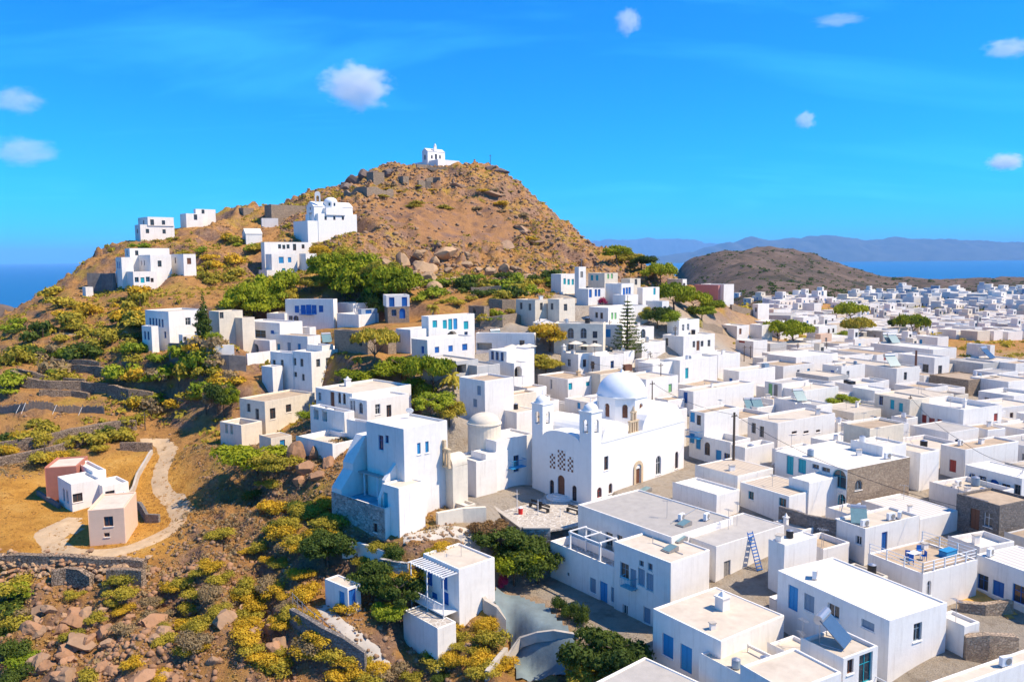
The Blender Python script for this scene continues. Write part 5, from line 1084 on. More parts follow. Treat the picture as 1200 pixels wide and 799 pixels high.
for attempt in range(8200):
    Y = math.exp(random.uniform(math.log(55), math.log(480))); px = random.uniform(560, 1235); X = (px - PCX) / F * Y
    big = attempt < 3800
    lr, ll = (random.uniform(6, 10), random.uniform(5, 9)) if big else ((random.uniform(4, 7), random.uniform(3.5, 6)) if attempt < 6200 else (random.uniform(3, 4.6), random.uniform(2.6, 4)))
    a = math.radians(float(np.interp(px, *ANGF)) + random.uniform(-4, 4)); eR = Vector((math.cos(a), math.sin(a), 0)); eL = Vector((-math.sin(a), math.cos(a), 0))
    if Y > 300 and random.random() < .45: continue
    if not (OX0 + 12 < X < OX1 - 14 and OY0 + 2 < Y < OY1 - 20): continue
    s, mk = mark((X, Y), eR, eL, lr, ll, .15)
    if occ[s][mk].any(): continue
    occ[s] |= mark((X, Y), eR, eL, lr, ll, .45 if random.random() < .7 else 1.2)[1]
    SPECS.append((Y, X, a, lr, ll, big))
SPECS.sort(key=lambda t: t[0] / (t[3] + t[4])); NH = sum(1 for o in COL.objects if o.get('category') == 'house'); FARM_ = MB(); FARI = []; FMATS = ['white', 'roof_white', 'cream', 'bluegrey', 'roof_cream', 'roof_tan', 'roof_grey', 'greyplaster', 'glass', 'blue', 'greyblue', 'skyblue']
def far_box(X, Y, a, w, d, h, wall, roof, upper):
    """one more house of the far town, joined with the rest beyond the 300 nearest"""
    g = ground(X, Y); c, s = math.cos(a), math.sin(a); t = .22
    def P(x, y, z): return (X + x * c - y * s, Y + x * s + y * c, g + z)
    def box(x0, x1, y0, y1, z0, z1, m, mt=None):
        q = [P(x, y, z) for z in (z0, z1) for x, y in ((x0, y0), (x1, y0), (x1, y1), (x0, y1))]; n = len(FARM_.v); FARM_.v += q
        for f, k in (((4, 5, 6, 7), mt or m), ((0, 1, 5, 4), m), ((1, 2, 6, 5), m), ((2, 3, 7, 6), m), ((3, 0, 4, 7), m)): FARM_.f.append(tuple(n + i for i in f)); FARI.append(FMATS.index(k))
    box(0, w, 0, d, -2.5, h - .2, wall, roof)
    for q in ((0, w, 0, t), (0, w, d - t, d), (0, t, t, d - t), (w - t, w, t, d - t)): box(*q, h - .2, h, wall)
    if upper: box(w * .1, w * .55, d * .2, d * .8, h - .2, h + 2.8, wall, roof); box(w * .25, w * .25 + .9, d * .2 - .05, d * .2 + .02, h + .6, h + 1.9, 'glass')
    for L, f in ((w, 0), (d, 1)):
        k = max(1, int(L / 3))
        for i in range(k):
            if random.random() < .3: continue
            u = L * (i + .5) / k; wn = random.choice(['glass', 'glass', 'blue', 'greyblue', 'skyblue']); z0 = .9 if random.random() < .7 else .1
            if f == 0: box(u - .45, u + .45, -.05, .02, z0, 2.2, wn)
            else: box(-.05, .02, u - .45, u + .45, z0, 2.2, wn)
for k, (Y, X, a, lr, ll, big) in enumerate(SPECS):
    eR = Vector((math.cos(a), math.sin(a), 0)); g = max(ground(X, Y), ground(X + eR.x * lr, Y + eR.y * lr)); h = random.uniform(2.5, 3.5) if big else random.uniform(2.0, 3.1)
    rf = random.choice(['roof_white', 'roof_cream', 'roof_cream', 'roof_tan', 'roof_grey', 'roof_tan', 'roof_cream']); wl = random.choice(['white'] * 6 + ['cream', 'greyplaster'])
    if k < 299 - NH:
        P = Vector((X, Y, g + h)); pxx, pyy = project(P); bits = {'white': 'white', 'cream': 'cream', 'greyplaster': 'grey plastered'}[wl]; par = random.choice([.1, .15, .3, .6]); extra = {.1: 'rimless', .15: 'low-rimmed', .3: 'parapeted', .6: 'sunken'}[par]
        house('low %s house with %s flat %s roof wedged between taller houses' % (bits, extra, RL[rf]), V(pxx, pyy, h, None, None, math.degrees(a) + .001, D=Y, ll=ll, lr=lr, raw=True, wall=wl, roof=rf, par=par, auto=1 if big and Y < 200 else 0, below=3), group='low houses filling the blocks'); INF += 1
    else: far_box(X, Y, a, lr, ll, h + .4, wl, rf, random.random() < .3)
random.seed(31)
for x, y, w, h, ang, wall in FARSPEC:
    p = drop(x, y, 0, 230, 1400)
    if p.y > 455: far_box(p.x, p.y, ang, w, w * random.uniform(.6, .9), h, wall, random.choice(['roof_white', 'roof_cream', 'roof_white']), random.random() < .45)
_me = mesh('far_town_houses', FARM_.v, FARM_.f)
for k in FMATS: _me.materials.append(MATS[k])
_me.polygons.foreach_set('material_index', FARI); _me.update()
tag(link('far_town_houses', _me), 'mass of small pale houses of the lower town spread over the plain', 'houses', None, 'stuff')
# ------------------------------------------------------------------ rocks and plants
def leaf_mesh(name, centers, normals, size, m, rng, aspect=0.55, jit=0.5):
    n = len(centers); size = np.broadcast_to(np.asarray(size, float), (n,)) * rng.uniform(.7, 1.3, n)
    nr = normals + rng.normal(0, jit, (n, 3)); nr /= np.linalg.norm(nr, axis=1, keepdims=True) + 1e-9
    t = np.cross(nr, rng.normal(0, 1, (n, 3))); t /= np.linalg.norm(t, axis=1, keepdims=True) + 1e-9; b = np.cross(nr, t)
    s = size[:, None]; a = aspect
    v = np.stack([centers - t * s - b * s * a * .3, centers - b * s * a * 1.0 + t * s * .1, centers + t * s, centers + b * s * a + t * s * .05], 1).reshape(-1, 3)
    me = bpy.data.meshes.new(name); me.vertices.add(4 * n); me.vertices.foreach_set('co', v.ravel()); me.loops.add(4 * n); me.loops.foreach_set('vertex_index', np.arange(4 * n))
    me.polygons.add(n); me.polygons.foreach_set('loop_start', np.arange(0, 4 * n, 4)); me.polygons.foreach_set('loop_total', np.full(n, 4)); me.update(calc_edges=True)
    me.materials.append(MATS[m]); return me
def clump_points(rng, blobs, n, shell=0.55, low=-0.35):
    """points through the volume of several squashed balls (cx,cy,cz,rx,rz), denser near their skins"""
    w = np.array([b[3] ** 2 * b[4] ** .5 for b in blobs]); w /= w.sum(); k = rng.choice(len(blobs), n, p=w); B = np.array(blobs)[k]
    d = rng.normal(0, 1, (n, 3)); d /= np.linalg.norm(d, axis=1, keepdims=True); d[:, 2] = np.where(d[:, 2] < low, -d[:, 2] * .5, d[:, 2])
    r = shell + (1 - shell) * rng.random(n) ** .6; r *= 1 + .18 * np.sin(d[:, 0] * 7 + B[:, 0] * 3) * np.cos(d[:, 1] * 6 + d[:, 2] * 5)
    p = B[:, :3] + d * r[:, None] * np.stack([B[:, 3], B[:, 3], B[:, 4]], 1); return p, d
def blobs_round(rng, R, H, n, z0=0.0, rb=0.42, flat=0.8):
    o = []
    for i in range(n):
        a = rng.uniform(0, 2 * PI); q = math.sqrt(rng.random()) * R * (1 - rb * .6); z = z0 + H * (.25 + .6 * rng.random()) * (1 - .45 * (q / R) ** 2); r = R * rb * rng.uniform(.7, 1.25); o.append((q * math.cos(a), q * math.sin(a), z, r, r * flat))
    return o
CROWN = {}
def bush_crowns():
    rng = np.random.default_rng(5)
    for i in range(5):
        bl = blobs_round(rng, 1.0, .85, 9, -.05, .5, .75); p, d = clump_points(rng, bl, 2400, .35); CROWN['bush', i] = leaf_mesh('crown', p, d, .066, 'leaf_olive', rng)
        bl = blobs_round(rng, 1.0, .75, 6, -.1, .52, .75); p, d = clump_points(rng, bl, 480, .3); CROWN['shrub', i] = leaf_mesh('crown', p, d, .13, 'leaf_olive', rng)
    for i in range(4):   # unit tree crowns: radius 1, height about 1.2
        bl = blobs_round(rng, 1.0, 1.0, 20, 0, .34, .72); p, d = clump_points(rng, bl, 4200, .5); CROWN['tree', i] = leaf_mesh('crown', p, d, .062, 'leaf_pine', rng)
        bl = [(q * math.cos(a), q * math.sin(a), .24 * (1 - .7 * q * q) + rng.uniform(-.04, .05), rng.uniform(.2, .32), rng.uniform(.12, .19)) for a, q in zip(rng.uniform(0, 6.28, 26), np.sqrt(rng.random(26)) * .85)]
        p, d = clump_points(rng, bl, 4200, .5); CROWN['umbrella', i] = leaf_mesh('crown', p, d, .055, 'leaf_pine', rng)
    bl = [(rng.uniform(-.05, .05), rng.uniform(-.05, .05), z, .16 * math.sin(PI * min(1, z + .12) ** .8) + .03, .1) for z in np.linspace(0, 1, 14)]
    p, d = clump_points(rng, bl, 2200, .4, -1); CROWN['cypress', 0] = leaf_mesh('crown', p, d, .03, 'leaf_dark', rng)
bush_crowns()
TRUNKS = {}
def trunk_mesh(key, h, r, limbs, spread, seed, top=.8):
    if key in TRUNKS: return TRUNKS[key]
    rr = random.Random(seed); b = MB(); p = Vector((0, 0, -.3)); pts = [p]
    for i in range(4): p = p + Vector((rr.uniform(-.05, .05) * h, rr.uniform(-.05, .05) * h, (h + .3) / 4)); pts.append(p)
    for i in range(4): b.tube(pts[i], pts[i + 1], r * (1 - .14 * i), 8, r * (1 - .14 * (i + 1)))
    for k in range(limbs):
        a = 2 * PI * k / limbs + rr.uniform(-.4, .4); s = pts[3] if k % 2 else pts[4]; m = s + Vector((math.cos(a) * spread * .45, math.sin(a) * spread * .45, top * .45)); e = m + Vector((math.cos(a) * spread * .4, math.sin(a) * spread * .4, top * .4))
        b.tube(s, m, r * .5, 6, r * .34); b.tube(m, e, r * .34, 5, r * .12)
    TRUNKS[key] = mesh('trunk', b.v, b.f, True); return TRUNKS[key]
def mslot(o, m):
    if o.data.materials and o.data.materials[0] == MATS[m]: return
    o.material_slots[0].link = 'OBJECT'; o.material_slots[0].material = MATS[m]
TREE_N = [0]
def tree(px, py, R, H, label, kind='tree', m='leaf_pine', trunk_h=None, cat='tree', name='tree', group=None, tm='trunk', P=None, Hs=None):
    P = P or drop(px, py); TREE_N[0] += 1; i = TREE_N[0] % 4; rz = random.uniform(0, 6.28)
    o = empty(name, (P.x, P.y, ground(P.x, P.y)), rz); tag(o, label, cat, group); th = trunk_h if trunk_h is not None else H * .35
    if kind == 'umbrella': th = max(1.0, H - R * .62)
    t = link('trunk', trunk_mesh((kind, i), 1.0, .06, 6, .55, i, .35), tm, o); t.scale = (R * .9, R * .9, th + (.25 * H if kind == 'tree' else .05))
    c = link('crown', CROWN[kind, i if kind != 'cypress' else 0], None, o, (0, 0, th * (.85 if kind == 'tree' else 1))); c.scale = (R, R, R * 1.75 if kind == 'umbrella' else (H - th) * (.95 if kind == 'tree' else 1)); mslot(c, m); return o
def bush(P, R, H, label, m, kind='shrub', group=None, name='shrub', cat='shrub'):
    o = empty(name, (P.x, P.y, ground(P.x, P.y) - .05), random.uniform(0, 6.28)); tag(o, label, cat, group)
    c = link('crown', CROWN[kind, random.randrange(5)], None, o, (0, 0, .1)); c.scale = (R, R * random.uniform(.85, 1.1), H); mslot(c, m)
    s = link('stem', STEM, 'trunk', o); s.scale = (R, R, H); return o
_b = MB()
for a in (0, 2.1, 4.2): _b.tube((0, 0, -.2), (.25 * math.cos(a), .25 * math.sin(a), .5), .05, 5, .02)
STEM = mesh('stem', _b.v, _b.f)
# ---- big trees: (px, py of foot, crown radius, height, ...)
random.seed(3)
PG = 'pine grove at the foot of the hill'
for px, py, R, H, m in [(405,350,6.4,10,'leaf_pine'),(432,356,7.0,11.5,'leaf_pine'),(458,352,6.0,10,'leaf_pine'),(385,330,5.0,8,'leaf_pine'),(420,335,6,9,'leaf_pine'),(476,346,4.6,7.5,'leaf_pine'),(440,372,3.8,8.5,'leaf_dark'),(398,316,4.6,7,'leaf_olive'),(378,304,3.6,5,'leaf_yellow'),(447,338,5.5,8,'leaf_olive'),(365,340,3,4.5,'leaf_olive')]:
    tree(px, py + 4, R, H, 'spreading green pine in the grove between the long white house and the rocks', m=m, group=PG, name='pine_tree', trunk_h=1.6)
for px, py, R, H, m in [(300,374,5.2,8.6,'leaf_pine'),(285,374,4.6,8,'leaf_pine'),(322,356,5,9,'leaf_pine'),(315,372,4.6,7.5,'leaf_lime'),(332,362,3.6,6,'leaf_olive')]:
    tree(px, py, R, H, 'round green pine behind the cream block above the garden wall', m=m, group='pines behind the cream block', name='pine_tree', trunk_h=1.2)
tree(239, 400, 7.5, 8.6, 'slim dark cypress beside the big plain white house', 'cypress', 'leaf_dark', .6, name='cypress_tree')
bush(drop(252, 402), 2.2, 2.2, 'green garden bush right of the slim cypress', 'leaf_lime', 'bush')
for px, py, R, H, m, k, lab in [(262,490,2.2,6.5,'leaf_dark','tree','dark leaning tree at the left of the cream ruin'),(255,486,1.8,5.5,'leaf_grey','tree','half-dry grey tree at the left of the cream ruin'),(271,488,1.4,5,'leaf_pine','tree','narrow green tree touching the cream ruin'),
    (440,442,3.0,7.2,'leaf_olive','umbrella','half-bare umbrella pine above the two-storey house with grey windows'),(423,455,3.0,3.6,'leaf_pine','tree','low wide green pine under the half-bare umbrella pine'),(470,452,3.3,5.2,'leaf_pine','tree','broad bright green pine right of the half-bare umbrella pine'),(508,470,3.3,6,'leaf_pine','umbrella','round-topped green pine left of the palm'),(490,480,2.8,5,'leaf_pine','tree','green tree in the yard behind the blue arched door house'),(505,492,2.6,4,'leaf_lime','tree','leafy green tree below the round-topped pine'),(527,500,1.8,4,'leaf_olive','tree','thin olive tree below the palm'),
    (645,412,3.6,5.6,'leaf_yellow','tree','yellow-green tree before the house with tall arched windows'),(625,436,3.2,3.2,'leaf_olive','tree','wide low green tree above the white arched passage'),(640,438,2.6,2.6,'leaf_olive','tree','green tree beside the wide low one above the arched passage'),
    (774,335,4.0,5.4,'leaf_pine','umbrella','dome-shaped umbrella pine on the skyline right of the hill foot'),(790,364,4.6,5.6,'leaf_pine','umbrella','wide layered umbrella pine above the pale retaining slope'),(812,369,3.8,5.4,'leaf_pine','umbrella','flat umbrella pine joining the wide layered one'),(836,370,3.0,5,'leaf_pine','tree','bushy bright pine left of the rose-pink house'),(822,378,3.2,5,'leaf_lime','tree','small bright pine on the pale retaining slope'),
    (738,314,3.8,4.6,'leaf_olive','tree','olive-brown tree clump on the shoulder behind the top houses'),(722,308,3.6,5,'leaf_pine','tree','green tree on the shoulder beside the olive-brown clump'),(752,318,3.6,5,'leaf_dark','tree','dark tree at the right of the olive-brown clump'),
    (770,385,2.6,5,'leaf_dark','tree','dark green tree left of the house with palm'),(783,388,2.6,4.4,'leaf_lime','tree','bright round tree left of the house with palm'),(756,378,2.0,3.4,'leaf_olive','tree','small olive tree under the white top-row houses'),
    (930,408,4.4,6.4,'leaf_pine','umbrella','dense round umbrella pine in front of the big white house'),(912,405,3.4,6,'leaf_pine','umbrella','smaller round pine touching the dense umbrella pine'),(997,388,5.4,9,'leaf_pine','umbrella','tall bright umbrella pine left of the plain'),(1005,402,4.2,7,'leaf_olive','umbrella','olive round pine under the tall bright one'),(985,402,3.6,4,'leaf_lime','tree','low bright hedge tree under the tall umbrella pine'),(1068,398,4.8,7.4,'leaf_pine','umbrella','bright umbrella pine standing right of the grey-white house'),(1050,392,2.6,6,'leaf_dark','tree','thin dark tree beside the right-hand umbrella pine'),
    (985,483,2.8,3.2,'leaf_lime','tree','light green garden tree left of the cream turquoise-shuttered house'),(300,560,4.0,5.0,'leaf_pine','tree','big dark green tree on the rocky edge below the cream shed'),(322,562,2.8,3.8,'leaf_olive','tree','smaller olive tree right of the big one below the cream shed'),
    (385,665,2.6,3.8,'leaf_dark','tree','round dark green tree below the stone base of the tall house'),(435,705,2.0,4.2,'leaf_dark','tree','dark tree right of the tiny blue-door house'),(468,722,2.2,4.4,'leaf_dark','tree','dark leafy tree left of the pergola house'),(455,735,1.5,2.6,'leaf_lime','tree','bright green small tree below the dark leafy one'),
    (588,652,2.6,3.4,'leaf_dark','tree','ivy-like dark green tree against the church square wall'),(610,672,2.8,4.2,'leaf_dark','tree','dark tree at the foot of the church square wall'),(576,634,2.0,2.6,'leaf_brown','tree','brownish tree under the corner of the church square'),(630,684,2.3,3.8,'leaf_dark','tree','dark tree beside the shaded terrace wall below the square'),(603,685,2.4,4,'leaf_pine','tree','green tree above the bougainvillea below the square'),
    (700,800,2.6,4.6,'leaf_dark','tree','dark tree in front of the shaded blue-white house'),(722,798,2.4,4.2,'leaf_dark','tree','second dark tree in front of the shaded blue-white house'),(690,812,2.2,3.4,'leaf_olive','tree','olive shrub tree below the shaded blue-white house')]:
    tree(px, py, R * (1.22 if k == 'tree' else 1.3), H * 1.1, lab, k, m, None if k == 'tree' else H * .4, name='pine_tree' if k == 'umbrella' else 'tree')
for px, py, R in [(655,716,.9),(668,724,.9),(682,730,1.0)]:
    bush(drop(px, py), R, 1.9, 'clipped dark green ball shrub beside the shaded blue-white house', 'leaf_dark', 'bush', 'clipped shrubs beside the shaded house')
def norfolk():
    P = drop(735, 421); H = 12.5; o = empty('norfolk_pine', (P.x, P.y, ground(P.x, P.y))); tag(o, 'tall tiered star-shaped pine in front of the pale town houses', 'tree'); b = MB(); b.tube((0, 0, -.3), (0, 0, H), .28, 8, .04); b.build('trunk', 'trunk', o)
    rng = np.random.default_rng(4); pts = []; nn = []
    for k in range(15):
        z = 1.5 + k * (H - 2) / 15; r = (1 - k / 15.5) * 3.5 + .3
        for j in range(7):
            a = 2 * PI * j / 7 + k * .5; n = int(34 * r / 3) + 6; t = np.linspace(.05, 1, n); w = .22 + .1 * r * np.sin(PI * t) * .6
            q = np.stack([np.cos(a) * t * r, np.sin(a) * t * r, z - .1 * t + .35 * t ** 2 * r / 3], 1) + rng.normal(0, .1, (n, 3)) * w[:, None] * 2.2; pts.append(q); nn.append(np.tile([0, 0, 1.0], (n, 1)))
    c = link('crown', leaf_mesh('crown', np.concatenate(pts), np.concatenate(nn), .24, 'leaf_dark', rng, .4, .6), None, o)
norfolk()
def palm(px, py, H, label, r=2.4):
    P = drop(px, py); o = empty('palm_tree', (P.x, P.y, ground(P.x, P.y))); tag(o, label, 'palm'); b = MB(); b.tube((0, 0, -.3), (.1, 0, H), .22, 8, .17); b.build('trunk', 'trunk_pale', o)
    for k in range(20):
        f = MB(); a = 2 * PI * k / 20 + random.uniform(-.2, .2); el = random.uniform(-.3, 1.0); pts = []
        for i in range(9):
            t = i / 8; pts.append(Vector((math.cos(a) * r * t * math.cos(el * .6), math.sin(a) * r * t * math.cos(el * .6), H + r * (t * math.sin(el) - .75 * t * t))))
        sd_ = Vector((-math.sin(a), math.cos(a), 0))
        for i in range(8):
            for s in (-1, 1):
                w = .42 * math.sin(PI * (i + 1) / 10); f.quad(tuple(pts[i]), tuple(pts[i + 1]), tuple(pts[i + 1] + sd_ * s * w + Vector((0, 0, -.18))), tuple(pts[i] + sd_ * s * w * .9 + Vector((0, 0, -.22))))
        f.build('frond', 'leaf_olive', o)
palm(531, 478, 5.0, 'date palm beside the shaded house with two small windows'); palm(814, 388, 2.6, 'small palm in the yard of the white house', 1.8); palm(485, 462, 4.4, 'shaggy dry palm behind the blue arched door house', 1.6); palm(507, 372, 2.4, 'stubby palm left of the turquoise-shuttered house', 1.5)
palm(388, 378, 2.6, 'small palm before the long house with blue balcony', 1.3)
# ---- rocks
ROCKS = []
def rock_meshes():
    rng = random.Random(8)
    for k in range(7):
        bm = bmesh.new(); bmesh.ops.create_icosphere(bm, subdivisions=3, radius=1.0); ph = [rng.uniform(0, 9) for _ in range(9)]
        for v in bm.verts:
            c = v.co.normalized(); d = 1 + .22 * math.sin(c.x * 3 + ph[0]) * math.cos(c.y * 3.3 + ph[1]) + .16 * math.sin(c.z * 4 + ph[2] + c.x * 2) + rng.uniform(-.07, .07)
            q = c * d
            for j in range(9):                     # chop by random planes for flat faces
                n = Vector((math.sin(ph[j] * 7 + j), math.cos(ph[j] * 5), math.sin(ph[j] * 3 + 1))).normalized(); e = q.dot(n) - .6
                if e > 0: q = q - n * e
            v.co = q
        me = bpy.data.meshes.new('rock'); bm.to_mesh(me); bm.free(); me.materials.append(MATS['rock']); ROCKS.append(me)
rock_meshes()
def rock(px, py, w, h, label, m='rock_pale', group=None, P=None, name='boulder', sink=.3):
    P = P or drop(px, py); s = w; o = link(name, random.choice(ROCKS), None, None, (P.x, P.y, ground(P.x, P.y) + h * (.5 - sink) - h * .12), random.uniform(0, 6.28)); o.scale = (s / 2, s / 2 * random.uniform(.75, 1.1), h / 2 * 1.15); o.rotation_euler = (random.uniform(-.35, .35), random.uniform(-.35, .35), random.uniform(0, 6.28)); mslot(o, m); tag(o, label, 'rock', group); return o
random.seed(14)
for px, py, w, h in [(472,310,5,6),(490,300,4.5,3),(522,300,8,5),(494,318,6.5,4.5),(508,308,4,3),(500,328,5,4),(452,310,4.2,3),(438,306,3.6,3),(512,340,4.5,3.4),(545,312,4,2.5),(482,326,4,3),(560,318,3.5,2.4),(535,330,3.6,2.4),(422,302,3,2.2),(575,322,4.2,3.4),(590,316,4,3),(525,318,3.2,2.2),(470,325,3,2.4),(548,300,3,2),(606,318,3.2,2.2),(618,325,3,2)]:
    rock(px, py, w, h, 'big pale tan boulder at the foot of the hill face', 'rock_pale', 'boulders at the hill foot')
for i in range(70):
    px = random.gauss(75, 42) if i < 45 else random.uniform(120, 330); py = random.uniform(715, 800); 
    if px < 15: continue
    w = random.uniform(.7, 2.1) if random.random() < .7 else random.uniform(2, 3.2)
    rock(px, py, w, w * random.uniform(.6, .95), 'reddish grey boulder in the rocky gully below the field wall', random.choice(['rock', 'rock_red', 'rock_red', 'rock']), 'boulders of the gully')
for px, py, w, h in [(415,214,6,5),(425,208,5,5),(440,206,5,3.5),(455,203,5,3.5),(588,202,5,3),(575,198,4,2.5),(405,220,4,3)]:
    rock(px, py, w, h, 'dark crag on the summit edge of the hill', 'rock_dark', 'crags of the summit')
for px, py, w, h in [(612,268,7,3),(590,288,7,3),(630,285,6,3),(540,220,8,3),(575,226,7,3)]:
    rock(px, py, w, h, 'bare grey-brown rock face standing out of the hillside', 'rock_face', 'rock faces of the hill', sink=.52)
for px, py, w, h in [(350,540,3,4),(358,552,2.4,3),(340,548,2,2.5),(372,560,2,2),(368,535,2,2.4),(352,565,2.2,2),(385,545,2,2)]:
    rock(px, py, w, h, 'jagged reddish rock on the slope beside the terrace parapet', 'rock_red', 'jagged rocks beside the terrace')
def scatter_mesh(name, n, region, smin, smax, m, label, seed, flatz=.7, density=None, base=None, kind='rock', cat=None):
    """many small stones or tufts that nobody could count: joined into one mesh"""
    rng = np.random.default_rng(seed); pts = []
    while len(pts) < n:
        X, Y = region(rng)
        if density is not None and rng.random() > density(X, Y): continue
        pts.append((X, Y, ground(X, Y)))
    pts = np.array(pts); s = rng.uniform(smin, smax, n) * (rng.random(n) ** 1.5 * .8 + .4)
    base_v = []; base_f = []
    if kind == 'rock':
        bm = bmesh.new(); bmesh.ops.create_icosphere(bm, subdivisions=1, radius=.5); base_v = np.array([v.co[:] for v in bm.verts]); base_f = np.array([[v.index for v in f.verts] for f in bm.faces]); bm.free()
        nv = len(base_v); a = rng.uniform(0, 6.28, n); ca, sa = np.cos(a), np.sin(a); jit = rng.uniform(.62, 1.2, (n, nv, 1)); v = base_v[None] * jit * s[:, None, None] * np.array([1, .8, flatz])
        v = np.stack([v[..., 0] * ca[:, None] - v[..., 1] * sa[:, None], v[..., 0] * sa[:, None] + v[..., 1] * ca[:, None], v[..., 2]], -1) + pts[:, None, :] + np.array([0, 0, .08]) * s[:, None, None]
        f = (base_f[None] + (np.arange(n) * nv)[:, None, None]).reshape(-1, 3); v = v.reshape(-1, 3)
        me = bpy.data.meshes.new(name); me.vertices.add(len(v)); me.vertices.foreach_set('co', v.ravel()); me.loops.add(f.size); me.loops.foreach_set('vertex_index', f.ravel()); me.polygons.add(len(f)); me.polygons.foreach_set('loop_start', np.arange(0, f.size, 3)); me.polygons.foreach_set('loop_total', np.full(len(f), 3)); me.update(calc_edges=True); me.materials.append(MATS[m])
    else:
        k = 18; d = rng.normal(0, 1, (n, k, 3)); d /= np.linalg.norm(d, axis=2, keepdims=True); d[..., 2] = np.abs(d[..., 2]); r = rng.random((n, k, 1)) ** .5
        p = pts[:, None, :] + d * r * s[:, None, None] * np.array([1, 1, flatz]); me = leaf_mesh(name, p.reshape(-1, 3), d.reshape(-1, 3), np.repeat(s * .3, k), m, rng)
    o = link(name, me); tag(o, label, cat, None, 'stuff'); return o
def reg(px0, px1, Ya, Yb):
    def f(rng):
        Y = math.sqrt(rng.uniform(Ya * Ya, Yb * Yb)); return (rng.uniform(px0, px1) - PCX) / F * Y, Y
    return f
_c = {}
def gmask(M):
    def f(X, Y):
        a = int(min(max((X / Y + UMAX) / (2 * UMAX) * (NU - 1), 0), NU - 1)); b = int(min(max((math.log(Y) - gv[0]) / (gv[-1] - gv[0]) * (NV - 1), 0), NV - 1)); return float(M[b, a])
    return f
wild = np.clip((1 - M_town) * (1 - M_field), 0, 1); patch = sstep(-.1, .5, fbm(GX / 9, GY / 9, 3, 91)); patch2 = sstep(-.2, .4, fbm(GX / 12, GY / 12, 3, 95)); BARE = bare_mask()
roofocc = lambda X, Y: 1.0 if not (OX0 < X < OX1 - 1 and OY0 < Y < OY1 - 1) else 0.0 if (occ[int((Y - OY0) / RS), int((X - OX0) / RS)] and not keep[int((Y - OY0) / RS), int((X - OX0) / RS)]) else 1.0
hillw = gmask(wild * (1 - BARE) * (.35 + .65 * patch)); hillw2 = gmask(wild * (1 - BARE) * patch2); rockw = gmask(wild * (1 - .8 * BARE) * (.3 + .7 * (1 - patch)))
scatter_mesh('loose_stones', 8000, reg(330, 800, 185, 320), .3, 1.9, 'rock', 'loose brown stones strewn over the hill face', 1, .75, rockw, cat='stones')
scatter_mesh('loose_stones', 2500, reg(-40, 420, 135, 320), .25, 1.0, 'rock', 'loose stones strewn over the terraced slope', 2, .7, rockw, cat='stones')
scatter_mesh('rubble', 6500, reg(-30, 560, 62, 120), .12, .75, 'rock', 'brown rubble covering the gully slopes', 3, .7, rockw, cat='rubble')
scatter_mesh('rubble', 1600, reg(-30, 330, 66, 90), .25, 1.1, 'rock_red', 'reddish rubble in the gully below the field', 33, .75, rockw, cat='rubble')
scatter_mesh('dry_tufts', 3800, reg(330, 800, 185, 320), .35, 1.0, 'leaf_dry', 'dry brown tufts on the hill face', 4, .7, hillw, kind='tuft', cat='scrub')
scatter_mesh('scrub', 3400, reg(330, 800, 185, 320), .4, 1.2, 'leaf_olive', 'olive green low scrub on the hill face', 5, .6, hillw2, kind='tuft', cat='scrub')
scatter_mesh('dry_tufts', 2600, reg(-40, 420, 125, 320), .35, .9, 'leaf_dry', 'dry brown tufts on the terraced slope', 6, .7, hillw, kind='tuft', cat='scrub')
scatter_mesh('scrub', 4200, reg(-40, 420, 125, 320), .45, 1.5, 'leaf_olive', 'olive scrub on the terraced slope', 7, .6, hillw2, kind='tuft', cat='scrub')
scatter_mesh('dry_tufts', 5200, reg(-30, 560, 62, 125), .15, .5, 'leaf_dry', 'dry tan tufts on the gully slopes', 8, .8, hillw, kind='tuft', cat='scrub')
scatter_mesh('scrub', 2600, reg(-30, 560, 62, 125), .25, .7, 'leaf_grey', 'grey green scrub on the gully slopes', 9, .7, hillw2, kind='tuft', cat='scrub')
scatter_mesh('dry_grass', 2600, reg(-60, 245, 86, 128), .1, .28, 'leaf_fieldgrass', 'short orange dry grass of the farm field', 10, .6, gmask(M_field * (.3 + .7 * patch)), kind='tuft', cat='grass')
far_scrub = gmask(np.ones_like(GX))
scatter_mesh('far_scrub', 2600, reg(760, 1230, 420, 1250), 1.2, 4.5, 'leaf_dark', 'dark scrub dotting the far grey hill and plain', 11, .5, lambda X, Y: .25 if Y > 700 else 1.0, kind='tuft', cat='scrub')
scatter_mesh('plain_bushes', 1100, reg(860, 1230, 215, 620), .9, 3.4, 'leaf_olive', 'green bushes among the houses of the plain', 12, .6, roofocc, kind='tuft', cat='scrub')
# ---- individual shrubs
random.seed(21)
def shrub_patch(poly, n, kinds, rs, label, group, hmul=.75):
    xs = [p[0] for p in poly]; ys = [p[1] for p in poly]; k = 0; tries = 0
    while k < n and tries < n * 30:
        tries += 1; x = random.uniform(min(xs), max(xs)); y = random.uniform(min(ys), max(ys))
        if not inpoly(np.array([x]), np.array([y]), poly)[0]: continue
        P = drop(x, y); R = random.uniform(*rs) * (1.6 if P.y < 130 else 1.55)
        if roofocc(P.x, P.y) < 1: continue
        m, word = random.choice(kinds); bush(P, R, R * random.uniform(hmul * .8, hmul * 1.25), '%s %s' % (word, label), m, 'bush' if P.y < 130 else 'shrub', group); k += 1
YEL = ('leaf_yellow', 'yellow autumn shrub'); OLI = ('leaf_olive', 'olive green shrub'); LIM = ('leaf_lime', 'bright green shrub'); DRK = ('leaf_dark', 'dark green shrub'); GRY = ('leaf_grey', 'grey dry shrub')
shrub_patch([(235,640),(300,600),(345,640),(390,700),(470,799),(190,799),(215,700)], 56, [YEL, YEL, OLI, OLI, GRY], (.55, 1.25), 'on the gully slope left of the railed path', 'shrubs of the gully slope')
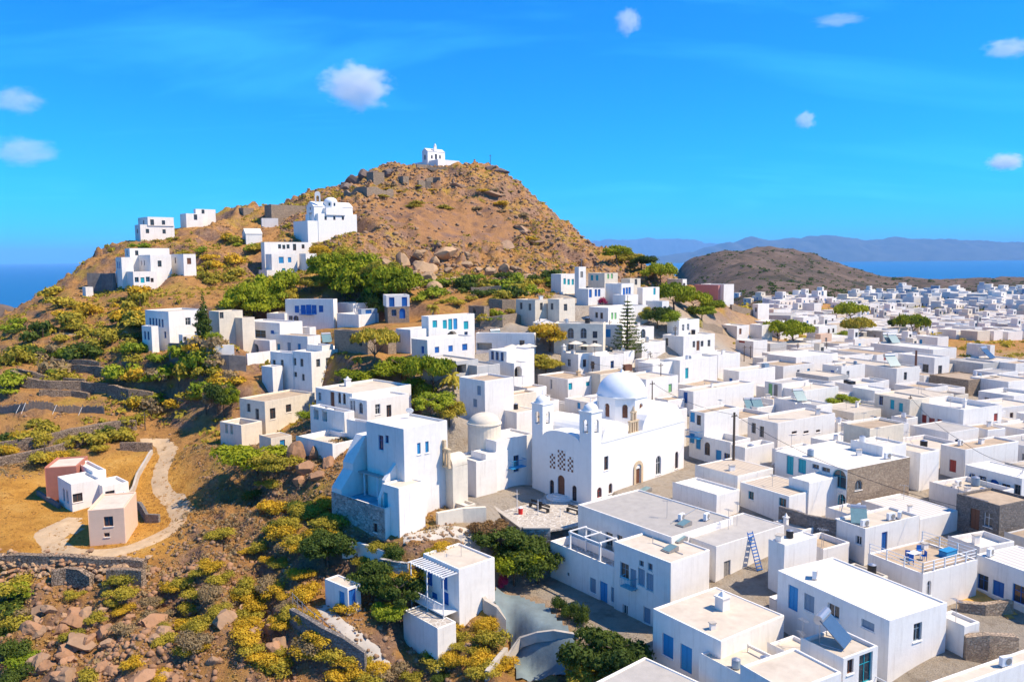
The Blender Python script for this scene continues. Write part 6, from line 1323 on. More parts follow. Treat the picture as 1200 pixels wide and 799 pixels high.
shrub_patch([(480,740),(590,730),(595,799),(470,799)], 22, [YEL, YEL, OLI, DRK], (.6, 1.2), 'below the pergola house', 'shrubs below the pergola house')
shrub_patch([(10,690),(240,680),(210,799),(100,799)], 26, [YEL, OLI, GRY, OLI, YEL], (.5, 1.1), 'among the gully boulders', 'shrubs among the boulders')
shrub_patch([(0,690),(25,690),(30,799),(0,799)], 9, [DRK, LIM, OLI], (1.0, 1.8), 'at the lower edge of the gully boulders', 'shrubs at the lower gully edge')
shrub_patch([(330,560),(400,590),(395,660),(330,640),(270,560)], 26, [DRK, OLI, YEL, OLI], (.7, 1.6), 'on the shaded rocks below the cream shed', 'shrubs on the shaded rocks')
shrub_patch([(0,500),(160,490),(175,520),(60,545),(0,535)], 24, [OLI, OLI, DRK, YEL], (1.0, 2.0), 'in the strip above the farm field wall', 'shrubs above the field wall', .85)
shrub_patch([(130,440),(260,400),(275,470),(170,490)], 34, [OLI, LIM, YEL, GRY, LIM], (1.1, 2.5), 'below the dark garden wall', 'shrubs below the dark garden wall', .9)
shrub_patch([(30,390),(165,375),(165,440),(60,450),(10,440)], 34, [OLI, GRY, OLI, DRK, LIM], (1.2, 2.6), 'on the stone terraces', 'shrubs on the terraces', .85)
shrub_patch([(60,345),(170,335),(168,378),(60,388)], 20, [YEL, OLI, OLI], (1.2, 2.4), 'under the stepped white house', 'shrubs under the stepped house', .8)
shrub_patch([(150,262),(300,262),(330,300),(290,345),(220,340),(160,300)], 30, [OLI, YEL, OLI, LIM], (1.0, 2.2), 'between the upper hillside houses', 'shrubs between the upper houses', .8)
shrub_patch([(440,215),(600,205),(640,300),(560,250),(450,240)], 26, [YEL, OLI, GRY], (.9, 2.0), 'high on the hill face', 'shrubs high on the hill', .5)
shrub_patch([(500,335),(660,315),(665,335),(600,350),(510,355)], 30, [DRK, OLI, LIM, DRK], (1.4, 2.6), 'in the green band under the hill face', 'shrubs under the hill face', .8)
shrub_patch([(480,350),(640,352),(640,385),(560,375)], 16, [OLI, LIM], (.8, 1.5), 'on the brown ruined terraces', 'shrubs on the brown terraces', .7)
shrub_patch([(0,395),(30,380),(40,440),(0,470)], 12, [DRK, LIM, OLI], (1.2, 2.2), 'on the steep left edge of the slope', 'shrubs on the slope edge', .7)
shrub_patch([(410,625),(520,640),(520,690),(420,680)], 12, [DRK, OLI, YEL], (.6, 1.2), 'round the terrace garden below the tall house', 'shrubs of the terrace garden', .8)
bush(drop(705, 357), 1.6, 1.8, 'magenta bougainvillea beside the low house with blue doors', 'bougain', 'bush', None, 'bougainvillea', 'flowers'); bush(drop(590, 688), 1.0, 1.2, 'magenta bougainvillea at the foot of the square wall', 'bougain', 'bush', None, 'bougainvillea', 'flowers'); bush(drop(343, 488), 2.0, 1.6, 'brown-green garden shrub against the cream building', 'leaf_brown', 'bush'); bush(drop(360, 490), 1.8, 1.4, 'bright green shrub in the cream building garden', 'leaf_lime', 'bush')
for o_ in [(600,650),(615,642),(605,668),(628,655),(640,668)]:
    pass
# ------------------------------------------------------------------ walls, paths, street and roof things
def T(n, *pts):
    tile(n); return [(tx(a), ty(b)) for a, b in pts]
def wp(n, *pts): return [tuple(drop(a, b).xy) for a, b in T(n, *pts)]
def strip(name, pts, w, m, lift=.06, jag=.25):
    P = [Vector(p) for p in pts]; Q = []
    for i in range(len(P) - 1):                # Catmull-Rom through the points
        p0, p1, p2, p3 = P[max(0, i - 1)], P[i], P[i + 1], P[min(len(P) - 1, i + 2)]; n = max(2, int((p2 - p1).length / .6))
        for k in range(n):
            t = k / n; Q.append(.5 * ((2 * p1) + (p2 - p0) * t + (2 * p0 - 5 * p1 + 4 * p2 - p3) * t * t + (3 * p1 - p0 - 3 * p2 + p3) * t ** 3))
    Q.append(P[-1]); vs = []; fs = []; c = 5
    for i, q in enumerate(Q):
        u = (Q[min(i + 1, len(Q) - 1)] - Q[max(i - 1, 0)]).normalized(); n = Vector((-u.y, u.x)); ww = w * (1 + jag * float(vnoise(i * .3, 1.7)))
        for k in range(c): s = q + n * ww * (k / (c - 1) - .5); vs.append((s.x, s.y, ground(s.x, s.y) + lift * (1 if 0 < k < c - 1 else -.6)))
    fs = [(i * c + k, i * c + k + 1, (i + 1) * c + k + 1, (i + 1) * c + k) for i in range(len(Q) - 1) for k in range(c - 1)]
    o = link(name, mesh(name, vs, fs, True), m); tag(o, kind='structure'); return o
def drape(name, poly, m, lift=.06, st=.7):
    xs = [p[0] for p in poly]; ys = [p[1] for p in poly]; gx, gy = np.meshgrid(np.arange(min(xs), max(xs), st), np.arange(min(ys), max(ys), st)); ins = inpoly(gx, gy, poly); vs = []; ix = -np.ones(gx.shape, int)
    for j in range(gx.shape[0]):
        for i in range(gx.shape[1]):
            if ins[j, i]: ix[j, i] = len(vs); vs.append((gx[j, i], gy[j, i], ground(gx[j, i], gy[j, i]) + lift))
    fs = [(ix[j, i], ix[j, i + 1], ix[j + 1, i + 1], ix[j + 1, i]) for j in range(gx.shape[0] - 1) for i in range(gx.shape[1] - 1) if min(ix[j, i], ix[j, i + 1], ix[j + 1, i + 1], ix[j + 1, i]) >= 0]
    o = link(name, mesh(name, vs, fs, True), m); tag(o, kind='structure'); return o
mat('shade_tinted_paving', (0.17, 0.215, 0.225), 0.9, 0.2, 0.6, 0.2, 5, dirt=(0.14, 0.15, 0.15), dirt_amt=0.7, dscale=0.4)  # lane paving: shade of the big house put into its dark teal colour
mat('dryplot', (0.55, 0.30, 0.07), 0.95, 0.3, 1.5, 0.6, 5, dirt=(0.3, 0.2, 0.1), dirt_amt=0.6)
mat('track', (0.50, 0.36, 0.22), 0.95, 0.15, 0.8, 0.3, 6, dirt=(0.42, 0.26, 0.12), dirt_amt=0.6, dscale=0.6)
strip('dirt_track', wp(10, (440,45),(500,50),(527,75),(512,120),(500,165),(512,205),(550,238),(568,268),(545,312),(480,352),(400,382),(300,398),(215,395),(160,362),(140,332),(190,305),(235,285)), 3.1, 'track')
drape('farm_yard', wp(10, (115,340),(160,305),(215,285),(265,275),(270,330),(220,345),(215,372),(160,372)), 'track', .04)
drape('paved_lane', wp(16, (600,350),(720,395),(850,440),(1000,600),(1010,790),(700,799),(665,690),(655,600),(560,420)), 'shade_tinted_paving', .2, .5)
drape('dry_grass_plot', wp(18, (745,445),(900,402),(985,445),(1080,480),(1110,560),(900,500)), 'dryplot', .08)
strip('garden_path', wp(15, (600,440),(660,520),(740,590),(800,650),(860,720),(900,770)), 1.9, 'concrete', .08, .05)
strip('footpath', wp(4, (150,207),(330,205),(480,205),(590,216)), 1.6, 'track', .05)
strip('street', wp(16, (170,120),(260,110),(380,90),(470,110),(540,150)), 3.2, 'concrete', .07, .1)
W = low_wall
W('dry_stone_wall', 'long dry stone wall closing the farm field above the gully', wp(10, (-30,432),(60,428),(160,428),(260,432),(360,438),(455,452)), .9, .9, 'stone_dry', jit=.15)
W('dry_stone_wall', 'dark short dry stone wall under the field wall, left of two', wp(10, (165,490),(215,478),(290,498)), 1.3, .8, 'stone_dry', jit=.15); W('dry_stone_wall', 'dark short dry stone wall under the field wall beside the green bush', wp(10, (340,490),(400,482),(452,500)), 1.3, .8, 'stone_dry', jit=.15)
W('dry_stone_wall', 'stepped stone bank wall above the farm field', wp(25, (-20,500),(200,468),(420,420),(640,372),(800,362)), 1.5, 1.0, 'stone_dry', jit=.15); W('dry_stone_wall', 'lower stone bank wall behind the terracotta house', wp(25, (-20,575),(150,545),(300,515),(500,440),(640,400)), 1.1, .9, 'stone_dry', jit=.15)
W('terrace_wall', 'curving stone terrace wall on the left slope', wp(25, (60,60),(110,105),(300,125),(480,140),(640,150)), 1.4, .7, 'stone_dry', jit=.12); W('terrace_wall', 'shaded stone terrace wall below the bright shrubs', wp(25, (640,165),(760,200),(900,225)), 2.0, .7, 'stone_dry', jit=.12)
W('terrace_wall', 'short stone terrace wall under the curving one', wp(25, (230,160),(420,165),(520,180)), .8, .6, 'stone_dry', jit=.1)
W('terrace_wall', 'stone terrace wall under the stepped white house shrubs', wp(4, (330,380),(420,385),(500,400)), 1.3, .6, 'stone_dry', jit=.1); W('terrace_wall', 'stone terrace wall beside the footpath of the slope', wp(4, (60,395),(160,425),(280,440),(400,452)), 1.2, .6, 'stone_dry', jit=.1); W('terrace_wall', 'upper stone terrace wall near the ridge', wp(4, (240,345),(380,350),(470,360)), 1.0, .6, 'stone_dry', jit=.1)
W('retaining_wall', 'dark grey garden retaining wall below the slim cypress', wp(5, (232,425),(340,430),(447,440)), 3.0, .5, 'darkwall'); W('retaining_wall', 'lower dark garden retaining wall right of the cypress garden', wp(5, (445,475),(560,485),(652,490)), 2.4, .5, 'darkwall')
W('garden_wall', 'white garden wall with turquoise gate right of the cypress', wp(5, (450,405),(520,408),(586,405)), 1.9, .35, 'white'); W('garden_wall', 'white ramp wall left of the two-storey house with grey windows', wp(5, (655,455),(720,445),(785,440)), 1.9, .35, 'white')
W('retaining_wall', 'dark retaining wall left of the stepped white house', wp(1, (412,715),(480,716),(538,716)), 4.0, .6, 'darkwall')
W('yard_wall', 'long low concrete yard wall right of the white farmhouse', wp(10, (400,225),(430,170),(476,85)), .7, .3, 'concrete'); W('yard_wall', 'dark low yard wall left of the white farmhouse', wp(10, (118,212),(150,232),(187,255)), .6, .3, 'darkwall'); W('yard_wall', 'stone yard wall right of the pink cube', wp(10, (412,255),(440,262),(462,300),(500,298)), 1.0, .4, 'stone_grey'); W('dry_stone_wall', 'short stone wall beside the bend of the dirt track', wp(10, (378,72),(430,76),(478,76)), 1.2, .6, 'stone_dry', jit=.1)
W('garden_wall', 'rough stone garden wall under the windowless white cube', wp(18, (115,195),(230,240),(345,262)), 3.2, .4, 'stone_grey')
W('ruined_wall', 'broken grey stone wall below the patch of dry grass', wp(18, (868,700),(960,715),(1078,720)), 2.0, .6, 'stone_tan', jit=.3); W('ruined_wall', 'ruined stone wall stub in the dry grass plot', wp(18, (850,505),(950,520),(1060,515)), .9, .7, 'stone_tan', jit=.4)
W('path_wall', 'stone wall carrying the railed garden path', wp(15, (450,520),(520,570),(600,640),(700,720),(800,799)), 1.5, .5, 'stone_grey', below=3); W('parapet_wall', 'concrete parapet wall between the pergola house and the lane', wp(16, (505,385),(560,470),(615,550),(655,600)), 1.0, .4, 'concrete', below=2.5); W('parapet_wall', 'pale parapet wall end below the lane bend', wp(16, (655,690),(610,740),(565,795)), 1.0, .4, 'concrete', below=2); W('parapet_wall', 'curved low concrete kerb wall across the lane', wp(16, (655,720),(720,660),(800,620),(880,590),(1000,590)), .35, .35, 'concrete')
W('garden_wall', 'white garden wall above the terrace of the tiny blue-door house', wp(15, (690,205),(760,190),(830,215),(885,235)), 1.2, .3, 'white'); W('garden_wall', 'rough whitewashed retaining wall below the terrace garden', wp(15, (870,330),(940,350),(1000,360)), 2.6, .4, 'stone_white')
W('retaining_wall', 'rough beige stone retaining wall under the church side street', wp(16, (330,60),(450,40),(560,60)), 1.4, .5, 'cream'); W('garden_wall', 'low white wall beside the vaulted chapel steps', wp(12, (0,620),(40,560),(85,545)), 1.4, .4, 'white')
for lab, n, pts, h in [('brown stone terrace wall below the green band, upper', 7, [(10,260),(120,255),(240,262)], 1.6), ('brown stone terrace wall left of the cream stone house', 7, [(110,330),(180,335),(250,345)], 1.8), ('brown stone terrace wall above the pale long house', 7, [(60,430),(180,432),(300,420)], 1.6), ('stone bank under the pines of the pale slope', 8, [(330,440),(380,450),(450,470)], 1.4), ('pale stone bank beside the rose-pink house', 8, [(500,340),(560,360),(620,375)], 1.4), ('long dark wall across the hill above the domed church', 2, [(615,285),(720,285),(840,278)], 2.2), ('stone wall on the summit below the chapel', 20, [(560,470),(480,470),(390,490)], 1.2), ('summit stone wall below the white terrace', 20, [(280,340),(400,335),(640,335)], .7), ('dark stone stub wall on the summit slope', 20, [(300,560),(380,545),(450,560)], 2.2)]:
    W('terrace_wall', lab, wp(n, *pts), h, .6, 'stone_tan', jit=.15)
def stone_row(label, n, pts, cnt):      # the pale top stones of the field wall, each a stone of its own
    P = [Vector(p) for p in wp(n, *pts)]; H = empty('dry_stone_wall', (P[0].x, P[0].y, ground(*P[0]))); tag(H, label, 'wall')
    for i in range(cnt):
        t = random.random() * (len(P) - 1); k = int(t); q = P[k].lerp(P[k + 1], t - k) + Vector((random.gauss(0, .25), random.gauss(-.5, .75))); s = random.uniform(.22, .5)
        o = link('stone', random.choice(ROCKS), None, H, (q.x - H.location.x, q.y - H.location.y, ground(q.x, q.y) - H.location.z + s * .25 + max(0, .5 + (q.y - P[k].y) * .3)), random.uniform(0, 6)); o.scale = (s, s * .8, s * .7); mslot(o, random.choice(['rock_pale', 'rock', 'rock_pale', 'rock_red']))
stone_row('tumbled pale field stones heaped along the field edge wall', 10, [(-30,440),(60,434),(160,436),(260,440),(360,446),(465,462)], 260)
# reed fence on the terrace
def reed_fence():
    P = [Vector(p) for p in wp(25, (-15,262),(150,258),(330,262),(480,268),(615,275))]; H = empty('reed_fence', (P[0].x, P[0].y, ground(*P[0]))); tag(H, 'grey reed windbreak fence with leaning pale props on the terrace', 'fence')
    b = MB(); d = 0; k = 0
    for i in range(len(P) - 1):
        n = int((P[i + 1] - P[i]).length / .22)
        for j in range(n):
            q = P[i].lerp(P[i + 1], j / n); s = MB(); h = random.uniform(1.1, 1.5); x, y, z = q.x - H.location.x, q.y - H.location.y, ground(q.x, q.y) - H.location.z; b.box(x - .1, x + .1, y - .03, y + .03, z - .3, z + h); k += 1
            if j % 22 == 0: s.tube((x, y - 1.3, z - .2), (x + .1, y, z + h), .03, 6); s.build('prop', 'frame_white', H)
    b.build('reed_screen', 'greyblue_reed', H)
mat('greyblue_reed', (0.27, 0.21, 0.16), 0.9, 0.3, 3)
reed_fence()
# ---- utility poles and wires
POLES = []
def pole(px, y0, y1, label, r=.12, D=None, m='pole_wood', arm=True, name='utility_pole'):
    P = drop(px, y1) if D is None else at(px, y1, D); g = ground(P.x, P.y); t = at(px, y0, P.y).z - g; t = min(max(t, 3.0), 13); o = empty(name, (P.x, P.y, g)); tag(o, label, 'pole', 'utility poles of the town' if name == 'utility_pole' else None); b = MB(); b.tube((0, 0, -.5), (0, 0, t), r, 8, r * .75); b.build('post', m, o)
    if arm: c = MB(); c.box(-.55, .55, -.05, .05, t - .55, t - .45); c.box(-.45, -.4, -.03, .03, t - .45, t - .3); c.box(.4, .45, -.03, .03, t - .45, t - .3); c.build('crossarm', m, o, None, .6)
    POLES.append(Vector((P.x, P.y, g + t - .3))); return POLES[-1]
PL = 'wooden utility pole rising between the %s'
for n, x, a, b_, lab in [(12,255,145,262,'rotunda and the white box house'),(12,657,15,128,'turquoise-window house and the junk roof'),(12,975,20,168,'long cream-roofed house and its green shutter'),(12,935,105,242,'church dome and the annex behind it'),(7,388,405,478,'gabled white house and the arched-window house'),(7,773,400,535,'blue-grey house and the star-shaped pine'),(7,577,600,668,'hedge tree and the parasol house'),(7,995,590,655,'stepped parapet house and its neighbour'),(7,1133,440,560,'house with palm and the lane below'),(7,938,530,612,'bare white building and the round window house'),(7,445,320,412,'cream stone house and its outside stair'),(8,573,540,628,'plain white cube and the double roofs'),(8,608,540,612,'plain white cube and the round pine'),(8,867,525,628,'dense umbrella pine and the wide white house'),(8,1025,530,632,'orange house and the wide white house'),(8,192,430,558,'palm yard and the orange door house'),(8,57,590,672,'double roofed house and the bare building'),(9,85,520,637,'tile-edged house and the hedge tree'),(9,370,520,602,'tile-edged house and the solar panel house'),(4,965,440,582,'leaning dark tree and the cream ruin'),(4,680,570,655,'dirt track and the stone bank'),(10,143,48,112,'terracotta house and the stone bank'),(3,298,85,132,'summit wall and the hill edge'),(8,405,150,200,'rose-pink house and the skyline pine')]:
    tile(n); pole(tx(x), ty(a), ty(b_), PL % lab, .11)
tile(13); PA = pole(tx(318), ty(252), ty(470), 'tall thick brown wooden pole in front of the sunken roof terrace', .2, 104)
tile(9); PB = pole(tx(575), ty(567), ty(735), 'tall dark steel pole left of the house with two grey windows', .3, None, 'brownwood', False)
tile(14); PC_ = pole(tx(340), ty(172), ty(335), 'slim dark pole between the cream and the red-shuttered house', .1, None)
def wire(a, b, label, sag=1.2):
    a, b = Vector(a), Vector(b); m = MB(); n = 14; pts = [a.lerp(b, i / n) - Vector((0, 0, sag * 4 * (i / n) * (1 - i / n))) for i in range(n + 1)]
    for i in range(n): m.tube(pts[i] - a, pts[i + 1] - a, .028, 4)
    o = m.build('overhead_wire', 'black', None, a); tag(o, label, 'wire', 'overhead wires')
tile(14)
wire(PA, at(tx(560), ty(690), 80), 'long black overhead wire crossing from the thick brown pole past the stone end wall'); wire(PC_, at(tx(600), ty(395), 100), 'black wire from the slim dark pole down across the red-shuttered house', .6); wire(at(tx(600), ty(395), 100), at(1200, 545, 90), 'black wire running from the tan roof towards the lane windows', .6)
wire(PA, POLES[3], 'thin wire between the thick brown pole and the pole behind the dome', .8); wire(POLES[1], POLES[2], 'thin wire between the poles behind the church dome', .7); wire(POLES[13], POLES[14], 'thin wire over the wide white house roofs', .8); wire(POLES[11], POLES[13], 'thin wire over the double roofed houses', .9)
# ---- roof things
def place_top(n, x, y):
    tile(n); return pick(tx(x), ty(y))
def solar(n, x, y, label, m='panel', w=1.6, az=-.6, tank=True, stuck=1.0):
    P = place_top(n, x, y); o = empty('solar_heater', P, az); tag(o, label, 'solar panel', 'roof solar heaters'); s = stuck
    p = MB(); th = .75; c, sn = math.cos(th), math.sin(th); L = 1.9 * s; p.v += [(-w * s / 2 + i * w * s, -.5 * L * c + j * L * c - k * .07 * sn, .2 + j * L * sn + k * .07 * c) for k in (0, 1) for j in (0, 1) for i in (0, 1)]; p.f += [(0, 1, 3, 2), (6, 7, 5, 4), (0, 4, 5, 1), (2, 3, 7, 6), (0, 2, 6, 4), (1, 5, 7, 3)]; p.build('collector', m, o)
    f = MB()
    for sx in (-1, 1): f.tube((sx * w * s * .42, .5 * L * c, 0), (sx * w * s * .42, .5 * L * c, .2 + L * sn), .035, 5); f.tube((sx * w * s * .42, -.5 * L * c, 0), (sx * w * s * .42, .5 * L * c, .05), .03, 5)
    f.build('stand', 'metal', o)
    if tank: t = MB(); t.tube((-w * s * .48, .5 * L * c + .1, .2 + L * sn), (w * s * .48, .5 * L * c + .1, .2 + L * sn), .27 * s, 12); t.build('tank', 'metal', o)
    return o
for n, x, y, lab, m, az, s in [(17,900,625,'big tilted grey-green solar collector on the front cream roof','panel_green',-.9,1.35),(18,345,640,'blue solar collector with steel tank on the upper balcony roof','panel',.9,1.3),(18,440,150,'pale tilted collector on the blue door house beside the railed terrace','panel_green',-.3,1.0),(13,395,238,'left one of two collectors beside the lane pole','panel_green',.1,1.1),(13,430,238,'right one of two collectors beside the lane pole','panel_green',.1,1.1),(13,628,200,'tilted pale blue collector on the dark rimmed roof','panel_green',.2,1.2),(12,945,135,'turquoise grey collector near the green shutter house','panel_green',.7,1.2),(11,785,80,'collector with tank on the blue arched door house','panel',.5,1.1),(9,255,535,'pale collector on the tile edged house','panel_green',.3,1.6),(9,430,525,'left of two collectors below the right round pine','panel_green',.2,1.6),(9,458,528,'right of two collectors below the right round pine','panel_green',.2,1.6),(9,450,655,'white tilted collector on the wide sunlit roof','panel_green',.2,1.6),(9,975,612,'leaning blue collector at the right edge of town','panel',.6,1.8),(9,878,668,'pale collector on the rubble roofed house','panel_green',.3,1.6),(5,1095,338,'collector on the two-storey house with grey windows','panel_green',.4,1.2),(7,150,512,'collector on the pale long house','panel_green',.4,1.3),(7,205,545,'collector on the restaurant house','panel',.4,1.2),(8,75,745,'green blue collector on the long cream roof','panel_green',.6,1.2),(14,815,270,'collector beside the red-shuttered house','panel_green',.8,1.2)]:
    solar(n, x, y, lab, m, 1.6, az, True, s)
def acunit(n, x, y, label, w=.9, az=.5):
    P = place_top(n, x, y); o = empty('air_conditioner', P, az); tag(o, label, 'air conditioner', 'roof air conditioners'); b = MB(); b.box(-w / 2, w / 2, -.17, .17, .12, .8); b.build('casing', 'frame_white', o); f = MB(); f.frustum(0, 0, 0, .02, .26, .26, 14); q = f.build('fan_grille', 'greywood', o, (.12, -.185, .46)); q.rotation_euler = (PI / 2, 0, 0); s = MB(); s.box(-w / 2 + .05, -w / 2 + .12, -.2, .2, 0, .12); s.box(w / 2 - .12, w / 2 - .05, -.2, .2, 0, .12); s.build('foot', 'metal', o)
for n, x, y, lab in [(17,588,140,'on the big grey roof beside the skylights, left of two'),(17,690,138,'on the big grey roof beside the skylights, right of two'),(17,912,672,'beside the tilted solar collector on the front roof'),(18,608,130,'on the blue door house, right of two'),(18,572,138,'on the blue door house, left of two'),(18,465,165,'near the dish of the blue door house'),(18,260,375,'on the long white roof near the light blue door'),(18,978,285,'on the ribbed pale roof'),(18,1040,735,'on the low cream roof below the ruined wall'),(18,375,272,'on the stepped edge of the long white roof'),(13,455,400,'on the sunken roof terrace'),(14,570,600,'on the lane in front of the tan roof house'),(14,580,408,'on the tan roof with the red door'),(14,240,470,'on the white roof with the stone end'),(14,385,365,'on the cream roof behind the stone end'),(13,510,525,'on the brown plank roof')]:
    acunit(n, x, y, 'white air conditioner box ' + lab, az=random.uniform(0, 1.2))
def skylight(x, y, label, s=1.0, az=.64, n=17):
    P = place_top(n, x, y); o = empty('skylight', P, az); tag(o, label, 'skylight', 'roof skylights'); b = MB(); b.v += [(-.7 * s, -.55 * s, .02), (.7 * s, -.55 * s, .02), (.7 * s, .55 * s, .02), (-.7 * s, .55 * s, .02), (-.7 * s, -.55 * s, .12), (.7 * s, -.55 * s, .45), (.7 * s, .55 * s, .45), (-.7 * s, .55 * s, .12)]; b.f += [(0, 1, 5, 4), (1, 2, 6, 5), (2, 3, 7, 6), (3, 0, 4, 7), (4, 5, 6, 7)]; b.build('frame', 'greywood', o); g = MB(); g.quad((-.6 * s, -.45 * s, .16), (.6 * s, -.45 * s, .445), (.6 * s, .45 * s, .445), (-.6 * s, .45 * s, .16)); g.v = [(a, b_, c + .012) for a, b_, c in g.v]; g.build('pane', 'panel_green', o)
for x, y, lab in [(440,18,'nearest the church corner'),(590,58,'in the middle of the roof'),(762,100,'at the edge of the patched roof'),(597,158,'beside the air conditioners'),(578,222,'by the lower roof step'),(540,262,'beside the white chimney')]:
    skylight(x, y, 'dark glazed skylight on the big grey roof ' + lab)
def chimney(n, x, y, label, w=.6, h=1.3, m='white', cap=True):
    P = place_top(n, x, y); o = empty('chimney', P, .6); tag(o, label, 'chimney', 'roof chimneys'); b = MB(); b.box(-w / 2, w / 2, -w / 2, w / 2, -.05, h); b.build('shaft', m, o)
    if cap: c = MB(); c.box(-w / 2 - .08, w / 2 + .08, -w / 2 - .08, w / 2 + .08, h, h + .12); c.frustum(0, 0, h + .12, h + .5, w * .5, w * .12, 4, a0=PI / 4); c.build('cap', m, o)
for n, x, y, lab, w, h in [(17,505,300,'tall white pinnacle chimney at the corner of the shaded blue-white house',.7,2.4),(17,755,500,'white block chimney on the wide cream roof',.9,1.1),(14,412,195,'white chimney on the red-shuttered house',.7,1.6),(14,600,230,'small white chimney at the corner of the red-shuttered house',.45,1.2),(14,825,455,'cream chimney on the tan roof',.7,1.6),(13,582,560,'brown clay chimney pot beside the plank roof',.7,1.1),(13,545,365,'small round chimney pot at the edge of the white roof',.5,.9),(17,200,60,'small white corner pinnacle beside the church',.6,1.5),(12,245,325,'white light box beside the rotunda',1.0,1.6),(6,270,575,'stub chimney on the palm house roof',.8,1),(18,143,160,'tiny white chimney on the patched roof',.4,.9),(7,520,585,'white chimney among the parasols',.6,1.4),(8,205,480,'small chimney above the orange door',.5,1.1),(9,620,590,'white chimney on the two grey window house',.6,1),(12,590,80,'brown vent on the junk roof',.6,.7),(14,188,262,'cream chimney on the box behind the stone end',.5,1.3)]:
    chimney(n, x, y, lab, w, h, 'stonecarve' if 'brown' in lab else 'cream' if 'cream ch' in lab else 'white')
def dish(n, x, y, label):
    P = place_top(n, x, y); o = empty('satellite_dish', P, random.uniform(-.5, .8)); tag(o, label, 'dish', 'roof satellite dishes'); b = MB(); b.tube((0, 0, 0), (0, 0, .9), .03, 6); b.build('mast', 'metal', o); d = MB(); d.dome(0, 0, 0, .45, .14, 16, 4); q = d.build('dish', 'frame_white', o, (0, -.05, .95), smooth=True); q.rotation_euler = (2.2, 0, 0)
for n, x, y, lab in [(18,432,110,'white satellite dish on the blue door house'),(11,920,200,'white satellite dish behind the tall stepped house'),(8,300,575,'satellite dish on the double roofed house'),(14,440,255,'satellite dish on the red-shuttered house roof terrace'),(13,500,530,'round satellite dish beside the plank roof'),(9,140,700,'satellite dish on the wide sunlit roof')]: dish(n, x, y, lab)
def box_thing(n, x, y, name, cat, label, w, d, h, m, az=.5, lid=None, group=None):
    P = place_top(n, x, y); o = empty(name, P, az); tag(o, label, cat, group); b = MB(); b.box(-w / 2, w / 2, -d / 2, d / 2, 0, h); b.box(-w / 2 + .05, w / 2 - .05, -d / 2 + .05, d / 2 - .05, h, h + .06); b.build('body', m, o); c = MB(); c.box(-w / 2 - .04, w / 2 + .04, -d / 2 - .04, d / 2 + .04, h + .06, h + .11); c.build('lid', lid or m, o)
for n, x, y, lab in [(9,190,770,'black water tank left on the low white roof'),(9,225,768,'black water tank right on the low white roof'),(8,1140,755,'black water tank beside the big cream roof'),(8,690,665,'blue grey water tank on the junk roof'),(8,640,650,'grey roof box on the junk terrace'),(8,975,660,'dark roof box near the poles'),(7,820,660,'brown heap box on the shabby roof'),(7,870,680,'orange brown crate on the shabby roof'),(9,1090,668,'dark boat-like tank on the right roofs'),(18,105,500,'cream stair box on the lower white roof'),(14,400,600,'round white roof block beside the striped roof')]:
    box_thing(n, x, y, 'roof_tank', 'tank', lab, random.uniform(.9, 1.6), .9, random.uniform(.7, 1.1), 'black' if 'black' in lab or 'dark' in lab else 'greyblue' if 'blue' in lab else 'brownwood' if 'brown' in lab else 'white', group='roof tanks and boxes')
for i in range(46):                       # thin television aerials
    C, eR, eL, lr, ll, z, v = random.choice([r for r in ROOFS if 60 < r[0].y < 210 and r[0].x > -10]); q = C + eR * lr * random.uniform(.2, .8) + eL * ll * random.uniform(.2, .8); o = empty('television_aerial', (q.x, q.y, z), random.uniform(0, 3)); tag(o, 'thin metal television aerial on a flat roof', 'aerial', 'television aerials'); b = MB(); h = random.uniform(1.4, 2.6); b.tube((0, 0, 0), (0, 0, h), .025, 5); b.build('mast', 'metal', o); c = MB(); c.box(-.5, .5, -.015, .015, h - .12, h - .09)
    for k in range(5): c.box(-.4 + k * .2 - .012, -.4 + k * .2 + .012, -.25, .25, h - .1, h - .07)
    c.build('antenna', 'metal', o)
for i in range(90):                       # round tanks, vents and small boxes on the roofs
    C, eR, eL, lr, ll, z, v = random.choice([r for r in ROOFS if 55 < r[0].y < 175 and r[0].x > 0]); q = C + eR * lr * random.uniform(.15, .85) + eL * ll * random.uniform(.15, .85); k = random.random()
    if k < .35: o = empty('water_tank', (q.x, q.y, z), 0); tag(o, 'small round water tank standing on a flat roof', 'tank', 'round roof water tanks'); b = MB(); r = random.uniform(.3, .5); b.frustum(0, 0, .1, r * 2.2, r, r, 14); b.build('barrel', random.choice(['frame_white', 'black', 'metal', 'greyblue']), o); b = MB(); b.frustum(0, 0, r * 2.2, r * 2.5, r, r * .3, 14); b.build('top', 'metal', o); b = MB(); b.box(-r, r, -.1, .1, 0, .1); b.build('foot', 'concrete', o)
    elif k < .7: o = empty('roof_vent', (q.x, q.y, z), random.uniform(0, 1)); tag(o, 'short whitewashed vent stack on a flat roof', 'vent', 'roof vent stacks'); w = random.uniform(.2, .4); h = random.uniform(.5, 1.0); b = MB(); b.box(-w, w, -w * .7, w * .7, -.02, h); b.build('stack', 'white', o); b = MB(); b.box(-w - .06, w + .06, -w * .7 - .06, w * .7 + .06, h, h + .08); b.build('slab', 'concrete', o)
    else: o = empty('roof_pipe', (q.x, q.y, z), random.uniform(0, 3)); tag(o, 'thin grey pipe run lying on a flat roof', 'pipe', 'roof pipe runs'); b = MB(); L_ = min(lr, ll) * .35; b.tube((-L_, 0, .06), (L_, 0, .06), .04, 6); b.build('pipe', 'metal', o); b = MB(); b.tube((L_, 0, .06), (L_, 0, .7), .04, 6); b.build('riser', 'metal', o)
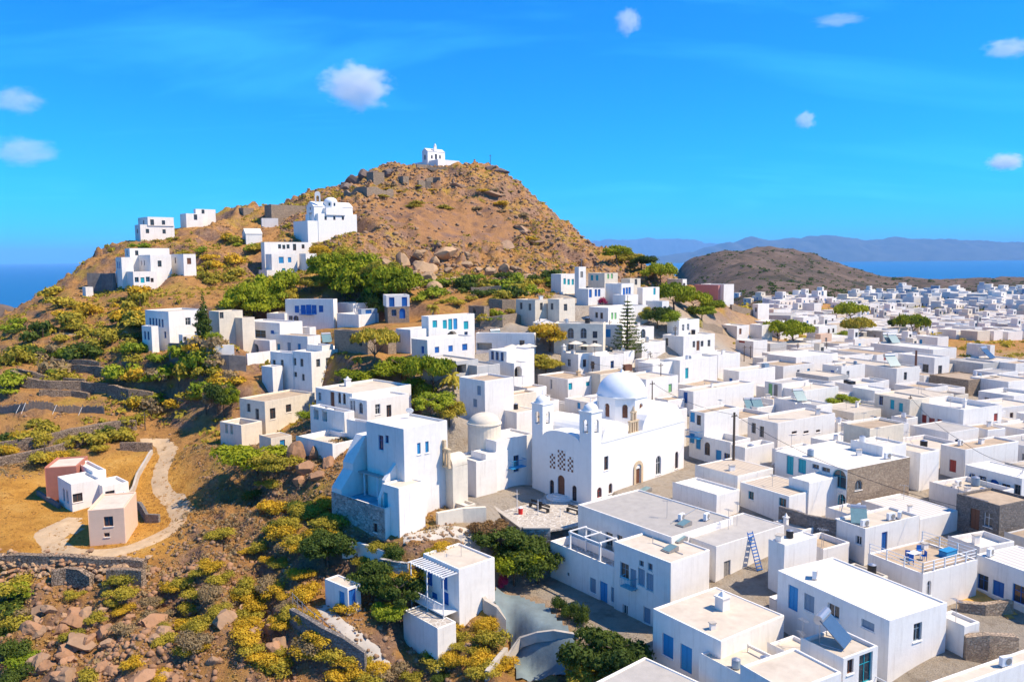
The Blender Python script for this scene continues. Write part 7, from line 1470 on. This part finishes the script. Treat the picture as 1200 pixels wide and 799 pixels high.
# ---- roof terrace with railing and furniture
def roof_rail():
    v = RAILT; H = empty('roof_railing', Vector((v.C.x, v.C.y, v.top))); tag(H, 'white pipe railing round the roof terrace with blue chairs', 'railing'); H.rotation_euler = (0, 0, v.ang); L, W_ = v.lr, v.ll; n = 6
    for (p, q) in (((.1, .1), (L - .1, .1)), ((.1, .1), (.1, W_ - .1)), ((L - .1, .1), (L - .1, W_ - .1))):
        p, q = Vector(p), Vector(q); k = max(2, int((q - p).length / 1.5))
        for i in range(k + 1): b = MB(); a = p.lerp(q, i / k); b.box(a.x - .05, a.x + .05, a.y - .05, a.y + .05, -.02, 1.0); b.build('post', 'frame_white', H)
        for z in (.35, .65, .98): b = MB(); b.tube((p.x, p.y, z), (q.x, q.y, z), .035, 6); b.build('rail', 'frame_white', H)
roof_rail()
def table(P, label, r=.5, az=0): 
    o = empty('table', P, az); tag(o, label, 'table'); b = MB(); b.box(-.6, .6, -.4, .4, .7, .75); b.build('tabletop', 'frame_white', o)
    for sx in (-1, 1):
        for sy in (-1, 1): c = MB(); c.box(sx * .52 - .03, sx * .52 + .03, sy * .33 - .03, sy * .33 + .03, 0, .7); c.build('leg', 'frame_white', o)
def chair(P, label, m='blue', az=0, group=None):
    o = empty('chair', P, az); tag(o, label, 'chair', group); b = MB(); b.box(-.22, .22, -.22, .22, .42, .47); b.build('seat', m, o); b = MB(); b.box(-.22, .22, .18, .22, .47, .9); b.build('backrest', m, o)
    for sx in (-1, 1):
        for sy in (-1, 1): c = MB(); c.box(sx * .19 - .02, sx * .19 + .02, sy * .19 - .02, sy * .19 + .02, 0, .42); c.build('leg', m, o)
P0 = place_top(18, 665, 300); table(P0, 'white table between blue chairs on the railed roof terrace', az=.5)
for i, (x, y) in enumerate([(640,300),(690,278),(705,300),(655,318)]): chair(place_top(18, x, y), 'blue chair drawn up to the white table on the railed roof terrace', 'blue', random.uniform(0, 6), 'blue roof terrace chairs')
box_thing(18, 805, 282, 'covered_boat', 'boat', 'blue covered tub on the railed roof terrace', 1.6, .8, .5, 'skyblue'); bush(place_top(18, 535, 262), .5, .6, 'potted yellow flowers beside the blue roof door', 'leaf_lime', 'bush')
# ---- pergola house details
def pergola():
    v = PERG; H = empty('pergola', Vector((v.C.x, v.C.y, v.C.z))); H.rotation_euler = (0, 0, v.ang); tag(H, 'white slatted pergola with balcony on the gully house front', 'pergola'); L = v.ll; h = v.h
    for z in (3.0,): b = MB(); b.box(-1.75, -.01, .25, L - .1, z - .12, z); b.build('balcony_floor', 'white', H)
    for y in (.3, L * .5, L - .2):
        for x in (-1.7,): b = MB(); b.box(x - .05, x + .05, y - .05, y + .05, 0, h - .55); b.build('post', 'frame_white', H)
    b = MB(); b.box(-1.75, -1.65, .1, L, h - .55, h - .42); b.build('beam', 'frame_white', H)
    n = 13
    for i in range(n): b = MB(); y = .15 + (L - .3) * i / (n - 1); b.box(-2.0, -.01, y - .05, y + .05, h - .42, h - .32); b.build('slat', 'frame_white', H)
    for i in range(26): b = MB(); y = .3 + (L - .6) * i / 25; b.box(-1.72, -1.68, y - .02, y + .02, 3.0, 3.9); b.build('baluster', 'frame_white', H)
    b = MB(); b.box(-1.75, -1.65, .25, L - .1, 3.9, 3.98); b.build('handrail', 'frame_white', H)
pergola()
def terrace_pergola():
    v = BC_; H = empty('pergola', Vector((v.C.x, v.C.y, v.deck))); H.rotation_euler = (0, 0, v.ang); tag(H, 'white beam pergola on the terrace of the shaded blue-white house', 'pergola'); y0, y1 = v.ll * .28, v.ll * .72
    for x, y in ((.3, y0), (.3, y1), (2.6, y0), (2.6, y1)): b = MB(); b.box(x - .09, x + .09, y - .09, y + .09, 0, 2.5); b.build('post', 'frame_white', H)
    for x in (.3, 2.6): b = MB(); b.box(x - .09, x + .09, y0 - .2, y1 + .2, 2.5, 2.68); b.build('beam', 'frame_white', H)
    for y in (y0, (y0 + y1) / 2, y1): b = MB(); b.box(.2, 2.7, y - .06, y + .06, 2.685, 2.8); b.build('rafter', 'frame_white', H)
terrace_pergola()
# small outside stair, balconies
def balcony(v, f, u, z, w, d, m, label):
    H = v.H; b = MB()
    if f == 'R': b.box(u, u + w, -d, -.005, z - .12, z)
    else: b.box(-d, -.005, u, u + w, z - .12, z)
    fl = b.build('balcony', m, H, v.loc, v.ang); r = MB(); k = int(w / .18)
    for i in range(k + 1):
        a = u + w * i / k
        if f == 'R': r.box(a - .015, a + .015, -d, -d + .03, z, z + .95)
        else: r.box(-d, -d + .03, a - .015, a + .015, z, z + .95)
    for zz in (.92,):
        if f == 'R': r.box(u, u + w, -d - .02, -d + .05, z + zz, z + zz + .06); r.box(u, u + .04, -d, -.01, z + zz, z + zz + .06); r.box(u + w - .04, u + w, -d, -.01, z + zz, z + zz + .06)
        else: r.box(-d - .02, -d + .05, u, u + w, z + zz, z + zz + .06); r.box(-d, -.01, u, u + .04, z + zz, z + zz + .06); r.box(-d, -.01, u + w - .04, u + w, z + zz, z + zz + .06)
    r.build('railing', m, fl)
balcony(LANE, 'L', LANE.ll * .12, 3.3, LANE.ll * .85, 1.0, 'skyblue', ''); balcony(BALC, 'R', 2.0, 3.4, 2.4, .9, 'skyblue', ''); balcony(BLUEBAL[1], 'L', BLUEBAL[1].ll * .38, 3.5, 3.2, .9, 'blue', ''); tile(12); Hx, vx = house('low beige house below the vaulted chapel steps', V(60,690,3.6,-70,110,50,D=89,wall='cream',roof='roof_white',holes=[('L',20,740,.8,1.4,'gk')]))
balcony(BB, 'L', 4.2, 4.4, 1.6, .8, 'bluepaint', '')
balcony(SOLH, 'R', 1.4, 3.2, 2.4, 1.0, 'frame_white', '')
# walls that step down round the blue terrace of the tall house, its pergola roof
def tall_house():
    v = POOLB; H = v.H; L, W_, z = v.lr, v.ll, v.h
    for y0, y1, prof in ((W_ - 1.9, W_ - .02, ((.05, .5), (1.7, 2.4), (1.7, 3.2), (3.6, 6.1), (5.5, 6.1))), (W_ * .18, W_ * .18 + .5, ((.9, .5), (1.5, 1.8), (1.5, 2.4), (3.2, 4.0)))):
        b = MB(); lo = [(x, z - .5) for x, _ in prof]; hi = [(x, z + q) for x, q in prof]; n = len(prof)
        for i in range(n - 1):
            for yy in (y0, y1): b.quad((lo[i][0], yy, lo[i][1]), (lo[i + 1][0], yy, lo[i + 1][1]), (hi[i + 1][0], yy, hi[i + 1][1]), (hi[i][0], yy, hi[i][1]))
            b.quad((hi[i][0], y0, hi[i][1]), (hi[i + 1][0], y0, hi[i + 1][1]), (hi[i + 1][0], y1, hi[i + 1][1]), (hi[i][0], y1, hi[i][1]))
        b.quad((lo[0][0], y0, lo[0][1]), (lo[0][0], y1, lo[0][1]), (hi[0][0], y1, hi[0][1]), (hi[0][0], y0, hi[0][1])); b.build('sloping_wall', 'white', H, v.loc, v.ang)
    b = MB(); b.box(2.4, L - .3, W_ * .42, W_ - .55, z + 2.1, z + 2.22); b.build('canopy', 'roof_grey', H, v.loc, v.ang)
    for y in (W_ * .45, W_ * .7): b = MB(); b.box(2.5, 2.64, y, y + .14, z - .5, z + 2.1); b.build('post', 'frame_white', H, v.loc, v.ang)
tall_house()
# ---- path railing, square furniture
def path_rail():
    pts = wp(15, (500,440),(570,500),(680,580),(750,650),(790,700),(840,750)); H = empty('path_railing', (*pts[0], ground(*pts[0]))); tag(H, 'thin post and rail fence along the garden path above the gully', 'railing'); P = []
    for i in range(len(pts) - 1):
        for k in range(3): a = Vector(pts[i]).lerp(Vector(pts[i + 1]), k / 3); P.append(Vector((a.x - .9, a.y - .3, ground(a.x - .9, a.y - .3))))
    for p in P: b = MB(); q = p - H.location; b.tube((q.x, q.y, q.z - .2), (q.x, q.y, q.z + 1.5), .05, 6); b.build('post', 'greywood', H)
    for z in (.9, 1.4):
        for i in range(len(P) - 1): b = MB(); a, c = P[i] - H.location, P[i + 1] - H.location; b.tube((a.x, a.y, a.z + z), (c.x, c.y, c.z + z), .025, 5); b.build('rail', 'metal', H)
path_rail()
def sq(px, py):
    d = ray(px, py); return CAMLOC + d * ((SQ_Z - ZC) / d.z)
def bench(px, py, label, az):
    o = empty('bench', sq(px, py), az); tag(o, label, 'bench', 'benches before the church')
    for k in range(3): b = MB(); b.box(-.95, .95, -.2 + k * .15, -.08 + k * .15, .42, .46); b.build('seat_slat', 'black', o)
    for k in range(2): b = MB(); b.box(-.95, .95, .26, .3, .56 + k * .17, .7 + k * .17); b.build('back_slat', 'black', o)
    for x in (-.8, .8): b = MB(); b.box(x - .04, x + .04, -.2, .3, 0, .419); b.build('leg', 'black', o)
bench(627, 595, 'dark slatted bench left of the church door steps', -.8); bench(636, 599, 'dark slatted bench just left of the door steps', -.8); bench(671, 601, 'dark slatted bench right of the church door steps', -.8)
def flagpole(px, py, h, label):
    o = empty('flagpole', sq(px, py)); tag(o, label, 'flagpole', 'flagpoles on the square'); b = MB(); b.tube((0, 0, 0), (0, 0, h), .05, 8, .035); b.build('pole', 'frame_white', o); b = MB(); b.frustum(0, 0, h, h + .12, .07, .03, 8); b.build('finial', 'metal', o); b = MB(); b.frustum(0, 0, 0, .1, .18, .15, 10); b.build('base', 'concrete', o)
flagpole(606, 599, 2.6, 'white pole beside the red bin on the square edge'); flagpole(630.5, 603, 1.8, 'white pole in front of the benches on the square'); flagpole(656.5, 605, .9, 'short white post before the church steps')
o = empty('bin', sq(610, 602)); tag(o, 'small bright red bin at the edge of the church square', 'bin'); b = MB(); b.frustum(0, 0, 0, .75, .26, .3, 12); b.build('drum', 'red', o); b = MB(); b.frustum(0, 0, .75, .92, .31, .12, 12); b.build('lid', 'frame_white', o)
# parasols at the restaurant, ladder stair
def parasol(n, x, y, label):
    P = place_top(n, x, y); o = empty('parasol', P); tag(o, label, 'parasol', 'restaurant parasols'); b = MB(); b.tube((0, 0, 0), (0, 0, 2.5), .035, 6); b.build('pole', 'brownwood', o); c = MB(); k = 8; r = 1.5
    for i in range(k): a0, a1 = 2 * PI * i / k, 2 * PI * (i + 1) / k; c.poly([(0, 0, 2.6), (r * math.cos(a0), r * math.sin(a0), 2.1), (r * math.cos(a1), r * math.sin(a1), 2.1)])
    c.build('canopy', 'cream', o)
for x, y in [(235,610),(270,612),(305,608),(330,605)]: parasol(7, x, y, 'cream parasol on the restaurant terrace')
for x, y in [(585,590),(640,600),(690,602)]: parasol(7, x, y, 'cream parasol before the arched-window house')
def ladder():
    tile(18); P = drop(tx(40), ty(345)); H = empty('ladder_stair', P, .5); tag(H, 'blue metal ladder stair leaning between two roofs', 'stair')
    for s in (-.35, .35): b = MB(); b.tube((s, 0, -.3), (s, 1.6, 3.6), .05, 6); b.build('stringer', 'blue', H)
    for k in range(12): b = MB(); z = .1 + k * .3; b.box(-.35, .35, z * .43 - .02, z * .43 + .16, z, z + .04); b.build('tread', 'blue', H)
ladder()
# parked scooters and pots by the lane are too small to read: a few flower pots
for n, x, y, lab in [(13,182,425,'green potted plant by the lane house arch'),(11,1010,520,'green bush in the chapel yard'),(12,50,520,'green tub plant beside the balcony house'),(7,610,545,'green pot before the arched windows'),(16,165,300,'light shrub on the terrace table side')]:
    tile(n); P = pick(tx(x), ty(y)); bush(P, .7, 1.1, lab, 'leaf_lime', 'bush')
flats_and_ground(); sea()
FAR1 = [(690,303),(760,301),(800,298),(815,296),(830,289),(845,285),(860,287),(880,279),(905,282),(930,279),(965,275),(995,279),(1020,283),(1060,279),(1110,280),(1150,283),(1200,285),(1260,280),(1330,286),(1420,293)]
far_hills('far_mountains', FAR1, 24000, 4600, 5, 'far_heath')
far_hills('distant_island', [(560,301),(640,294),(700,281),(760,279),(815,282),(850,288),(900,299)], 40000, 4000, 8, 'far_heath')
def haze():
    m = bpy.data.materials.new('haze'); m.use_nodes = True; nt = m.node_tree; nt.nodes.remove(nt.nodes['Principled BSDF'])
    v = nt.nodes.new('ShaderNodeVolumePrincipled'); v.inputs['Color'].default_value = (0.28, 0.62, 1.0, 1); v.inputs['Density'].default_value = 3.2e-5; v.inputs['Anisotropy'].default_value = 0.0
    nt.links.new(v.outputs[0], nt.nodes['Material Output'].inputs['Volume'])
    b = MB(); b.box(-61000, 61000, -3500, 61500, -320, 1000); tag(b.build('haze', m), kind='stuff', label='thin blue air haze over land and sea', cat='haze')
haze()
def clouds():
    m = bpy.data.materials.new('cloud'); m.use_nodes = True; nt = m.node_tree; N = nt.nodes; L = nt.links; N.remove(N['Principled BSDF'])
    v = N.new('ShaderNodeVolumePrincipled'); v.inputs['Color'].default_value = (1, 1, 1, 1); v.inputs['Anisotropy'].default_value = 0.0
    tc = N.new('ShaderNodeTexCoord'); ln = N.new('ShaderNodeVectorMath'); ln.operation = 'LENGTH'; L.new(tc.outputs['Object'], ln.inputs[0])
    oi = N.new('ShaderNodeObjectInfo'); ad = N.new('ShaderNodeVectorMath'); ad.operation = 'ADD'; mm = N.new('ShaderNodeMath'); mm.operation = 'MULTIPLY'; mm.inputs[1].default_value = 50; L.new(oi.outputs['Random'], mm.inputs[0]); L.new(tc.outputs['Object'], ad.inputs[0]); L.new(mm.outputs[0], ad.inputs[1])
    nz = N.new('ShaderNodeTexNoise'); nz.inputs['Scale'].default_value = 2.2; nz.inputs['Detail'].default_value = 8; nz.inputs['Roughness'].default_value = .6; L.new(ad.outputs[0], nz.inputs['Vector'])
    f = N.new('ShaderNodeMath'); f.operation = 'MULTIPLY_ADD'; L.new(ln.outputs['Value'], f.inputs[0]); f.inputs[1].default_value = -0.62; L.new(nz.outputs['Fac'], f.inputs[2])
    r = N.new('ShaderNodeMapRange'); r.inputs[1].default_value = 0.0; r.inputs[2].default_value = 0.2; r.inputs[3].default_value = 0; L.new(f.outputs[0], r.inputs[0])
    at_ = N.new('ShaderNodeAttribute'); at_.attribute_type = 'OBJECT'; at_.attribute_name = 'thick'; L.new(at_.outputs['Fac'], r.inputs[4]); L.new(r.outputs[0], v.inputs['Density']); L.new(v.outputs[0], N['Material Output'].inputs['Volume'])
    bm = bmesh.new(); bmesh.ops.create_icosphere(bm, subdivisions=3, radius=1.0); me = bpy.data.meshes.new('cloud'); bm.to_mesh(me); bm.free(); me.materials.append(m)
    for px, py, w, h, th, lab in [(418,102,98,60,.0075,'puffy white cloud above the hill, largest of the sky'),(736,26,36,38,.009,'small round white cloud high over the town'),(944,141,30,24,.010,'tiny white cloud over the grey hill'),(1178,190,50,24,.012,'bright white cloud low over the bay'),(1182,57,66,26,.0045,'pale flat cloud above the bright low cloud'),(983,24,70,14,.003,'thin pale streak cloud high over the bay'),(18,118,80,36,.0025,'pale cloud scrap over the open sea, upper of two'),(28,178,90,40,.0025,'pale cloud scrap over the open sea, lower of two')]:
        D = 6000; p = at(px, py, D); o = link('cloud', me, None, None, p); s = D / F / 2; o.scale = (w * s * 1.0, w * s * .8, h * s * 1.05); o['thick'] = th; tag(o, lab, 'cloud')
clouds()
